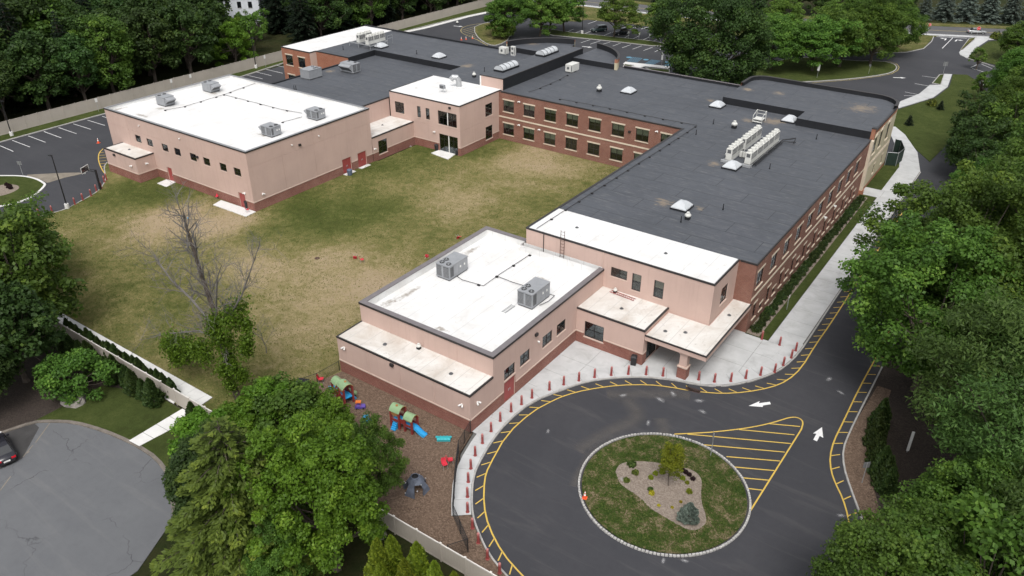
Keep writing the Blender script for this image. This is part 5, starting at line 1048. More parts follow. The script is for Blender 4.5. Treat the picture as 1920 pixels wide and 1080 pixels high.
def conifer(seed, H, R, base, mat, nl=9000, whorl=.55, droop=.35, leaf=.42, power=.85, tipl=.9, wide=.3, bark='bark'):
    g = np.random.default_rng(seed); C = []; A = []; T = []; L = []; mb = MB(); tr = H*.016+.05
    mb.tube([(0, 0, 0), (0, 0, H*.5), (0, 0, H*.98)], [tr*1.3, tr*.8, .02], bark, 7, False)
    zs = np.arange(base, H*.985, whorl); lens = [R*(1-(z-base)/(H-base))**power*g.uniform(.85, 1.12)+.12 for z in zs]
    dens = nl/sum(l*l+.15 for l in lens)
    for z, l in zip(zs, lens):
        nb = int(g.integers(5, 8)); off = g.uniform(0, 2*pi)
        for b in range(nb):
            az = off+2*pi*b/nb+g.normal()*.2; bl = l*g.uniform(.72, 1.15); u = np.array([cos(az), sin(az), 0]); s = np.array([-sin(az), cos(az), 0])
            pt = lambda t: np.array([0, 0, z]) + u*bl*t + np.array([0, 0, bl*(.12*t-droop*t*t)])
            if bl > 1.2: mb.tube([pt(0), pt(.5), pt(.95)], [.03+.012*bl, .02+.006*bl, .008], bark, 3, False)
            m = max(4, int(dens*(l*l+.15)/nb)); bt = g.random()
            for _ in range(m):
                t = g.random()**.6; w = bl*wide*(1.05-t*.75)*g.uniform(-1, 1)
                C.append(pt(t)+s*w+np.array([0, 0, g.normal()*.05-abs(w)*.22])); A.append(u*.9+s*np.sign(w)*.7+np.array([0, 0, -.35-droop*.6*t])); T.append(.25*bt+.3*g.random()+.45*tipl*t**2.2); L.append(leaf*g.uniform(.7, 1.3))
    C = np.array(C); A = unit(np.array(A)); n = len(C); N = unit(np.array([0, 0, 1.0])+g.normal(size=(n, 3))*.35); L = np.array(L)
    return mb.mesh('trunk'), leaf_mesh('crown', C, A, N, L, L*.42, np.array(T), mat)
def arbor(seed, H, R, mat, n=3600, leaf=.26, power=.7):
    g = np.random.default_rng(seed); t = g.random(n)**1.25; az = g.uniform(0, 2*pi, n)
    rr = R*np.clip(1-t, 0.02, 1)**power*np.minimum(1, (t+.06)/.16)**.5*(1+.16*np.sin(az*3+t*9)+.1*np.sin(az*7-t*23))*(.62+.4*g.random(n)**.5)
    C = np.stack([rr*np.cos(az), rr*np.sin(az), t*H*.97+.05], 1); out = np.stack([np.cos(az), np.sin(az), np.full(n, .3)], 1)
    A = out*.55+np.array([0, 0, .9])+g.normal(size=(n, 3))*.35; N = unit(np.cross(A, out)+g.normal(size=(n, 3))*.5+out*.5)
    ln = leaf*g.uniform(.7, 1.4, n); trunk = MB().tube([(0, 0, 0), (0, 0, H*.85)], [R*.09+.02, .01], 'bark', 5).mesh('trunk')
    return trunk, leaf_mesh('crown', C, A, N, ln, ln*.5, .5*g.random(n)+.5*np.abs(np.sin(az*4+t*17)), mat)
def shrub(seed, R, H, mat, n=900, leaf=.16):
    g = np.random.default_rng(seed); e = unit(g.normal(size=(n, 3))+np.array([0, 0, .4])); e[:, 2] = np.abs(e[:, 2])
    C = e*np.array([R, R, H])*(.45+.6*g.random((n, 1))**.6)*(1+.15*np.sin(e[:, :1]*7+e[:, 1:2]*5)); C[:, 2] += .03
    ln = leaf*g.uniform(.7, 1.4, n); mb = MB()
    for k in range(5): mb.tube([(0, 0, 0), (R*.5*cos(k*1.3), R*.5*sin(k*1.3), H*.6)], [.03, .01], 'bark', 4)
    return mb.mesh('stem'), leaf_mesh('foliage', C, g.normal(size=(n, 3)), unit(e+g.normal(size=(n, 3))*.6), ln, ln*.7, g.random(n), mat)
PR = {
 'maple_a': (broadleaf(1, 18, 7.6, 2.6, 260, 60000, .3, 'leaf_maple', csize=.18), 18), 'maple_b': (broadleaf(2, 17, 7.2, 2.6, 240, 54000, .3, 'leaf_maple', csize=.18), 17), 'maple_c': (broadleaf(3, 16, 6.6, 2.4, 210, 48000, .29, 'leaf_maple', csize=.18), 16), 'maple_big': (broadleaf(31, 17, 9.8, .9, 320, 64000, .38, 'leaf_dark', csize=.16, shell=.6), 17),
 'dark_a': (broadleaf(4, 20, 6.6, 4, 120, 15000, .55, 'leaf_dark', csize=.26), 20), 'dark_b': (broadleaf(5, 19, 6.0, 3.2, 110, 14000, .55, 'leaf_dark', csize=.25), 19), 'dark_c': (broadleaf(6, 17, 6.2, 3, 110, 15000, .5, 'leaf_maple', csize=.24), 17),
 'bright': (broadleaf(7, 15, 5.0, 2.0, 230, 64000, .23, 'leaf_bright', csize=.17, shell=.5), 15), 'bright_s': (broadleaf(8, 8, 3.0, .8, 70, 13000, .24, 'leaf_bright', csize=.24), 8),
 'locust_a': (broadleaf(9, 10.5, 4.6, 2.8, 95, 13000, .32, 'leaf_locust', flat=.4, csize=.24, bark='bark'), 10.5), 'locust_b': (broadleaf(10, 11, 5.0, 2.8, 105, 15000, .32, 'leaf_locust', flat=.4, csize=.24), 11), 'locust_d': (broadleaf(21, 12, 6.2, 2.2, 150, 26000, .32, 'leaf_maple', flat=.5, csize=.2), 12),
 'willow': (broadleaf(11, 17, 6.8, 3.5, 190, 34000, .34, 'leaf_willow', flat=.75, csize=.2, asp=.34, shell=.5, tintspread=.35), 17),
 'hemlock': (conifer(12, 15, 5.6, 1.0, 'leaf_hemlock', 46000, .5, .36, .36, .62, 1.0, .38), 15), 'hemlock_d': (conifer(13, 12, 3.8, .8, 'leaf_hedge', 12000, .55, .25, .42, .7, .6, .36), 12),
 'spruce': (conifer(14, 19, 4.6, 1.5, 'leaf_spruce', 14000, .7, .28, .62, .9, .7, .3), 19), 'spruce_b': (conifer(15, 17, 4.2, 1.0, 'leaf_spruce', 13000, .66, .36, .6, .85, .8, .32), 17),
 'bluespruce': (conifer(16, 10, 3.0, .4, 'leaf_bluespruce', 9000, .5, .22, .45, .85, .8, .32), 10), 'bluespruce_s': (arbor(17, 1.9, .98, 'leaf_bluespruce', 4200, .17, .62), 1.9), 'pine_s': (conifer(18, 1.7, .65, .05, 'leaf_spruce', 1500, .12, .1, .18, .8, .5, .4), 1.7),
 'arbor_y': (arbor(19, 5.2, 1.35, 'leaf_arbor', 9000, .24), 5.2), 'arbor_d': (arbor(20, 2.4, .72, 'leaf_hedge', 2000, .22), 2.4), 'arbor_m': (arbor(22, 3.4, 1.15, 'leaf_hedge', 3600, .26), 3.4), 'arbor_k': (arbor(23, 3.2, .95, 'leaf_hedge', 3000, .24), 3.2),
 'sapling': (broadleaf(24, 4.4, .82, 1.0, 90, 10000, .1, 'leaf_gold', csize=.4, tr=.035, flat=1.0, shell=.15), 4.4), 'fg_dark': (broadleaf(32, 12, 3.6, 1.2, 150, 34000, .23, 'leaf_hedge', csize=.2, shell=.45), 12), 'young': (broadleaf(25, 6, 1.9, 1.2, 40, 2600, .24, 'leaf_locust', csize=.26), 6),
 'bushtree': (broadleaf(26, 5, 3.2, .5, 60, 9000, .26, 'leaf_maple', csize=.27), 5), 'bush_bright': (broadleaf(27, 5.4, 3.3, .4, 60, 7000, .3, 'leaf_locust', csize=.27), 5.4), 'rush': (broadleaf(28, 12, 4.4, 2.0, 110, 14000, .36, 'leaf_dark', csize=.24), 12),
}
SH = {'gold': shrub(1, .38, .5, 'leaf_gold', 700, .12), 'green': shrub(2, .42, .5, 'leaf_hemlock', 700, .12), 'dark': shrub(3, .6, .7, 'leaf_hedge', 900, .14), 'purple': shrub(4, .38, .45, 'leaf_purple', 600, .12), 'yellow': shrub(5, .2, .22, 'leaf_yellow', 240, .09), 'purple_l': shrub(6, 1.4, 1.6, 'leaf_purple', 2200, .2), 'low': shrub(7, .5, .42, 'leaf_hedge', 520, .16), 'grass': shrub(8, .4, .35, 'leaf_willow', 500, .16)}
TR_ = random.Random(77)
def tree(name, proto, xy, H=None, label=None, group=None, rz=None, cat='tree', z=0.0, sx=1.0):
    (tm, cm), h0 = PR[proto]; s = (H/h0) if H else 1.0
    o = empty(name, (xy[0], xy[1], z), TR_.uniform(0, 2*pi) if rz is None else rz, label, cat, group); o.scale = (s*sx, s*sx, s)
    inst('trunk', tm, o); inst('crown', cm, o); return o
def bush(name, proto, xy, s=1.0, label=None, group=None, z=.1, cat='shrub'):
    o = empty(name, (xy[0], xy[1], z), TR_.uniform(0, 6.28), label, cat, group); o.scale = (s,)*3
    inst('stem', SH[proto][0], o); inst('foliage', SH[proto][1], o); return o
GE = 'tall trees along the east side of the drive'
for i, (x, y, p, h, lab) in enumerate([
    (-3.6, 76.5, 'maple_b', 16, 'big maple overhanging the drive opposite the entrance canopy'), (-3.0, 87, 'maple_a', 17.2, 'largest spreading maple along the drive, beside the long brick wing'), (-0.4, 98.5, 'maple_c', 15.5, 'leafy maple beyond the largest one along the drive'),
    (1.4, 110, 'maple_a', 16, 'pale green maple beside the far half of the brick wing'), (2.4, 121, 'maple_b', 17.5, 'maple hiding the end of the drive near the green screen'), (3.6, 135, 'maple_c', 16, 'maple standing across from the cream corner pavilion'), (-5.2, 119.5, 'maple_c', 9.5, 'lower maple over the far end of the drive'), (-5.6, 131.5, 'rush', 8.5, 'dark low tree over the drive across from the green screen'), (-9.3, 140.5, 'rush', 9.5, 'dark spreading tree beside the walk past the green screen'),
    (4.5, 82, 'maple_c', 18, 'second-row maple behind the one opposite the canopy'), (6, 93, 'maple_b', 19, 'tall maple in the second row behind the largest maple'), (8.5, 106, 'maple_a', 18, 'second-row maple by the right edge halfway up the picture'), (9.5, 119, 'dark_c', 18, 'dark second-row maple above the middle of the right edge'), (10.5, 133, 'maple_c', 17, 'second-row tree at the right edge beside the corner lawn'),
    (3.0, 66.5, 'willow', 17, 'feathery grey-green tree leaning over the hedge by the chip strip'), (6.8, 58.5, 'willow', 15.5, 'nearer of two feathery trees low on the right'), (9.5, 72, 'willow', 18, 'tall feathery tree at the right edge behind the hedge'),
    (3.0, 52.3, 'maple_c', 10.5, 'maple spreading over the lower right bend of the drive'), (-0.2, 42.6, 'maple_b', 10.8, 'maple in the bottom right corner overhanging the asphalt'), (5.2, 46.0, 'dark_c', 12, 'dark tree filling the lower right corner'), (9.5, 52, 'willow', 14, 'feathery tree at the right edge of the lower corner'), (6.6, 41.0, 'bright', 10, 'bright lime tree at the bottom right edge')]):
    tree('maple_tree' if 'maple' in p else 'leafy_tree', p, (x, y), h, lab, GE)
for i, (xy, p, h, lab) in enumerate([((-10.2, 150.5), 'rush', 10, 'dark rounded tree at the foot of the corner lawn'), ((-4, 148), 'dark_c', 12, 'tree behind the dark rounded one at the corner lawn'), ((-6, 160), 'maple_c', 11, 'maple along the far bend of the drive past the pavilion'), ((-4, 170), 'dark_c', 13, 'dark tree past the far bend of the drive'), ((-8.0, 182), 'maple_b', 12, 'broad tree behind the young tree on the corner lawn'), ((-6.5, 196), 'maple_c', 11, 'tree hiding the small side lot by the entrance road'), ((-2, 186), 'dark_c', 14, 'dark tree at the right edge below the entrance lawn'), ((-12, 231), 'locust_d', 9, 'light tree at the right end of the entrance lawn'), ((-5, 217), 'maple_c', 12, 'tree at the right edge beside the entrance lawn'), ((2, 205), 'maple_b', 13, 'rearmost tree at the right edge by the entrance lawn'), ((-9.5, 250), 'spruce', 15, 'dark evergreen by the road right of the silver car')]):
    tree('leafy_tree' if p != 'spruce' else 'spruce_tree', p, xy, h, lab, GE)
tree('young_tree', 'young', (-14.35, 190.79), 6, 'thin young tree on the corner lawn', None); bush('round_bush', 'green', (-21.41, 180.5), 2.3, 'small round bush beside the corner sidewalk')
tree('small_spruce', 'pine_s', (-22.55, 164.55), 2.0, 'little dark spruce near the cream pavilion', 'little spruces on the corner lawn'); tree('small_spruce', 'pine_s', (-19.48, 178.53), 1.9, 'little dark spruce beside the round bush', 'little spruces on the corner lawn')
tree('young_tree', 'young', (-18.55, 217.29), 5, 'slender sapling by the small side lot'); bush('round_bush', 'green', (-19.24, 254.71), 3.4, 'bush beside the stop sign at the road')
# hedge by the chip strip, shrubs along the wall
for i, xy in enumerate([(-5.76, 68.45), (-5.68, 66.81), (-5.43, 65.35), (-4.97, 63.89), (-4.62, 62.6), (-4.05, 61.33), (-3.42, 60.33), (-3.04, 59.54)]): tree('hedge_conifer', 'arbor_k', (xy[0]+.5, xy[1]), TR_.uniform(2.9, 3.6), f'dark upright hedge conifer by the chip strip, {ORD[i]} from the far end', 'hedge conifers beside the chip strip')
for i in range(32): bush("wall_shrub", "dark", (-20.75+TR_.uniform(-.08, .08), 77.9+i*1.44), TR_.uniform(.95, 1.15), f"low dark shrub under the brick wing windows, {ORD[i]} from the canopy", "shrubs in the bed along the brick wing", z=.08)
# wood behind the beige fence
HX, HY = -200.0, 149.5
fw = []
for i in range(21):
    y = 40+i*8.2; fw.append((-163+TR_.uniform(-2, 1.2), y+TR_.uniform(-2, 2)))
kinds = ['dark_a', 'dark_b', 'dark_c', 'dark_b', 'rush']
FRAME = lambda x, y: -1.06 < (0.8195*x + 0.5730*y)/max(1, (-0.5730*x + 0.8195*y))*1.19 < 0.85
k = 0
for i, (x, y) in enumerate(fw):
    if not FRAME(x, y): continue
    con = 118 < y < 160 and i % 2 == 0 or 165 < y < 175
    if abs(x*HY-y*HX)/hypot(HX, HY) < 8: continue
    tree('spruce_tree' if con else 'woodland_tree', ('spruce' if i % 4 else 'spruce_b') if con else TR_.choice(kinds), (x, y), TR_.uniform(13, 19), f'{"dark spruce" if con else "dark leafy tree"} right behind the beige fence, {ORD[k]} along it from the left', 'front row of the wood behind the fence'); k += 1
for row in range(1, 9):
    cnt = -1
    for i in range(24):
        x = -163-row*8.6+TR_.uniform(-2, 2); y = 34+i*8.8+(row % 2)*4+TR_.uniform(-2.4, 2.4)
        if not FRAME(x, y): continue
        t = ((x-0)*(HY)-(y)*(HX))/hypot(HX, HY)          # distance from the line of sight to the white house
        if abs(t) < 8 and hypot(x, y) < hypot(HX, HY)+6: continue
        cnt += 1
        con = TR_.random() < (.5 if 112 < y < 190 else .15)
        tree('spruce_tree' if con else 'woodland_tree', TR_.choice(['spruce', 'spruce_b']) if con else TR_.choice(kinds), (x, y), TR_.uniform(15, 22), f'dark {"spruce" if con else "leafy tree"} in the wood, {ORD[row]} row behind the beige fence, {ORD[cnt]} from the left', 'spruces deep in the wood' if con else 'leafy trees deep in the wood')
for i, (xy, h) in enumerate([((-164, 119), 10.5), ((-169, 129), 9.6), ((-176, 130), 8.6), ((-184, 137), 6.8), ((-170, 123), 10), ((-179, 139), 7.6)]): tree('leafy_tree', 'bright_s' if i % 2 == 0 else 'young', xy, h, f'lime green young tree below the white house, {ORD[i]} from the fence', 'lime green trees below the white house')
# north lot
GN = 'trees around the north parking lot'
for xy, p, h, lab in [((-64.2, 166.5), 'maple_big', 17.5, 'huge dark round maple just behind the brick courtyard wing'), ((-90.94, 199.96), 'locust_a', 10.5, 'light tree on the grass strip right of the parked cars'), ((-104.06, 196.66), 'locust_b', 10.5, 'light tree on the grass strip between the two parked cars'), ((-118.4, 194.35), 'locust_a', 11, 'right one of the twin trees at the left end of the grass strip'), ((-121.06, 190.83), 'locust_d', 11.5, 'ivy-trunked left twin tree at the end of the grass strip'),
      ((-128.5, 181), 'locust_d', 11, 'wide tree on the island with faded yellow hatching'), ((-121, 186), 'locust_b', 11, 'tree behind the wide one on the hatched island'), ((-58, 188.6), 'locust_d', 11.5, 'tree with bare lower trunk right of the huge dark maple'), ((-49.7, 193.3), 'locust_d', 12, 'middle tree of the long north island'), ((-40.3, 208), 'maple_c', 14, 'tallest tree at the tip of the long north island'), ((-46, 213), 'maple_b', 13, 'full tree left of the tallest one by the entrance'), ((-84.4, 222), 'locust_a', 10, 'light tree on the verge above the huge dark maple'), ((-66.3, 221), 'locust_b', 10.5, 'bright tree on the verge between the two lots'), ((-53, 228), 'locust_b', 11, 'bright tree on the verge by the road'), ((-61, 203), 'locust_d', 10, 'tree in the middle of the far parking lot'), ((-45.5, 200.5), 'locust_d', 12.5, 'leafy tree between the middle and the tip of the long island'), ((-38, 219), 'maple_c', 12, 'tree on the entrance verge behind the tallest one')]:
    tree('lot_tree', p, xy, h, lab, GN)
tree('round_bush', 'bush_bright', (-127.62, 178.38), 5.2, 'big light green bush behind the front rotunda', None, cat='bush')
tree('woodland_tree', 'locust_d', (-146, 214), 9, 'tree over the far bend of the lot sidewalk', GN)
far = resample([p for p in offs(ROADN, -18)], 6.0); k = 0; kd = -1 + 1
for (x, y) in far:
    if not (-120 < x < 30): continue
    if -46 < x < -12:
        tree('blue_spruce', 'bluespruce', (x, y+3), TR_.uniform(9, 12), f'blue spruce across the road, {ORD[k]} of the row from the left', 'blue spruces across the road'); k += 1
        tree('blue_spruce', 'bluespruce', (x+4, y+9), TR_.uniform(9, 12), f'blue spruce behind the road row, {ORD[k-1]} from the left', 'blue spruces across the road')
    else:
        tree('woodland_tree', TR_.choice(['dark_b', 'rush', 'spruce_b']), (x, y+TR_.uniform(0, 5)), TR_.uniform(9, 13), f'dark tree beyond the public road, {ORD[kd]} of the row from the left', 'dark trees beyond the public road'); kd += 1
# south-west corner
GS = 'trees in the south-west corner'
for xy, p, h, lab in [((-97, 34.6), 'locust_d', 10.3, 'loose green tree between the left light pole and the lawn'), ((-85.5, 30.2), 'dark_c', 14, 'dark tree at the left end of the white lawn path'), ((-92.5, 29), 'dark_b', 14, 'dark tree at the left edge halfway down'), ((-78.5, 25.5), 'dark_b', 12, 'dark tree above the parked black car'), ((-84, 21.5), 'dark_a', 13, 'dark tree at the lower left edge of the hedge bed'), ((-101, 28), 'dark_a', 14, 'tall dark tree on the left edge under the curved kerb'), ((-76.5, 21.2), 'rush', 7.5, 'low tree at the left edge just above the cul-de-sac')]:
    tree('leafy_tree', p, xy, h, lab, GS)
tree('small_tree', 'bushtree', (-72.38, 27.71), 4.4, 'small round tree in the dark bed beside the boulder'); bush('purple_shrub', 'purple_l', (-76.21, 26.78), 1.0, 'dark purple shrub left of the small round tree')
for i in range(19):
    x = -83+i*1.05; tree('hedge_conifer', 'arbor_d', (x, 32.62+TR_.uniform(-.08, .08)), TR_.uniform(1.9, 2.6), f'small hedge conifer on the lawn side of the fence, {ORD[i]} from the left', 'hedge conifers along the white lawn path', z=.08)
for i in range(11):
    x = -80.5+i*1.6; tree('hedge_conifer', 'arbor_m', (x, 30.9+TR_.uniform(-.2, .2)), TR_.uniform(2.3, 3.3), f'dark hedge conifer on the street side of the fence, {ORD[i]} from the left', 'hedge conifers on the street side', z=.05)
tree('hedge_conifer', 'arbor_m', (-58.2, 31.0), 3.0, 'dark conifer right of the garden path by the fence', None, z=.05)
# foreground group
tree('hemlock_tree', 'hemlock', (-40.1, 22.9), 15.2, 'drooping layered hemlock in the foreground beside the cul-de-sac', None, sx=1.1); tree('leafy_tree', 'fg_dark', (-44.0, 23.2), 10.5, 'dark leafy tree at the left of the foreground group', None, sx=.95)
tree('maple_tree', 'bright', (-35.2, 26.9), 14.6, 'bright green maple in the foreground over the playground fence', None, sx=.84); tree('leafy_tree', 'maple_c', (-37.0, 33.0), 8.6, 'darker tree right of the bright maple, over the playground', None, sx=.58)
tree('leafy_tree', 'bright_s', (-44.2, 30.2), 6.4, 'small tree behind the hemlock by the fence'); tree('leafy_tree', 'maple_c', (-36.6, 22.8), 7.0, 'green tree at the bottom edge below the bright maple', None, sx=.75)
tree('leafy_tree', 'bright_s', (-51.06, 34.72), 6.6, 'vine-covered tree right of the dead tree trunk'); tree('leafy_tree', 'bright_s', (-45.39, 36.23), 6.2, 'leafy tree in front of the hidden playhouse behind the bright maple'); tree('leafy_tree', 'bushtree', (-49.51, 35.23), 5.8, 'loose vine thicket left of the hidden playhouse'); tree('leafy_tree', 'bright_s', (-52.02, 32.32), 5.8, 'low vine-covered tree in front of the dead tree trunk'); tree('leafy_tree', 'bright_s', (-52.1, 27.92), 7.0, 'light tree hiding the fence right of the garden path')
for i, (xy, h) in enumerate(zip([(-31.14, 27.59), (-30.66, 28.55), (-28.45, 28.87), (-26.69, 28.69), (-28.43, 27.46), (-25.09, 28.88), (-29.54, 26.21)], (5.2, 5, 5.4, 4.8, 5, 4.6, 5))): tree('golden_conifer', 'arbor_y', xy, h, f'yellow-green conifer at the bottom edge below the fence, {ORD[i]} of the clump', 'yellow-green conifers below the vinyl fence')

# dead tree with living vine
g = random.Random(5); segs = MB(); tips = []
def grow(p, d, ln, r, lev):
    pts = [np.array(p)]; dd = np.array(d, float); n = 4
    for k in range(n):
        dd = dd + np.array([g.gauss(0, .13), g.gauss(0, .13), g.gauss(.03, .08)]); dd /= np.linalg.norm(dd); pts.append(pts[-1]+dd*ln/n)
    segs.tube(pts, [r*(1-.55*k/n) for k in range(n+1)], 'bark_pale' if lev > 0 else 'bark', 6 if lev < 2 else 3, False)
    if lev >= 5 or r < .006: return
    nb = {0: 4, 1: 6, 2: 6, 3: 5, 4: 3}[lev]
    for k in range(nb):
        t = g.uniform(.3, 1) if lev else g.uniform(.5, 1.0); i = min(n-1, int(t*n)); q = pts[i]+(pts[i+1]-pts[i])*(t*n-i)
        a = g.uniform(0, 2*pi); s = g.uniform(.45, .95); u = unit(np.cross(dd, np.array([cos(a), sin(a), .3]))); nd_ = unit(dd*(1-s*.55)+u*s)
        grow(q, nd_, ln*g.uniform(.45, .72), r*.5*g.uniform(.8, 1.1), lev+1)
dt = empty('dead_tree', (-58.4, 36.09)+(0.05,), 0, 'tall bare grey dead tree overgrown with green vine beside the playground', 'tree')
BX0 = dt.location.x
limbs = [([(-58.4, 0), (-58.9, 2.2), (-59.1, 5), (-59.2, 9.8), (-60.1, 13.7), (-60.5, 16.5), (-60.8, 18.3), (-60.7, 19.6)], .34, 0.0), ([(-59.0, 5.2), (-60.3, 8.0), (-63.3, 9.8), (-66.3, 10.8), (-68.2, 12.2), (-68.9, 12.6)], .17, .5), ([(-59.2, 9.2), (-58.1, 11.8), (-56.8, 14.6), (-55.3, 16.5)], .12, -.5), ([(-58.9, 7.6), (-57.2, 10.2), (-55.4, 12.7), (-53.5, 16.2), (-52.3, 18.6)], .12, .8), ([(-59.1, 6.6), (-61.5, 7.3), (-66, 5.6), (-71, 3.2)], .1, -1.2), ([(-59.1, 8.6), (-61.5, 11.2), (-63.2, 13.8), (-64.2, 15.8)], .11, 1.6)]
for P, r, dy in limbs:
    pts = [np.array([x-BX0, dy*i/(len(P)-1)*1.6, z]) for i, (x, z) in enumerate(P)]; n_ = len(pts)
    segs.tube(pts, [r*(1-.8*i/(n_-1)) for i in range(n_)], 'bark_pale' if r < .3 else 'bark', 7, False)
    for i in range(1, n_):
        for k_ in range(5 if r < .3 else (0 if i < 4 else 5)):
            t = g.random(); q = pts[i-1]+(pts[i]-pts[i-1])*t; d = unit(pts[i]-pts[i-1]); u = unit(np.array([g.gauss(0, 1), g.gauss(0, 1), g.gauss(.2, .6)]))
            grow(q, unit(d*.6+u*.8), g.uniform(1.6, 3.2), r*.32*(1-.6*i/n_)+.012, 3)
segs.build('trunk', dt)
gg = np.random.default_rng(3); cl = [(-56.9, 10.6, 1.1), (-56.2, 10.2, 1.0), (-57.6, 9.8, .9), (-55.6, 9.4, .7), (-58.6, 8.2, .9), (-58.2, 6.8, 1.0), (-54.8, 8.4, .6), (-55.2, 7.2, .6), (-58.4, 5.2, .9), (-58.9, 3.6, .8), (-58.6, 2.0, .7), (-65.3, 4.9, 1.0), (-63.6, 5.2, 1.0), (-62.2, 4.9, .9), (-66.6, 4.0, .9), (-67.4, 3.0, .8), (-64.6, 3.6, .8), (-66.2, 2.2, .9), (-67.8, 1.5, .7), (-60.8, 5.0, .9), (-60.0, 6.2, .8), (-61.6, 5.4, .8), (-58.8, 9.2, .8), (-57.6, 4.2, .7), (-56.8, 3.6, .6)]
C = np.concatenate([np.array([c[0]-BX0, gg.normal()*.5-(.9 if c[0] < -60 else 0), c[1]])+gg.normal(size=(520, 3))*np.array([c[2]*.5, c[2]*.5, c[2]*.6]) for c in cl]); n = len(C)
inst('vine', leaf_mesh('vine', C, gg.normal(size=(n, 3))+np.array([0, 0, -1]), unit(gg.normal(size=(n, 3))+np.array([0, 0, .7])), .26*gg.uniform(.7, 1.3, n), .18*gg.uniform(.7, 1.3, n), gg.random(n)*.8, 'leaf_bright'), dt)
dt2 = empty('dead_tree', (-62.39, 42.98)+(0.05,), 0, 'small bare dead sapling between the dead tree and the playground', 'tree')
segs = MB(); grow(np.array([0, 0, 0.]), np.array([0, 0, 1.]), 3.2, .06, 2); segs.build('trunk', dt2)
dt3 = empty('vine_mound', (-50.6, 33.4, .1), 0, 'tangle of vine and dry twigs by the playground corner', 'shrub')
segs = MB()
for a in range(9): grow(np.array([0, 0, 0.]), unit(np.array([cos(a*.7), sin(a*.7), .9])), 2.2, .045, 3)
segs.build('twigs', dt3)
C = np.concatenate([np.array([gg.normal()*1.5, gg.normal()*.8, abs(gg.normal())*.9+.5])+gg.normal(size=(150, 3))*.42 for _ in range(24)]); n = len(C)
inst('foliage', leaf_mesh('foliage', C, gg.normal(size=(n, 3)), unit(gg.normal(size=(n, 3))+np.array([0, 0, .7])), .24*gg.uniform(.7, 1.3, n), .17*gg.uniform(.7, 1.3, n), gg.random(n), 'leaf_maple'), dt3)
# island planting
tree('small_tree', 'sapling', (-18.18, 49.64), 4.5, 'slim yellow-green sapling in the roundabout bed', None, z=.13); tree('small_spruce', 'bluespruce_s', (-15.13, 47.02), 1.8, 'little blue spruce in the roundabout bed', None, z=.13)
for nm, pr, px, s, lab in [('grass_tuft', 'grass', (-21.91, 50.09), 1.0, 'grey-green grass tuft at the top of the roundabout bed'), ('round_shrub', 'green', (-21.17, 49.32), .75, 'small green shrub right of the grass tuft on the roundabout'), ('round_shrub', 'green', (-21.39, 48.0), .7, 'small green shrub beside the pale stone on the roundabout'),
        ('golden_shrub', 'gold', (-19.81, 49.58), .6, 'golden shrub leftmost of the row under the sapling'), ('golden_shrub', 'gold', (-19.68, 50.26), .65, 'golden shrub second in the row left of the sapling trunk'), ('golden_shrub', 'gold', (-19.28, 50.75), .7, 'golden shrub right beside the sapling trunk'), ('golden_shrub', 'gold', (-18.02, 51.21), .55, 'golden shrub just right of the sapling'), ('golden_shrub', 'gold', (-17.47, 51.08), .65, 'golden shrub in the middle of the right-hand row'), ('golden_shrub', 'gold', (-16.96, 50.81), .5, 'golden shrub near the purple ones'), ('golden_shrub', 'gold', (-16.36, 49.91), .7, 'golden shrub above the little blue spruce'),
        ('purple_shrub', 'purple', (-18.03, 52.1), .6, 'purple shrub at the upper end of the dark row'), ('purple_shrub', 'purple', (-17.62, 51.97), .6, 'purple shrub second in the dark row'), ('purple_shrub', 'purple', (-17.22, 51.82), .6, 'purple shrub third in the dark row'), ('purple_shrub', 'purple', (-16.73, 51.54), .6, 'purple shrub at the lower end of the dark row'),
        ('yellow_flower', 'yellow', (-18.9, 47.88), 1.3, 'yellow flower clump in the middle of the roundabout bed'), ('yellow_flower', 'yellow', (-17.78, 46.98), .7, 'small yellow flower left of the blue spruce'), ('yellow_flower', 'yellow', (-16.77, 47.41), .7, 'small yellow flower beside the blue spruce'), ('yellow_flower', 'yellow', (-16.45, 48.42), .7, 'small yellow flower behind the blue spruce'), ('grass_tuft', 'grass', (-19.2, 48.28), .6, 'grey tuft behind the yellow flower clump')]:
    bush(nm, pr, px, s, lab, 'roundabout bed plants', z=.13)
for i, px in enumerate([(-130.55, 49.83), (-131.33, 49.85), (-132.53, 50.17), (-131.66, 50.2)]): bush('purple_shrub', 'purple', px, .9, f'purple shrub on the west island, {ORD[i]} of the short row', 'purple shrubs on the west island', z=.13)
def rock(name, xy, r, label, z=.1):
    g_ = np.random.default_rng(int(abs(xy[0]*10))); mb = MB(); rings = []
    for j, (s, h) in enumerate(((1.0, -.1), (1.02, .2), (.85, .45), (.5, .62), (.12, .68))): rings.append([(r*s*cos(k*pi/5)*g_.uniform(.82, 1.15)*1.35, r*s*sin(k*pi/5)*g_.uniform(.82, 1.15), r*h*g_.uniform(.85, 1.1)+z) for k in range(10)])
    mb.loft(rings, 'rock', True, False); o = mb.build(name, None, True); o.location = (xy[0], xy[1], 0); return tag(o, label, 'rock')
rock('boulder', (-71.4, 26.47), 1.05, 'grey boulder at the edge of the street-side lawn'); rock('boulder', (-34.83, 31.28), .5, 'pale boulder beside the yellow-green conifers')
rock('stone', (-21.72, 48.03), .22, 'pale stone in the roundabout bed', .12); rock('stone', (-92.38, 100.5), .2, 'white stone at the foot of the corner wall', .08)

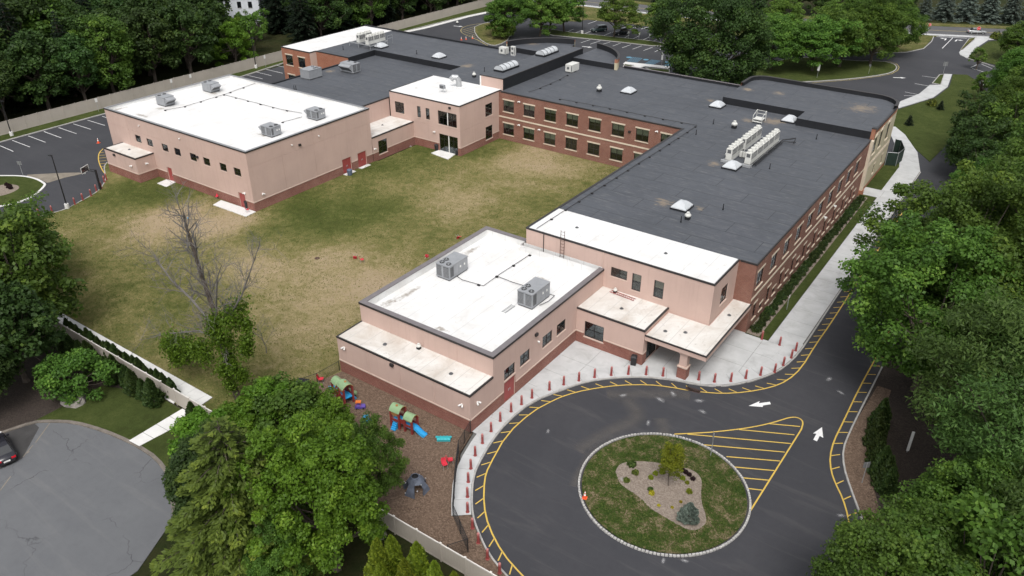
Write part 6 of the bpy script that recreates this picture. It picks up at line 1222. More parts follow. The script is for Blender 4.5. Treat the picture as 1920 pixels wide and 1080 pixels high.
# short grass blades standing out of the lawns
def blades(name, pts, tint, ln, label, z):
    g_ = np.random.default_rng(8); n = len(pts); az = g_.uniform(0, 2*pi, n); N = unit(np.stack([np.cos(az), np.sin(az), g_.normal(size=n)*.35], 1)); A = unit(np.array([0, 0, 1.0])+g_.normal(size=(n, 3))*.5)
    L = ln*g_.uniform(.6, 1.5, n); C = np.concatenate([pts, np.full((n, 1), z)], 1); C[:, 2] += L*.3
    o = inst(name, leaf_mesh(name, C, A, N, L, L*.55, tint, 'grass_blade')); tag(o, label, 'grass', kind='stuff')
def inside(P, poly):
    r = np.zeros(len(P), bool); n = len(poly)
    for i in range(n):
        (x0, y0), (x1, y1) = poly[i-1], poly[i]; c = ((y0 > P[:, 1]) != (y1 > P[:, 1])); r ^= c & (P[:, 0] < (x1-x0)*(P[:, 1]-y0)/(y1-y0+1e-12)+x0)
    return r
def wob(P, s): return np.sin(P[:, 0]*s+1.3*np.sin(P[:, 1]*s*.7))*np.sin(P[:, 1]*s*1.2+1.7*np.sin(P[:, 0]*s*.6))
g_ = np.random.default_rng(21); P = np.stack([g_.uniform(-119, -46.8, 130000), g_.uniform(33, 113, 130000)], 1); P = P[inside(P, lawn_poly)]
P = P[~((P[:, 0] > -54) & (P[:, 1] < 71.2) & (P[:, 1] > 40)) & ~((P[:, 0] < -92.3) & (P[:, 1] > 66.2)) & ~((P[:, 0] < -81.9) & (P[:, 1] > 101.6)) & ~((P[:, 0] < -116) & (P[:, 1] > 62.8)) & ~((P[:, 1] < 34.9) & (P[:, 0] < -60))]
d = np.full(len(P), .41)
for (x, y), r, a in BL: d += a*np.exp(-((P[:, 0]-x)**2+(P[:, 1]-y)**2)/(r*r))
t = d + .16*wob(P, .5) + .16*wob(P, 1.7) + g_.normal(size=len(P))*.13
blades('lawn_grass', P, t, .13, 'short patchy grass covering the courtyard lawn', GZ)
rr0 = (IR-.3)*np.sqrt(g_.random(14000)); th_ = g_.uniform(0, 2*pi, 14000); P = np.stack([ICX+rr0*np.cos(th_), ICY+rr0*np.sin(th_)], 1); P = P[~inside(P, bedp)]
k_ = wob(P, 2.1)+.7*wob(P, 4.3)+g_.normal(size=len(P))*.5; P, k_ = P[k_ < .75], k_[k_ < .75]
blades('island_grass', P, .02+.2*np.clip(k_+.4, 0, 1)+.12*g_.random(len(P)), .13, 'ragged green grass on the roundabout', .11)

# ================================================================ THINGS
# ---- bollards
bm_ = MB(); bm_.lathe([(.115, -.05), (.115, .98), (.105, 1.05), (.07, 1.1), (.001, 1.12)], 'bollard_red', n=12, mats=['bollard_red', 'bollard_band', 'bollard_band', 'bollard_band'])
post_m = bm_.mesh('post'); foot_m = MB().lathe([(.17, -.02), (.17, .03), (.127, .05)], 'bollard_red', n=12, capped=False).mesh('base_ring')
band_m = MB().lathe([(.119, .86), (.119, .93)], 'bollard_band', n=12, capped=False).mesh('band')
def bollard(xy, label, group, z=.12):
    o = empty('bollard', (xy[0], xy[1], z), 0, label, 'bollard', group)
    inst('post', post_m, o); inst('base_ring', foot_m, o); inst('band', band_m, o)
rightb = [(-22.25, 65.38), (-20.77, 65.97), (-19.44, 67.05), (-18.37, 68.41), (-17.32, 69.83), (-16.3, 71.2), (-15.97, 72.92), (-15.72, 74.78), (-15.76, 76.38)]
leftb = [(-25.55, 63.88), (-27.08, 63.07), (-28.62, 62.07), (-29.98, 60.88), (-31.21, 59.56), (-32.24, 58.14)] + [(-33.16, 56.67), (-33.88, 55.09), (-34.6, 53.0), (-34.86, 51.55), (-35.06, 50.04), (-35.09, 48.28), (-34.92, 46.57), (-34.59, 44.77), (-34.12, 43.06)] + [(-33.41, 41.49), (-32.57, 40.03), (-31.54, 38.59), (-30.48, 37.24), (-29.07, 36.07), (-27.75, 35.12), (-26.21, 34.25), (-24.64, 33.69)] + [(-22.7, 33.2)]
for i, p in enumerate(rightb): bollard(p, f'red kerbside bollard, {ORD[i]} to the right of the canopy column', 'red bollards along the front kerb')
for i, p in enumerate(leftb): bollard(p, f'red kerbside bollard, {ORD[i]} to the left of the canopy column', 'red bollards along the front kerb')
for p, l in zip([(-17.56, 76.46), (-19.57, 76.45)], ('red bollard in the middle of the long sidewalk mouth', 'red bollard at the corner of the wall lawn strip')): bollard(p, l, 'red bollards along the front kerb')
for i, p in enumerate([(-122.1, 60.55), (-121.43, 59.82), (-119.59, 58.17), (-119.09, 57.08), (-118.02, 55.58), (-117.56, 53.98), (-116.99, 52.4), (-116.93, 48.9), (-117.7, 47.35)]): bollard((p[0]+.25, p[1]), f'red bollard along the west kerb, {ORD[i]} from the gymnasium annex', 'red bollards along the west kerb', .1)

# ---- vinyl privacy fences
def vinyl_fence(name, a, b, h, label, cap='fence_vinyl', step=2.45, z=.05):
    L = hypot(b[0]-a[0], b[1]-a[1]); n = round(L/step); s = L/n; rz = atan2(b[1]-a[1], b[0]-a[0])
    o = empty(name, (a[0], a[1], z), rz, label, 'fence')
    pm = MB().box(-.065, .065, -.065, .065, -.1, h+.04, 'fence_vinyl').box(-.085, .085, -.085, .085, h+.04, h+.09, cap).mesh('post')
    mb = MB(); k = 8
    for i in range(k): mb.box(.07+(s-.14)*i/k, .07+(s-.14)*(i+1)/k-.012, -.018, .018, .12, h-.1, 'fence_vinyl')
    mb.box(.066, s-.066, -.012, .012, .1, h-.09, 'fence_vinyl'); pan = mb.mesh('panel')
    rail = MB().box(.066, s-.066, -.04, .04, h-.1, h+.02, cap).mesh('top_rail'); low = MB().box(.066, s-.066, -.04, .04, .02, .14, 'fence_vinyl').mesh('bottom_rail')
    for i in range(n+1):
        inst('post', pm, o, (i*s, 0, 0))
        if i < n: inst('panel', pan, o, (i*s, 0, 0)); inst('top_rail', rail, o, (i*s, 0, 0)); inst('bottom_rail', low, o, (i*s, 0, 0))
vinyl_fence('vinyl_fence', (-157.4, 44), (-157.4, 219), 2.35, 'long beige privacy fence between the west parking lot and the wood', z=.08)
vinyl_fence('vinyl_fence', (-91.5, 32.1), (-64.75, 32.1), 1.85, 'beige fence behind the hedge, left of the garden path', 'fence_cap')
vinyl_fence('vinyl_fence', (-62.6, 32.1), (-19.5, 32.1), 1.85, 'beige fence from the garden path past the foreground trees to the bottom edge', 'fence_cap')
mb = MB(); gt = empty('garden_gate', (-64.7, 32.1, .1), 0, 'beige gate across the garden path in the fence', 'gate')
MB().box(0, .95, -.03, .03, .1, 1.7, 'fence_vinyl').build('gate_leaf', gt); MB().box(1.0, 2.0, -.03, .03, .1, 1.7, 'fence_vinyl').build('gate_leaf', gt); MB().box(.9, .94, -.07, -.03, .9, 1.1, 'black_metal').build('latch', gt)
# ---- black chain-link fences
def chainlink(pts, h, label, step=2.2, z=.1):
    o = empty('chainlink_fence', (0, 0, z), 0, label, 'fence'); P = []
    for a, b in zip(pts, pts[1:]):
        r = resample([a, b], step); P += r if not P else r[1:]
    pm = MB().tube([(0, 0, -.1), (0, 0, h+.06)], .038, 'black_metal', 7).mesh('post')
    for p in P: inst('post', pm, o, (p[0], p[1], 0))
    for a, b in zip(P, P[1:]):
        MB().tube([(a[0], a[1], h), (b[0], b[1], h)], .026, 'black_metal', 6).build('top_rail', o)
        L = hypot(b[0]-a[0], b[1]-a[1]); ux, uy = (b[0]-a[0])/L, (b[1]-a[1])/L; mb = MB(); sp = .15; k = -h
        while k < L:
            for sg in (1, -1):
                t0, t1 = max(0, k), min(L, k+h); z0, z1 = t0-k, t1-k
                if sg < 0: z0, z1 = h-z0, h-z1
                if t1-t0 > .02: mb.tube([(a[0]+ux*t0, a[1]+uy*t0, z0), (a[0]+ux*t1, a[1]+uy*t1, z1)], .0065, 'black_metal', 3, False)
            k += sp
        mb.build('wire_mesh', o)
chainlink([(-53.6, 45.25), (-53.87, 42.4), (-54.6, 40.7), (-55.2, 37.5)], 1.2, 'black chain-link fence between the courtyard lawn and the playground')
chainlink([(-36.3, 45.2), (-35.5, 42.4), (-33.5, 39.4), (-31.15, 36.15), (-27.85, 33.9), (-28.7, 32.5)], 1.5, 'black chain-link fence between the playground and the front sidewalk', 1.9)

# ---- roof-top units
def rtu(name, c, z, sx, sy, h, label, group, kind='fans', rz=0):
    o = empty(name, (c[0], c[1], z), rz, label, 'roof unit', group)
    MB().box(-sx/2+.06, sx/2-.06, -sy/2+.06, sy/2-.06, 0, .22, 'hvac_dark').build('curb', o)
    mb = MB(); mb.box(-sx/2, sx/2, -sy/2, sy/2, .22, h, 'hvac_grey').box(-sx/2-.04, sx/2+.04, -sy/2-.04, sy/2+.04, h, h+.05, 'hvac_grey').box(-sx/2-.03, sx/2+.03, -sy/2-.03, sy/2+.03, .2, .3, 'hvac_grey')
    n = 3
    for i in range(1, n+1): mb.box(sx/2, sx/2+.018, -sy/2+sy*i/(n+1)-.03, -sy/2+sy*i/(n+1)+.03, .3, h-.02, 'hvac_grey')
    mb.build('cabinet', o)
    co = MB(); co.box(-sx/2+.08, sx/2-.08, -sy/2-.012, -sy/2, .34, h-.1, 'hvac_dark')
    for i in range(9): co.box(-sx/2+.1, sx/2-.1, -sy/2-.03, -sy/2-.012, .38+i*(h-.5)/9, .41+i*(h-.5)/9, 'hvac_grey')
    co.build('coil_grille', o); MB().box(-sx*.06, sx*.06, -sy/2-.05, -sy/2-.03, .34, h-.08, 'hvac_grey').build('corner_post', o)
    MB().box(sx/2+.004, sx/2+.02, -sy*.44, -sy*.27, .4, h-.15, 'hvac_dark').build('coil_grille', o)
    if kind == 'fans':
        for fx, fy in ((-.25, -.34), (.25, -.34), (-.25, -.12))[:3]:
            f = MB(); f.lathe([(.3, 0), (.3, .08), (.26, .08), (.26, .02)], 'hvac_dark', n=16, capped=False); f.lathe([(.26, .015), (.001, .016)], 'black_metal', n=16)
            for k in range(4): f.obox((.12*cos(k*pi/2+.4), .12*sin(k*pi/2+.4), .06), (.1, .035, .006), k*pi/2+.4, 'steel')
            fo = f.build('fan', o); fo.location = (fx*sx, fy*sy, h+.05)
    else:
        for fx in (-.25, .25):
            f = MB(); f.lathe([(.3, 0), (.3, .07), (.26, .07), (.26, .02)], 'hvac_dark', n=16, capped=False); f.lathe([(.26, .015), (.001, .016)], 'black_metal', n=16); fo = f.build('fan', o); fo.location = (sx*.3, fx*sy, h+.05)
        hd = MB(); w = sy*.42
        for s in (-1, 1): hd.face([(-sx/2, s*w, .45), (-sx/2, s*w, h-.03), (-sx/2-.75, s*w, h-.35), (-sx/2-.75, s*w, h-.5)][::s], 'hvac_grey')
        hd.face([(-sx/2, -w, h-.03), (-sx/2-.75, -w, h-.35), (-sx/2-.75, w, h-.35), (-sx/2, w, h-.03)], 'hvac_grey'); hd.face([(-sx/2-.75, -w, h-.35), (-sx/2-.75, -w, h-.5), (-sx/2-.75, w, h-.5), (-sx/2-.75, w, h-.35)], 'hvac_grey'); hd.face([(-sx/2, -w, .45), (-sx/2, w, .45), (-sx/2-.75, w, h-.5), (-sx/2-.75, -w, h-.5)], 'hvac_dark')
        hd.build('intake_hood', o)
    for yy in (.1, .32): MB().box(sx/2+.005, sx/2+.03, sy*yy-.1, sy*yy+.1, h*.55, h*.68, 'sign_white').build('data_plate', o)
GF = 'grey roof units on the front block'; GG = 'grey roof units on the gymnasium'
rtu('roof_unit', (-50.5, 60.5), 5.8, 1.85, 3.3, 1.75, 'grey roof unit with three fans near the courtyard parapet of the front block', GF); rtu('roof_unit', (-39.7, 60.8), 5.8, 1.85, 3.4, 1.8, 'grey roof unit with three fans near the drive side of the front block', GF)
zg = HG-.45
for c, l, rz in (((-122.6, 74.1), 'grey hooded roof unit nearest the left corner of the gymnasium roof', pi), ((-123.1, 83.5), 'grey hooded roof unit at the far left of the gymnasium roof', pi), ((-96.3, 74.2), 'grey roof unit nearest the camera on the gymnasium roof', 0), ((-96.7, 83.6), 'grey roof unit near the inner right edge of the gymnasium roof', 0)):
    rtu('roof_unit', c, zg, 2.3, 1.9, 1.5, l, GG, 'hood', rz)
rtu('roof_unit', (-118.7, 102.7), HM, 2.5, 3.2, 1.75, 'grey roof unit nearer the gymnasium on the lower black roof', 'grey roof units on the lower black roof', 'fans', pi); rtu('roof_unit', (-115.6, 110.0), HM, 2.0, 3.4, 1.75, 'grey roof unit farther back on the lower black roof', 'grey roof units on the lower black roof', 'hood', pi/2)
# ---- rows of white condensers
def condenser(c, z, sx, sy, h, label, group):
    o = empty('condenser_unit', (c[0], c[1], z), 0, label, 'condenser', group)
    MB().box(-sx/2, sx/2, -sy/2+.015, sy/2-.015, 0, h, 'hvac_white').build('cabinet', o)
    for s in (-1, 1):
        gm = MB()
        for k in range(3):
            y = -sy/2+.1+(sy-.2)*k/3; gm.box(s*sx/2-(.012 if s < 0 else 0), s*sx/2+(.012 if s > 0 else 0), y+.03, y+(sy-.2)/3-.03, h*.42, h*.93, 'hvac_dark')
            for j in range(5): gm.box(s*sx/2-(.025 if s < 0 else 0), s*sx/2+(.025 if s > 0 else 0), y+.02, y+(sy-.2)/3-.02, h*.42+h*.51*j/5, h*.42+h*.51*j/5+.025, 'hvac_white')
        gm.build('side_grille', o)
    MB().box(-sx*.3, sx*.3, -sy/2+.002, -sy/2+.014, h*.6, h*.92, 'hvac_dark').build('end_grille', o)
    for k in (-.25, .25):
        f = MB().lathe([(.4, 0), (.37, .3), (.33, .3), (.31, .05)], 'hvac_white', n=14, capped=False).lathe([(.33, .2), (.1, .24), (.001, .24)], 'hvac_white', n=14); fo = f.build('fan_shroud', o); fo.location = (0, k*sy, h)
fr = empty('equipment_stand', (-34.4, 110, HE), 0, 'galvanised steel stand under the two long condenser rows', 'stand')
for x in (-2.0, -.9, .9, 2.0): MB().box(x-.05, x+.05, -6.6, 6.4, .12, .24, 'steel').build('rail', fr)
for y in (-6.4, -3.2, 0, 3.2, 6.2): MB().box(-2.15, 2.15, y-.06, y+.06, 0, .12, 'steel').build('cross_beam', fr)
MB().box(-2.1, 2.1, -7.0, -6.7, .05, .4, 'steel').build('cable_tray', fr)
for i in range(5): condenser((-33.0, 105.0+i*2.36), HE+.24, .86, 2.3, 1.6, f'white condenser in the right-hand row, {ORD[i]} from the camera', 'white condensers on the east wing')
for i in range(5): condenser((-35.75, 104.9+i*2.2+(0.9 if i > 1 else 0)), HE+.24, .86, 2.14, 1.6, f'white condenser in the left-hand row, {ORD[i]} from the camera', 'white condensers on the east wing')
mb = MB(); mb.tube([(-32.2, 104, HE+.35), (-32.2, 116, HE+.35), (-30.6, 117.2, HE+.6), (-30.4, 115.8, HE+.35)], .1, 'black_plastic', 6); mb.tube([(-31.9, 104, HE+.3), (-31.9, 115.6, HE+.3), (-30.2, 116.2, HE+.35)], .07, 'black_plastic', 6); tag(mb.build('pipe_run'), 'black insulated pipes looping beside the right-hand condenser row', 'pipes')
for ib, p in enumerate([(-34.81, 106.23), (-34.42, 106.33), (-34.06, 106.4)]):
    o = empty('branch_box', (p[0], p[1], HE), 0, ('left', 'middle', 'right')[ib]+' one of the slim white control boxes at the condenser rows', 'box', 'white control boxes at the condensers'); MB().box(-.16, .16, -.12, .12, .2, .95, 'hvac_white').build('cabinet', o); MB().box(-.13, .13, -.1, .1, 0, .2, 'hvac_dark').build('foot', o)
fr = empty('equipment_stand', (-123.5, 124.5, HE), 0, 'steel stand carrying the white condensers on the north-west roof', 'stand')
for y in (-2.6, 0, 2.6): MB().box(-4.2, 2.0, y-.06, y+.06, .75, .9, 'steel').build('rail', fr)
for x in (-4.1, -1.5, 1.9):
    for y in (-2.6, 0, 2.6): MB().tube([(x, y, 0), (x, y, .75)], .05, 'steel', 5).build('leg', fr)
    MB().box(x-.05, x+.05, -2.7, 2.7, .62, .75, 'steel').build('cross_beam', fr)
for p in ((2.0, -2.7), (2.0, 2.7), (2.0, 4.2)): MB().tube([(p[0], p[1], 0), (p[0], p[1], 1.9)], .03, 'steel', 5).build('guard_post', fr)
for z in (1.3, 1.9): MB().tube([(2.0, 2.7, z), (2.0, 4.2, z)], .03, 'steel', 5).build('guard_rail', fr)
for i in range(3): condenser((-122.6, 122.9+i*1.75), HE+.9, .86, 1.7, 1.6, f'white condenser in the near row on the steel stand, {ORD[i]} from the camera', 'white condensers on the north-west roof')
for i in range(2): condenser((-125.4, 123.2+i*2.0), HE+.9, .86, 1.9, 1.6, f'white condenser in the back row on the steel stand, {ORD[i]} from the camera', 'white condensers on the north-west roof')
def splitbox(c, z, sx, sy, h, label, fans=1):
    o = empty('split_unit', (c[0], c[1], z), 0, label, 'condenser', 'small split units'); MB().box(-sx/2, sx/2, -sy/2, sy/2, .18, .18+h, 'hvac_white').build('cabinet', o)
    for s in (-1, 1): MB().box(-sx/2, sx/2, s*sy*.32-.06, s*sy*.32+.06, 0, .18, 'steel').build('foot', o)
    for k in range(fans):
        f = MB().lathe([(.26, 0), (.26, .02), (.2, .025), (.05, .03), (.001, .03)], 'hvac_dark', n=14); fo = f.build('fan_grille', o); fo.rotation_euler = (pi/2, 0, 0); fo.location = (-sx*.1, -sy/2, .18+h*(k+.5)/fans)
    MB().box(sx/2-.22, sx/2-.04, -sy/2-.012, -sy/2-.002, .3, h, 'hvac_dark').build('coil_grille', o)
splitbox((-96.7, 135.2), HE, 1.7, 1.2, 1.25, 'squat white split unit behind the spine roof', 1); splitbox((-94.2, 135.0), HE, 1.0, .45, 1.75, 'tall white split unit with two fans behind the spine roof', 2); splitbox((-78.3, 131.9), HE, 1.5, 2.6, 1.35, 'white box unit alone in the corner of the courtyard wing roof', 1)
# mushroom vents
def vent(c, z, s, label):
    o = empty('roof_vent', (c[0], c[1], z), 0, label, 'vent', 'mushroom vents'); MB().box(-.3*s, .3*s, -.3*s, .3*s, 0, .35*s, 'membrane').build('curb', o)
    MB().lathe([(.24*s, .35*s), (.24*s, .5*s), (.42*s, .52*s), (.42*s, .68*s), (.3*s, .82*s), (.2*s, .84*s), (.2*s, 1.05*s), (.001, 1.12*s)], 'hvac_white', n=16).build('cap', o)
vent((-91.06, 117.75), HE, .9, 'white mushroom vent left of the spine roof'); vent((-67.33, 123.03), HE, 1.15, 'white mushroom vent on the courtyard wing beside the dome'); vent((-40.46, 118.09), HE, 1.1, 'white mushroom vent left of the condenser rows'); vent((-32.45, 82.97), HE, .9, 'white mushroom vent in front of the nearest dome'); vent((-36.23, 104.91), HE, 1.0, 'white mushroom vent at the near end of the condenser rows'); vent((-45.2, 48.49), HL, .6, 'silver mushroom vent on the front apron roof'); vent((-34.55, 69.5), HB, .55, 'silver mushroom vent on the lobby roof'); vent((-122.06, 151.76), HK, .7, 'small white vent on the back of the white-roofed block'); vent((-119.53, 66.56), HA, .55, 'small vent on the gymnasium annex roof')
# kitchen exhaust on the white-roofed block
o = empty('exhaust_duct', (-89.21, 110.48)+(HK,), 0, 'silver gooseneck exhaust duct on the white-roofed block', 'duct')
MB().box(-1.5, 1.5, -1.0, 1.0, 0, .12, 'roof_white').build('pad', o); MB().tube([(.1, .2, .1), (.1, .2, 1.2), (-.15, 0, 1.7), (-.7, -.4, 1.75), (-1.0, -.6, 1.35)], [.5, .5, .52, .5, .48], 'steel', 14).build('gooseneck', o)
o = empty('split_unit', (-89.32, 106.35)+(HK,), 0, 'small split unit on a tubular stand on the white-roofed block', 'condenser', 'small split units'); MB().box(-.5, .5, -.25, .25, .7, 1.35, 'hvac_grey').build('cabinet', o); MB().box(-.4, .4, -.262, -.252, .78, 1.28, 'hvac_dark').build('fan_grille', o)
for x in (-.5, .5): MB().tube([(x, -.5, 0), (x, -.3, .7), (x, .3, .7), (x, .5, 0)], .03, 'white_trim', 5).build('stand_leg', o)
# ladders and access steps
def ladder(name, p, q, w, mat, n, label, lift=0):
    o = empty(name, p, 0, label, 'ladder'); p = np.array(p); q = np.array(q)-p; d = unit(q); s = unit(np.cross(d, (0, 0, 1) if abs(d[2]) < .9 else (0, 1, 0)))
    for k in (-1, 1): MB().tube([tuple(s*k*w/2), tuple(q+s*k*w/2)], .035, mat, 5).build('side_rail', o)
    L = np.linalg.norm(q)
    for i in range(n):
        t = (i+.5)/n; MB().tube([tuple(q*t-s*w/2), tuple(q*t+s*w/2)], .022, mat, 5).build('rung', o)
ladder('roof_ladder', (-41.7, yW0-.35, HF-.85), (-41.7, yW0-.3, HE+1.2), .5, 'rust', 11, 'dark fixed ladder from the front block roof up to the white roof')
a, b = (-40.91, 56.98), (-40.88, 58.73); ladder('lying_ladder', a+(5.86,), b+(5.88,), .45, 'steel', 7, 'aluminium ladder lying beside the drive-side roof unit')
a, b = (-35.05, 69.37), (-31.96, 69.19); ladder('lying_ladder', a+(4.5,), b+(4.5,), .42, 'door_red', 12, 'reddish ladder lying on the lobby roof')
o = empty('access_steps', (-38.4, 123.3, HE), 0, 'white access step platform between the domes and the corner pavilion', 'steps')
for x in (-.75, .75):
    for y in (-.8, .8): MB().tube([(x, y, 0), (x, y, 1.1 if y < 0 else 1.7)], .045, 'hvac_white', 5).build('leg', o)
for z in (1.1, 1.6): MB().tube([(-.75, .8, z), (.75, .8, z)], .04, 'hvac_white', 5).build('guard_rail', o)
for x in (-.75, .75): MB().tube([(x, -.8, 1.1), (x, .8, 1.65)], .04, 'hvac_white', 5).build('guard_rail', o)
MB().box(-.7, .7, -.75, .75, .5, .58, 'hvac_white').build('platform', o); MB().box(-.7, .7, -1.1, -.78, .22, .28, 'hvac_white').build('tread', o)

# ---- bins, chairs, cones and small things
def bin_(name, c, r, h, mat, label, z=.1, square=False):
    o = empty(name, (c[0], c[1], z), .3, label, 'bin')
    if square: MB().loft([[(-r*.9, -r*.9, 0), (r*.9, -r*.9, 0), (r*.9, r*.9, 0), (-r*.9, r*.9, 0)], [(-r, -r, h*.85), (r, -r, h*.85), (r, r, h*.85), (-r, r, h*.85)]], mat, True, False).build('body', o); MB().loft([[(-r*1.08, -r*1.08, h*.85), (r*1.08, -r*1.08, h*.85), (r*1.08, r*1.08, h*.85), (-r*1.08, r*1.08, h*.85)], [(-r*.7, -r*.7, h), (r*.7, -r*.7, h), (r*.7, r*.7, h), (-r*.7, r*.7, h)]], mat, True, False).build('lid', o)
    else: MB().lathe([(r*.82, 0), (r, h*.9), (r*1.06, h*.9), (r*1.06, h*.95)], mat, n=14, capped=False).build('body', o); MB().lathe([(r*1.0, h*.93), (r*.85, h*1.02), (r*.3, h*1.1), (.001, h*1.1)], mat, n=14).build('lid', o)
bin_('trash_bin', (-29.0, 63.95), .3, 1.15, 'black_plastic', 'black square trash bin at the lobby corner', .12, True); bin_('trash_bin', (-94.48, 66.46), .42, 1.1, 'black_plastic', 'round black bin on the long concrete pad by the gymnasium corner', .2)
bin_('trash_bin', (-91.49, 84.63), .45, .95, 'bin_blue', 'dark blue bin by the red double doors of the gymnasium'); bin_('trash_bin', (-87.32, 101.73), .42, 1.05, 'black_plastic', 'round black bin left of the glass doors', .1); bin_('trash_bin', (-82.94, 101.99), .4, .95, 'black_plastic', 'round black bin right of the glass doors', .1)
o = empty('storage_crate', (-54.88, 41.41)+(.1,), .4, 'black lidded storage crate beside the playground fence corner', 'crate')
MB().box(-.55, .55, -.32, .32, 0, .42, 'black_plastic').build('body', o); MB().box(-.58, .58, -.35, .35, .42, .5, 'black_plastic').build('lid', o)
for x in (-.3, 0, .3): MB().box(x-.03, x+.03, -.36, .36, .5, .53, 'black_plastic').build('rib', o)
def chair(xy, rz, label, z=.1, tip=None, s=1.0, mat='red_plastic'):
    o = empty('red_chair', (xy[0], xy[1], z), rz, label, 'chair', 'red plastic chairs'); o.scale = (s,)*3
    if tip: o.rotation_euler = tip; o.location = (xy[0], xy[1], z+.22)
    sec = lambda y, z_, w, t: [(-w, y, z_), (0, y, z_-.03), (w, y, z_), (w, y+t[0], z_+t[1]), (0, y+t[0], z_+t[1]-.03), (-w, y+t[0], z_+t[1])]
    MB().loft([sec(-.22, .42, .2, (0, .03)), sec(0, .4, .22, (0, .03)), sec(.18, .41, .21, (0, .03))], mat).build('seat', o)
    MB().loft([sec(.16, .43, .2, (.03, 0)), sec(.24, .6, .22, (.03, 0)), sec(.3, .82, .17, (.03, 0))], mat).build('backrest', o)
    for x in (-.19, .19):
        for y, y2 in ((-.2, -.26), (.16, .24)): MB().tube([(x*.85, y*.8, .41), (x, y2, 0)], .014, 'steel', 5).build('leg', o)
chair((-70.3, 64.52), .6, 'red chair tipped on its back on the lawn, left of a pair', .1, (1.6, .1, .6), 1.1); chair((-68.56, 63.93), 2.6, 'upright red chair right of a pair on the lawn', .1, None, 1.1); chair((-63.1, 76.68), 1.2, 'red chair tipped over on the lawn beyond the front block', .1, (1.7, .2, 1.4), 1.1)
chair((-62.31, 69.43), .4, 'red chair half hidden behind the front block parapet', .1, (-1.5, 0, .5), 1.1); chair((-93.21, 65.43), 2.9, 'red chair beside the round black bin on the gymnasium pad', .2, None, 1.0); chair((-101.1, 66.02), .3, 'red chair by the gymnasium wall left of the long pad', .1)
chair((-53.64, 42.72), 2.2, 'red chair against the playground fence near the front block', .1, None, 1.15); chair((-35.39, 40.26), 1.0, 'left red chair of the two by the sidewalk fence', .1, None, 1.1); chair((-35.33, 40.97), 2.4, 'right red chair of the two by the sidewalk fence', .1, None, 1.1)
def cone(xy, label, z=.0, s=1.0):
    o = empty('traffic_cone', (xy[0], xy[1], z), .3, label, 'cone', 'traffic cones'); o.scale = (s,)*3
    MB().box(-.2, .2, -.2, .2, 0, .04, 'cone_orange').build('base', o); MB().lathe([(.15, .04), (.105, .32), (.075, .5), (.06, .58), (.03, .75), (.001, .76)], 'cone_orange', n=12, mats=['cone_orange', 'sign_white', 'cone_orange', 'sign_white', 'cone_orange']).build('body', o)
cone((-23.33, 44.21), 'orange and white cone on the rim of the roundabout lawn', .11, 1.0); cone((-139.34, 69.6), 'orange cone beside the gymnasium annex in the west lot', 0, 1.25)
for i, p in enumerate([(-135.71, 170.22), (-134.99, 171.37), (-134.2, 173.2)]): cone(p, f'orange cone by the faded hatching beyond the north-west roof, {ORD[i]} from the left', 0, 1.1)
o = MB().lathe([(.001, 0), (.1, .03), (.14, .14), (.1, .25), (.001, .28)], 'play_blue', n=12).build('ball'); o.location = (-98.51, 59.06)+(.1,); tag(o, 'small blue ball on the lawn behind the dead tree', 'ball')
o = MB().lathe([(.35, 0), (.35, .05), (.3, .07), (.001, .08)], 'rust', n=14).build('lawn_cover'); o.location = (-74.19, 61.34)+(.09,); tag(o, 'round rusty access cover set in the lawn', 'cover')
# ---- poles, hoop and signs
def light_pole(xy, h, label, arm=1.0, rz=0, z=.1):
    o = empty('light_pole', (xy[0], xy[1], z), rz, label, 'lamp', 'black light poles'); MB().lathe([(.32, -.1), (.32, .7), (.3, .75)], 'concrete_white', n=14).build('base', o)
    MB().tube([(0, 0, .75), (0, 0, h)], [.1, .07], 'black_metal', 8).build('pole', o); MB().box(-arm, -.02, -.05, .05, h-.12, h-.02, 'black_metal').box(-arm-.45, -arm+.1, -.18, .18, h-.15, h-.04, 'black_metal').build('lamp_head', o)
light_pole((-116.35, 51.01), 8.3, 'tall black light pole at the curved west kerb', .25, 0); light_pole((-155.75, 62.53), 6.6, 'black light pole by the beige fence at the left edge', .4, pi); light_pole((-157.07, 119.51), 7.0, 'black light pole by the fence left of the north-west pavilion', .4, pi)
for p, l in (((-113.18, 195.23), 'black light pole left of the parked cars'),): light_pole(p, 8, l, .8, 0)
o = empty('basketball_hoop', (-118.95, 57.8, .1), radians(205), 'basketball hoop on a black padded pole at the west kerb', 'hoop')
MB().box(-.12, .12, -.12, .12, 0, 3.3, 'black_plastic').build('pole', o); MB().tube([(.0, 0, 2.9), (1.1, 0, 3.1), (1.75, 0, 3.1)], .08, 'black_metal', 6).build('arm', o); MB().tube([(0, 0, 3.25), (1.7, 0, 3.4)], .05, 'black_metal', 6).build('brace', o)
mb = MB(); mb.box(1.75, 1.79, -.9, .9, 2.75, 2.83, 'sign_white').box(1.75, 1.79, -.9, .9, 3.67, 3.75, 'sign_white').box(1.75, 1.79, -.9, -.82, 2.83, 3.67, 'sign_white').box(1.75, 1.79, .82, .9, 2.83, 3.67, 'sign_white'); bb = mb.build('backboard', o); MB().box(1.765, 1.775, -.82, .82, 2.83, 3.67, 'glass').build('glass_panel', bb)
mb = MB(); mb.box(1.79, 1.8, -.3, .3, 2.9, 2.94, 'black_metal').box(1.79, 1.8, -.3, .3, 3.3, 3.34, 'black_metal').box(1.79, 1.8, -.3, -.26, 2.94, 3.3, 'black_metal').box(1.79, 1.8, .26, .3, 2.94, 3.3, 'black_metal').build('target_square', bb)
MB().tube([(2.02+.23*cos(a*pi/8), .23*sin(a*pi/8), 2.95) for a in range(17)], .02, 'cone_orange', 5).build('rim', o)
mb = MB()
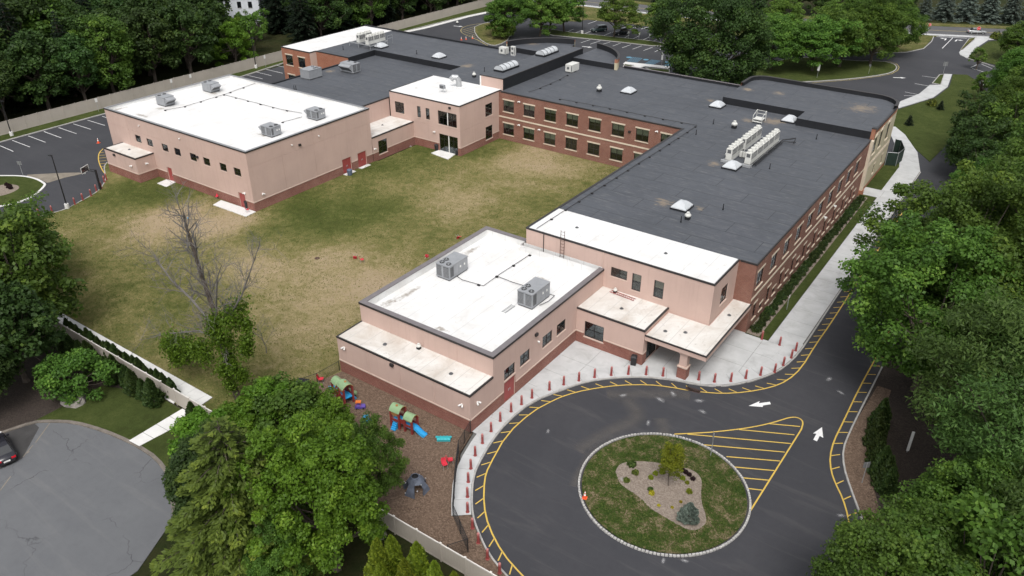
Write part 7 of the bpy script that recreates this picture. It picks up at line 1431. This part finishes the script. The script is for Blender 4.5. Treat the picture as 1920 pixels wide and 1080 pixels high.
for a in range(12): 
    t = a*pi/6; mb.tube([(2.02+.22*cos(t), .22*sin(t), 2.95), (2.02+.14*cos(t+.5), .14*sin(t+.5), 2.5)], .012, 'sign_white', 3); mb.tube([(2.02+.22*cos(t), .22*sin(t), 2.95), (2.02+.14*cos(t-.5), .14*sin(t-.5), 2.5)], .012, 'sign_white', 3)
mb.build('net', o)
def text_mesh(body, size, mat, depth=.004):
    cu = bpy.data.curves.new('lettering', 'FONT'); cu.body = body; cu.size = size; cu.align_x = 'CENTER'; cu.align_y = 'CENTER'; cu.extrude = depth
    t = bpy.data.objects.new('lettering', cu); COL.objects.link(t); dg = bpy.context.evaluated_depsgraph_get(); me = bpy.data.meshes.new_from_object(t.evaluated_get(dg)); bpy.data.objects.remove(t); me.materials.clear(); me.materials.append(MATS[mat]); return me
STOP = text_mesh('STOP', .3, 'sign_white')
def stop_sign(xy, rz, label):
    o = empty('stop_sign', (xy[0], xy[1], .05), rz, label, 'sign'); MB().tube([(0, 0, 0), (0, 0, 2.9)], .045, 'steel', 6).build('post', o)
    oct_ = lambda r, y: [(r*cos(radians(22.5+45*k)), y, 2.55+r*sin(radians(22.5+45*k))) for k in range(8)]
    MB().loft([oct_(.5, -.06), oct_(.5, -.045)], 'sign_white', True, False).build('rim', o); p = MB().loft([oct_(.46, -.075), oct_(.46, -.058)], 'sign_red', True, False).build('plate', o)
    t = inst('lettering', STOP, p, (0, -.08, 2.55)); t.rotation_euler = (pi/2, 0, 0)
stop_sign((-35.41, 249.66), .45, 'red stop sign left of the entrance road mouth'); stop_sign((-23.72, 252.79), .45, 'red stop sign in front of the silver car')
def sign_post(xy, h, w, hh, mat, rz, label, z=.05, group=None):
    o = empty('sign_post', (xy[0], xy[1], z), rz, label, 'sign', group); MB().tube([(0, 0, 0), (0, 0, h)], .035, 'steel', 6).build('post', o); MB().box(-w/2, w/2, -.06, -.04, h-hh, h+.03, mat).build('plate', o)
sign_post((-16.69, 55.32), 2.6, .75, .75, 'sign_grey', -1.2, 'grey back of a road sign on the rim of the roundabout', .1)
sign_post((-4.57, 59.65), 2.3, .6, .6, 'sign_grey', -2.4, 'grey sign leaning at the edge of the chip strip', .1); sign_post((-24.15, 208.51), 2.6, 1.0, .9, 'sign_grey', -2.6, 'grey back of a sign at the end of the corner sidewalk', .1); sign_post((-134.95, 53.91), 2.3, .7, .6, 'sign_grey', -2.6, 'grey-backed sign on the west island', .1)
for i, p in enumerate(((-157.09, 79.74), (-156.58, 96.64), (-153.52, 101.39), (-157.82, 121.66))): sign_post((-156.2, p[1]), 2.6, .5, .7, 'sign_white', pi/2, f'small white sign along the beige fence, {ORD[i]} from the left', .1, 'white signs along the fence')
for i, p in enumerate([(-99.91, 197.07), (-97.01, 197.56), (-94.09, 198.09), (-91.01, 198.28)]): sign_post(p, 1.9, .45, .5, 'sign_white', .3, f'white parking sign at the grass strip, {ORD[i]} from the left', .1, 'white parking signs on the grass strip')
sign_post((-19.39, 84.32), 2.0, .32, .4, 'sign_white', pi/2, 'slim white sign in the lawn strip along the brick wing', .08); sign_post((-46.88, 187.71), 3.0, .6, 1.4, 'sign_white', -.3, 'tall white banner sign on the long north island', .1); sign_post((-38.16, 197.97), 2.2, .5, .5, 'sign_grey', -.3, 'small grey sign near the tip of the long north island', .1); sign_post((-80.1, 176.38), 3.2, .5, 1.7, 'sign_white', -.2, 'tall narrow white banner by the blue marked bays', .1)
sign_post((-2.24, 66.11), 2.4, .25, 2.2, 'sign_white', .4, 'white marker board standing in the dark mulch behind the hedge', .08)
o = empty('utility_pole', (-44.58, 273.76)+(0,), 0, 'leaning utility pole with a white box across the road', 'pole'); MB().tube([(0, 0, 0), (.4, 0, 10)], [.16, .12], 'bark_pale', 7).build('pole', o); MB().box(-.3, .3, -.3, -.1, 1.0, 2.2, 'sign_white').build('cabinet', o); MB().tube([(.1, -.2, 0), (.9, -.2, 10)], .04, 'steel', 4).build('guy_wire', o)
# ---- green screened enclosure at the pavilion corner
o = empty('screened_enclosure', (0, 0, .08), 0, 'dark green screened equipment enclosure at the cream pavilion corner', 'enclosure')
E4 = [(-21.2, 139.8), (-19.6, 140.4), (-19.3, 143.5), (-20.6, 147.2), (-21.6, 147.4)]
for a, b in zip(E4, E4[1:]):
    dx_, dy_ = b[0]-a[0], b[1]-a[1]; L = hypot(dx_, dy_); nx, ny = dy_/L*.02, -dx_/L*.02
    MB().prism([(a[0]+nx, a[1]+ny), (b[0]+nx, b[1]+ny), (b[0]-nx, b[1]-ny), (a[0]-nx, a[1]-ny)], .08, 2.3, 'green_screen').build('screen_panel', o); MB().tube([(a[0], a[1], 2.32), (b[0], b[1], 2.32)], .03, 'steel', 5).build('top_rail', o)
for a in E4: MB().tube([(a[0], a[1], 0), (a[0], a[1], 2.4)], .045, 'steel', 6).build('post', o)

# ---- playground
pa, pb = (-42.81, 41.82), (-40.73, 41.94); prz = atan2(pb[1]-pa[1], pb[0]-pa[0])
def playhouse(xy, rz, label, slide=True):
    o = empty('playhouse', (xy[0], xy[1], .1), rz, label, 'playhouse', 'playhouses with green roofs')
    def tower(x, w, fl, top, nm):
        for sx in (-1, 1):
            for sy in (-1, 1): MB().box(x+sx*w-.09, x+sx*w+.09, sy*w-.09, sy*w+.09, 0, top, 'play_red').build('corner_post', o)
        MB().box(x-w, x+w, -w, w, fl-.06, fl+.02, 'play_blue').build('floor', o)
        for sy in (-1, 1):
            MB().box(x-w+.09, x+w-.09, sy*w-.03, sy*w+.03, fl+.7, top, 'play_tan').build('wall_panel', o)
            MB().box(x-w+.09, x+w-.09, sy*w-.03, sy*w+.03, fl+.02, fl+.3, 'play_red').build('wall_panel', o)
        n = 8; A = [(-w*1.25+2*w*1.25*k/n) for k in range(n+1)]; zf = lambda y: top+.42*cos(y/(w*1.25)*pi/2)**.8
        mb = MB()
        for k in range(n):
            y0_, y1_ = A[k], A[k+1]; z0, z1 = zf(y0_), zf(y1_)
            mb.face([(x-w*1.25, y0_, z0), (x+w*1.25, y0_, z0), (x+w*1.25, y1_, z1), (x-w*1.25, y1_, z1)], 'play_green', smooth=True); mb.face([(x-w*1.25, y1_, z1-.08), (x+w*1.25, y1_, z1-.08), (x+w*1.25, y0_, z0-.08), (x-w*1.25, y0_, z0-.08)], 'play_green', smooth=True)
            for sx in (-1, 1): mb.face([(x+sx*w*1.25, y0_, z0-.08), (x+sx*w*1.25, y1_, z1-.08), (x+sx*w*1.25, y1_, z1), (x+sx*w*1.25, y0_, z0)], 'play_tan')
        mb.build('roof', o)
    tower(-.75, .48, .75, 1.95, 'a'); tower(.75, .42, .6, 1.55, 'b')
    f = MB().lathe([(.13, 0), (.11, .08), (.001, .08)], 'play_tan', n=10).build('roof_hole', o); f.location = (-.75, -.08, 2.36)
    MB().box(-.3, .35, -.36, .36, .62, .7, 'play_blue').build('bridge', o)
    for sy in (-1, 1): MB().box(-.3, .35, sy*.38-.03, sy*.38+.03, .7, 1.2, 'play_red').build('rail', o)
    MB().box(-.2, .2, .3, .5, 1.0, 1.3, 'play_blue').build('seat_bin', o)
    for k in range(4): MB().box(-1.0, -.5, -.6-.12*k, -.48-.12*k, 0, .62-.17*k, 'play_blue').build('step', o)
    if slide:
        S = [(1.15, .62), (1.45, .5), (1.8, .26), (2.15, .1), (2.4, .08)]; mb = MB()
        for (x0_, z0), (x1_, z1) in zip(S, S[1:]):
            mb.face([(x0_, -.24, z0), (x1_, -.24, z1), (x1_, .24, z1), (x0_, .24, z0)], 'play_blue')
            for s in (-1, 1): mb.face([(x0_, s*.24, z0-.08), (x1_, s*.24, z1-.08), (x1_, s*.26, z1+.16), (x0_, s*.26, z0+.16)], 'play_blue'); mb.face([(x0_, s*.31, z0-.08), (x1_, s*.31, z1-.08), (x1_, s*.26, z1+.16), (x0_, s*.26, z0+.16)], 'play_blue')
            mb.face([(x0_, -.31, z0-.08), (x0_, .31, z0-.08), (x1_, .31, z1-.08), (x1_, -.31, z1-.08)], 'play_blue')
        mb.build('slide', o)
playhouse((-41.9, 42.35), prz, 'larger playhouse with two green roofs and a bright blue slide'); playhouse((-50.0, 42.2), prz+pi*.9, 'green-roofed playhouse half hidden behind the foreground maple', True)
o = empty('climbing_dome', (-35.7, 36.75, .1), radians(35), 'slate grey climbing dome with arched openings and a hole in the top', 'climber')
g_ = np.random.default_rng(6); mb = MB(); R5 = [(1.2, 0), (1.0, .5), (.72, 1.0), (.42, 1.42), (.36, 1.5)]; SEG = 8
rings = [[(r*cos(k*2*pi/SEG)*g_.uniform(.86, 1.12), r*sin(k*2*pi/SEG)*g_.uniform(.86, 1.12), z+g_.uniform(-.08, .08)*(z > 0)) for k in range(SEG)] for r, z in R5]
inn5 = [[tuple(np.array(p)*np.array([.86, .86, .97])) for p in ring] for ring in rings]
for j in range(4):
    for k in range(SEG):
        k2 = (k+1) % SEG
        if j < 2 and k % 2 == 0: continue
        mb.face([rings[j][k], rings[j][k2], rings[j+1][k2], rings[j+1][k]], 'play_slate'); mb.face([inn5[j][k], inn5[j+1][k], inn5[j+1][k2], inn5[j][k2]], 'play_slate')
        if j < 2:
            mb.face([rings[j][k2], inn5[j][k2], inn5[j+1][k2], rings[j+1][k2]], 'play_slate'); mb.face([rings[j][k], rings[j+1][k], inn5[j+1][k], inn5[j][k]], 'play_slate')
mb.build('shell', o); MB().lathe([(.38, 1.4), (.4, 1.5), (.3, 1.52), (.28, 1.3), (.001, 1.28)], 'play_slate', n=12, mats=['play_slate', 'play_slate', 'black_plastic', 'black_plastic']).build('top_ring', o)
for k, (r, z) in ((1, (1.1, .55)), (2, (.95, .85)), (3, (.75, 1.1)), (5, (1.05, .6)), (6, (.85, .95)), (7, (1.15, .35)), (9, (1.0, .7)), (10, (.8, 1.05)), (2, (1.18, .3))):
    h_ = MB().lathe([(.07, 0), (.05, .05), (.001, .06)], 'steel', n=7).build('hand_hold', o); h_.location = (r*.98*cos((k+.5)*pi/6), r*.98*sin((k+.5)*pi/6), z); h_.rotation_euler = (0, 1.0, (k+.5)*pi/6)
o = empty('toy_bench', (-37.81, 43.09)+(.1,), atan2((-37.21, 43.4)[1]-(-38.26, 42.66)[1], (-37.21, 43.4)[0]-(-38.26, 42.66)[0]), 'teal plastic toy bench lying on the playground chips', 'bench')
MB().loft([[(x, -.26, .0), (x, .26, .0), (x, .28, .22), (x, .12, .3), (x, -.12, .3), (x, -.28, .22)] for x in (-.62, -.2, .2, .62)], 'play_teal').build('body', o)
for x in (-.3, 0, .3): MB().box(x-.03, x+.03, -.22, .22, .29, .33, 'play_teal').build('rib', o)
for x in (-.62, .62): MB().lathe([(.14, 0), (.14, .06), (.001, .06)], 'play_teal', n=10).build('end_cap', o).location = (x, 0, .3)
for c, m1, m2, lab in (((-47.43, 42.0), 'play_purple', 'play_orange', 'purple and orange toy car beside the hidden playhouse'), ((-45.28, 40.82), 'play_blue', 'play_blue', 'blue toy car showing through the foreground maple'), ((-49.6, 43.03), 'play_green', 'play_green', 'green toy car right of the hidden playhouse')):
    o = empty('toy_car', c+(.1,), .7, lab, 'toy car', 'ride-on toy cars')
    MB().loft([[(x, -.24*w, .1), (x, .24*w, .1), (x, .26*w, .1+hh), (x, -.26*w, .1+hh)] for x, w, hh in ((-.5, .8, .2), (-.4, 1, .35), (.0, 1, .3), (.1, 1, .25), (.45, .95, .22), (.52, .7, .12))], m1).build('body', o)
    for x, y in ((-.32, -.22), (-.32, .22), (.32, -.22), (.32, .22)): MB().tube([(x, y-.04, .1), (x, y+.04, .1)], .1, 'rubber', 10).build('wheel', o)
    for x in (-.35, .05): MB().tube([(x, -.2, .4), (x, -.18, .75), (x, .18, .75), (x, .2, .4)], .03, m2, 5).build('roof_bar', o)
    MB().box(-.4, .12, -.2, .2, .76, .82, m2).build('roof', o)
# ---- cars
def car(name, xy, rz, body, label, kind='sedan', z=0.0):
    o = empty(name, (xy[0], xy[1], z), rz, label, 'car')
    L, W, H = (4.7, .9, 1.45) if kind == 'sedan' else (4.75, .95, 1.78)
    def sec(x, w, zb, zt, r=.1): return [(x, -w*.94, zb), (x, w*.94, zb), (x, w, zb+r*1.6), (x, w, zt-r), (x, w*.9, zt), (x, -w*.9, zt), (x, -w, zt-r), (x, -w, zb+r*1.6)]
    belt = .92 if kind == 'sedan' else 1.05; hood = .88 if kind == 'sedan' else 1.02
    st = [(-L/2, .72, .42, .72), (-L/2+.1, .85, .3, .84), (-L/2+.5, .97, .24, belt), (-1.2, 1.0, .22, belt), (0, 1.0, .22, belt-.01), (.9, 1.0, .22, hood), (L/2-.6, .97, .24, hood-.08), (L/2-.12, .86, .3, hood-.22), (L/2, .7, .4, .62)]
    MB().loft([sec(x, w*W, a, b) for x, w, a, b in st], body).build('body', o, True)
    if kind == 'sedan': roofp = [(-1.75, belt-.03, .8), (-1.1, H-.08, .7), (-.5, H, .68), (.2, H-.02, .68), (1.15, belt-.04, .8)]
    else: roofp = [(-L/2+.12, belt-.03, .85), (-L/2+.42, H-.06, .74), (-.8, H, .73), (.35, H-.03, .72), (1.2, belt-.04, .84)]
    secs = [[(x, -w*W, belt-.06), (x, w*W, belt-.06), (x, w*W*.98, z_), (x, -w*W*.98, z_)] for x, z_, w in roofp]
    top = MB(); m = len(roofp)
    for i in range(m-1):
        (x0_, z0, w0), (x1_, z1, w1) = roofp[i], roofp[i+1]
        mat = 'car_window' if i in (0, m-2) else body
        top.face([(x0_, -w0*W, z0), (x1_, -w1*W, z1), (x1_, w1*W, z1), (x0_, w0*W, z0)], mat, smooth=False)
    top.build('roof', o)
    sd = [(x, z_) for x, z_, w in roofp]
    for s in (-1, 1):
        mb = MB(); P = [(x, s*.86*W if z_ < belt+.05 else s*.71*W, z_) for x, z_ in sd]; Q = [(x, s*.93*W, belt-.05) for x, z_ in sd]
        for i in range(m-1): mb.face([Q[i], Q[i+1], P[i+1], P[i]], 'car_window')
        mb.build('side_window', o)
        for px in ((-.35,) if kind == 'sedan' else (-.5, .4)): MB().face
        pb = MB(); pb.tube([(-.2, s*.93*W, belt-.03), (-.25, s*.73*W, H-.03)], .035, body, 4); pb.build('door_pillar', o)
        MB().obox((.95, s*(W+.1), belt+.05), (.07, .1, .06), 0, body).build('mirror', o)
        MB().box(-L/2-.005, -L/2+.14, s*.45*W if s > 0 else s*.84*W, s*.84*W if s > 0 else s*.45*W, .64, .8, 'tail_red').build('taillight', o)
        MB().box(L/2-.2, L/2-.02, s*.45*W if s > 0 else s*.8*W, s*.8*W if s > 0 else s*.45*W, .56, .7, 'lamp_clear').build('headlight', o)
        MB().box(-.3, -.16, s*W*1.0-.012, s*W*1.0+.025, belt-.2, belt-.16, 'steel').build('door_handle', o)
    for x in (-L/2+.9, L/2-.88):
        for s in (-1, 1):
            wh = MB().tube([(x, s*(W-.2), .33), (x, s*(W+.01), .33)], .33, 'rubber', 16).build('wheel', o); MB().tube([(x, s*(W-.1), .33), (x, s*(W+.025), .33)], .2, 'steel', 12).build('rim', wh)
    MB().box(-L/2-.025, -L/2+.02, -.26, .26, .5, .64, 'sign_white').build('number_plate', o); MB().box(-L/2-.02, -L/2+.1, -.7*W, .7*W, .3, .42, 'black_plastic').build('rear_bumper', o); MB().box(L/2-.1, L/2+.02, -.6*W, .6*W, .34, .5, 'black_plastic').build('grille', o)
car('parked_car', (-69.58, 18.64), radians(168), 'car_dark', 'black sedan seen from behind at the left edge of the cul-de-sac'); car('parked_car', (-110.81, 200.29), radians(-118), 'car_green', 'dark green off-road car parked in the north lot', 'suv'); car('parked_car', (-104.14, 200.86), radians(-118), 'car_black', 'black car with an orange front plate parked in the north lot', 'suv')
car('passing_car', (((-24.66, 259.22)[0]), (-24.66, 259.22)[1]), radians(24), 'car_silver', 'silver sedan driving on the public road')
# ---- white house beyond the wood
o = empty('white_house', (HX, HY, 0), radians(38), 'white clapboard house half hidden above the wood', 'house')
MB().box(-7, 7, -5, 5, 0, 8.5, 'siding').build('wall', o)
mb = MB(); mb.face([(-7.5, -5.6, 8.4), (7.5, -5.6, 8.4), (7.5, 0, 12), (-7.5, 0, 12)], 'shingle'); mb.face([(-7.5, 0, 12), (7.5, 0, 12), (7.5, 5.6, 8.4), (-7.5, 5.6, 8.4)], 'shingle'); mb.face([(-7, -5, 8.5), (-7, 5, 8.5), (-7, 0, 11.8)], 'siding'); mb.face([(7, -5, 8.5), (7, 0, 11.8), (7, 5, 8.5)], 'siding'); mb.build('roof', o)
for x in (-4.6, -1.6, 1.6, 4.6):
    for z in (1.4, 5.2): w_ = MB().box(x-.55, x+.55, -5.05, -5.0, z, z+1.7, 'car_window').build('window', o); MB().box(x-.65, x+.65, -5.08, -5.02, z-.12, z, 'white_trim').build('sill', w_)
for y in (-2.5, 2.5):
    for z in (1.4, 5.2): w_ = MB().box(7.0, 7.05, y-.55, y+.55, z, z+1.7, 'car_window').build('window', o); MB().box(7.02, 7.08, y-.65, y+.65, z-.12, z, 'white_trim').build('sill', w_)
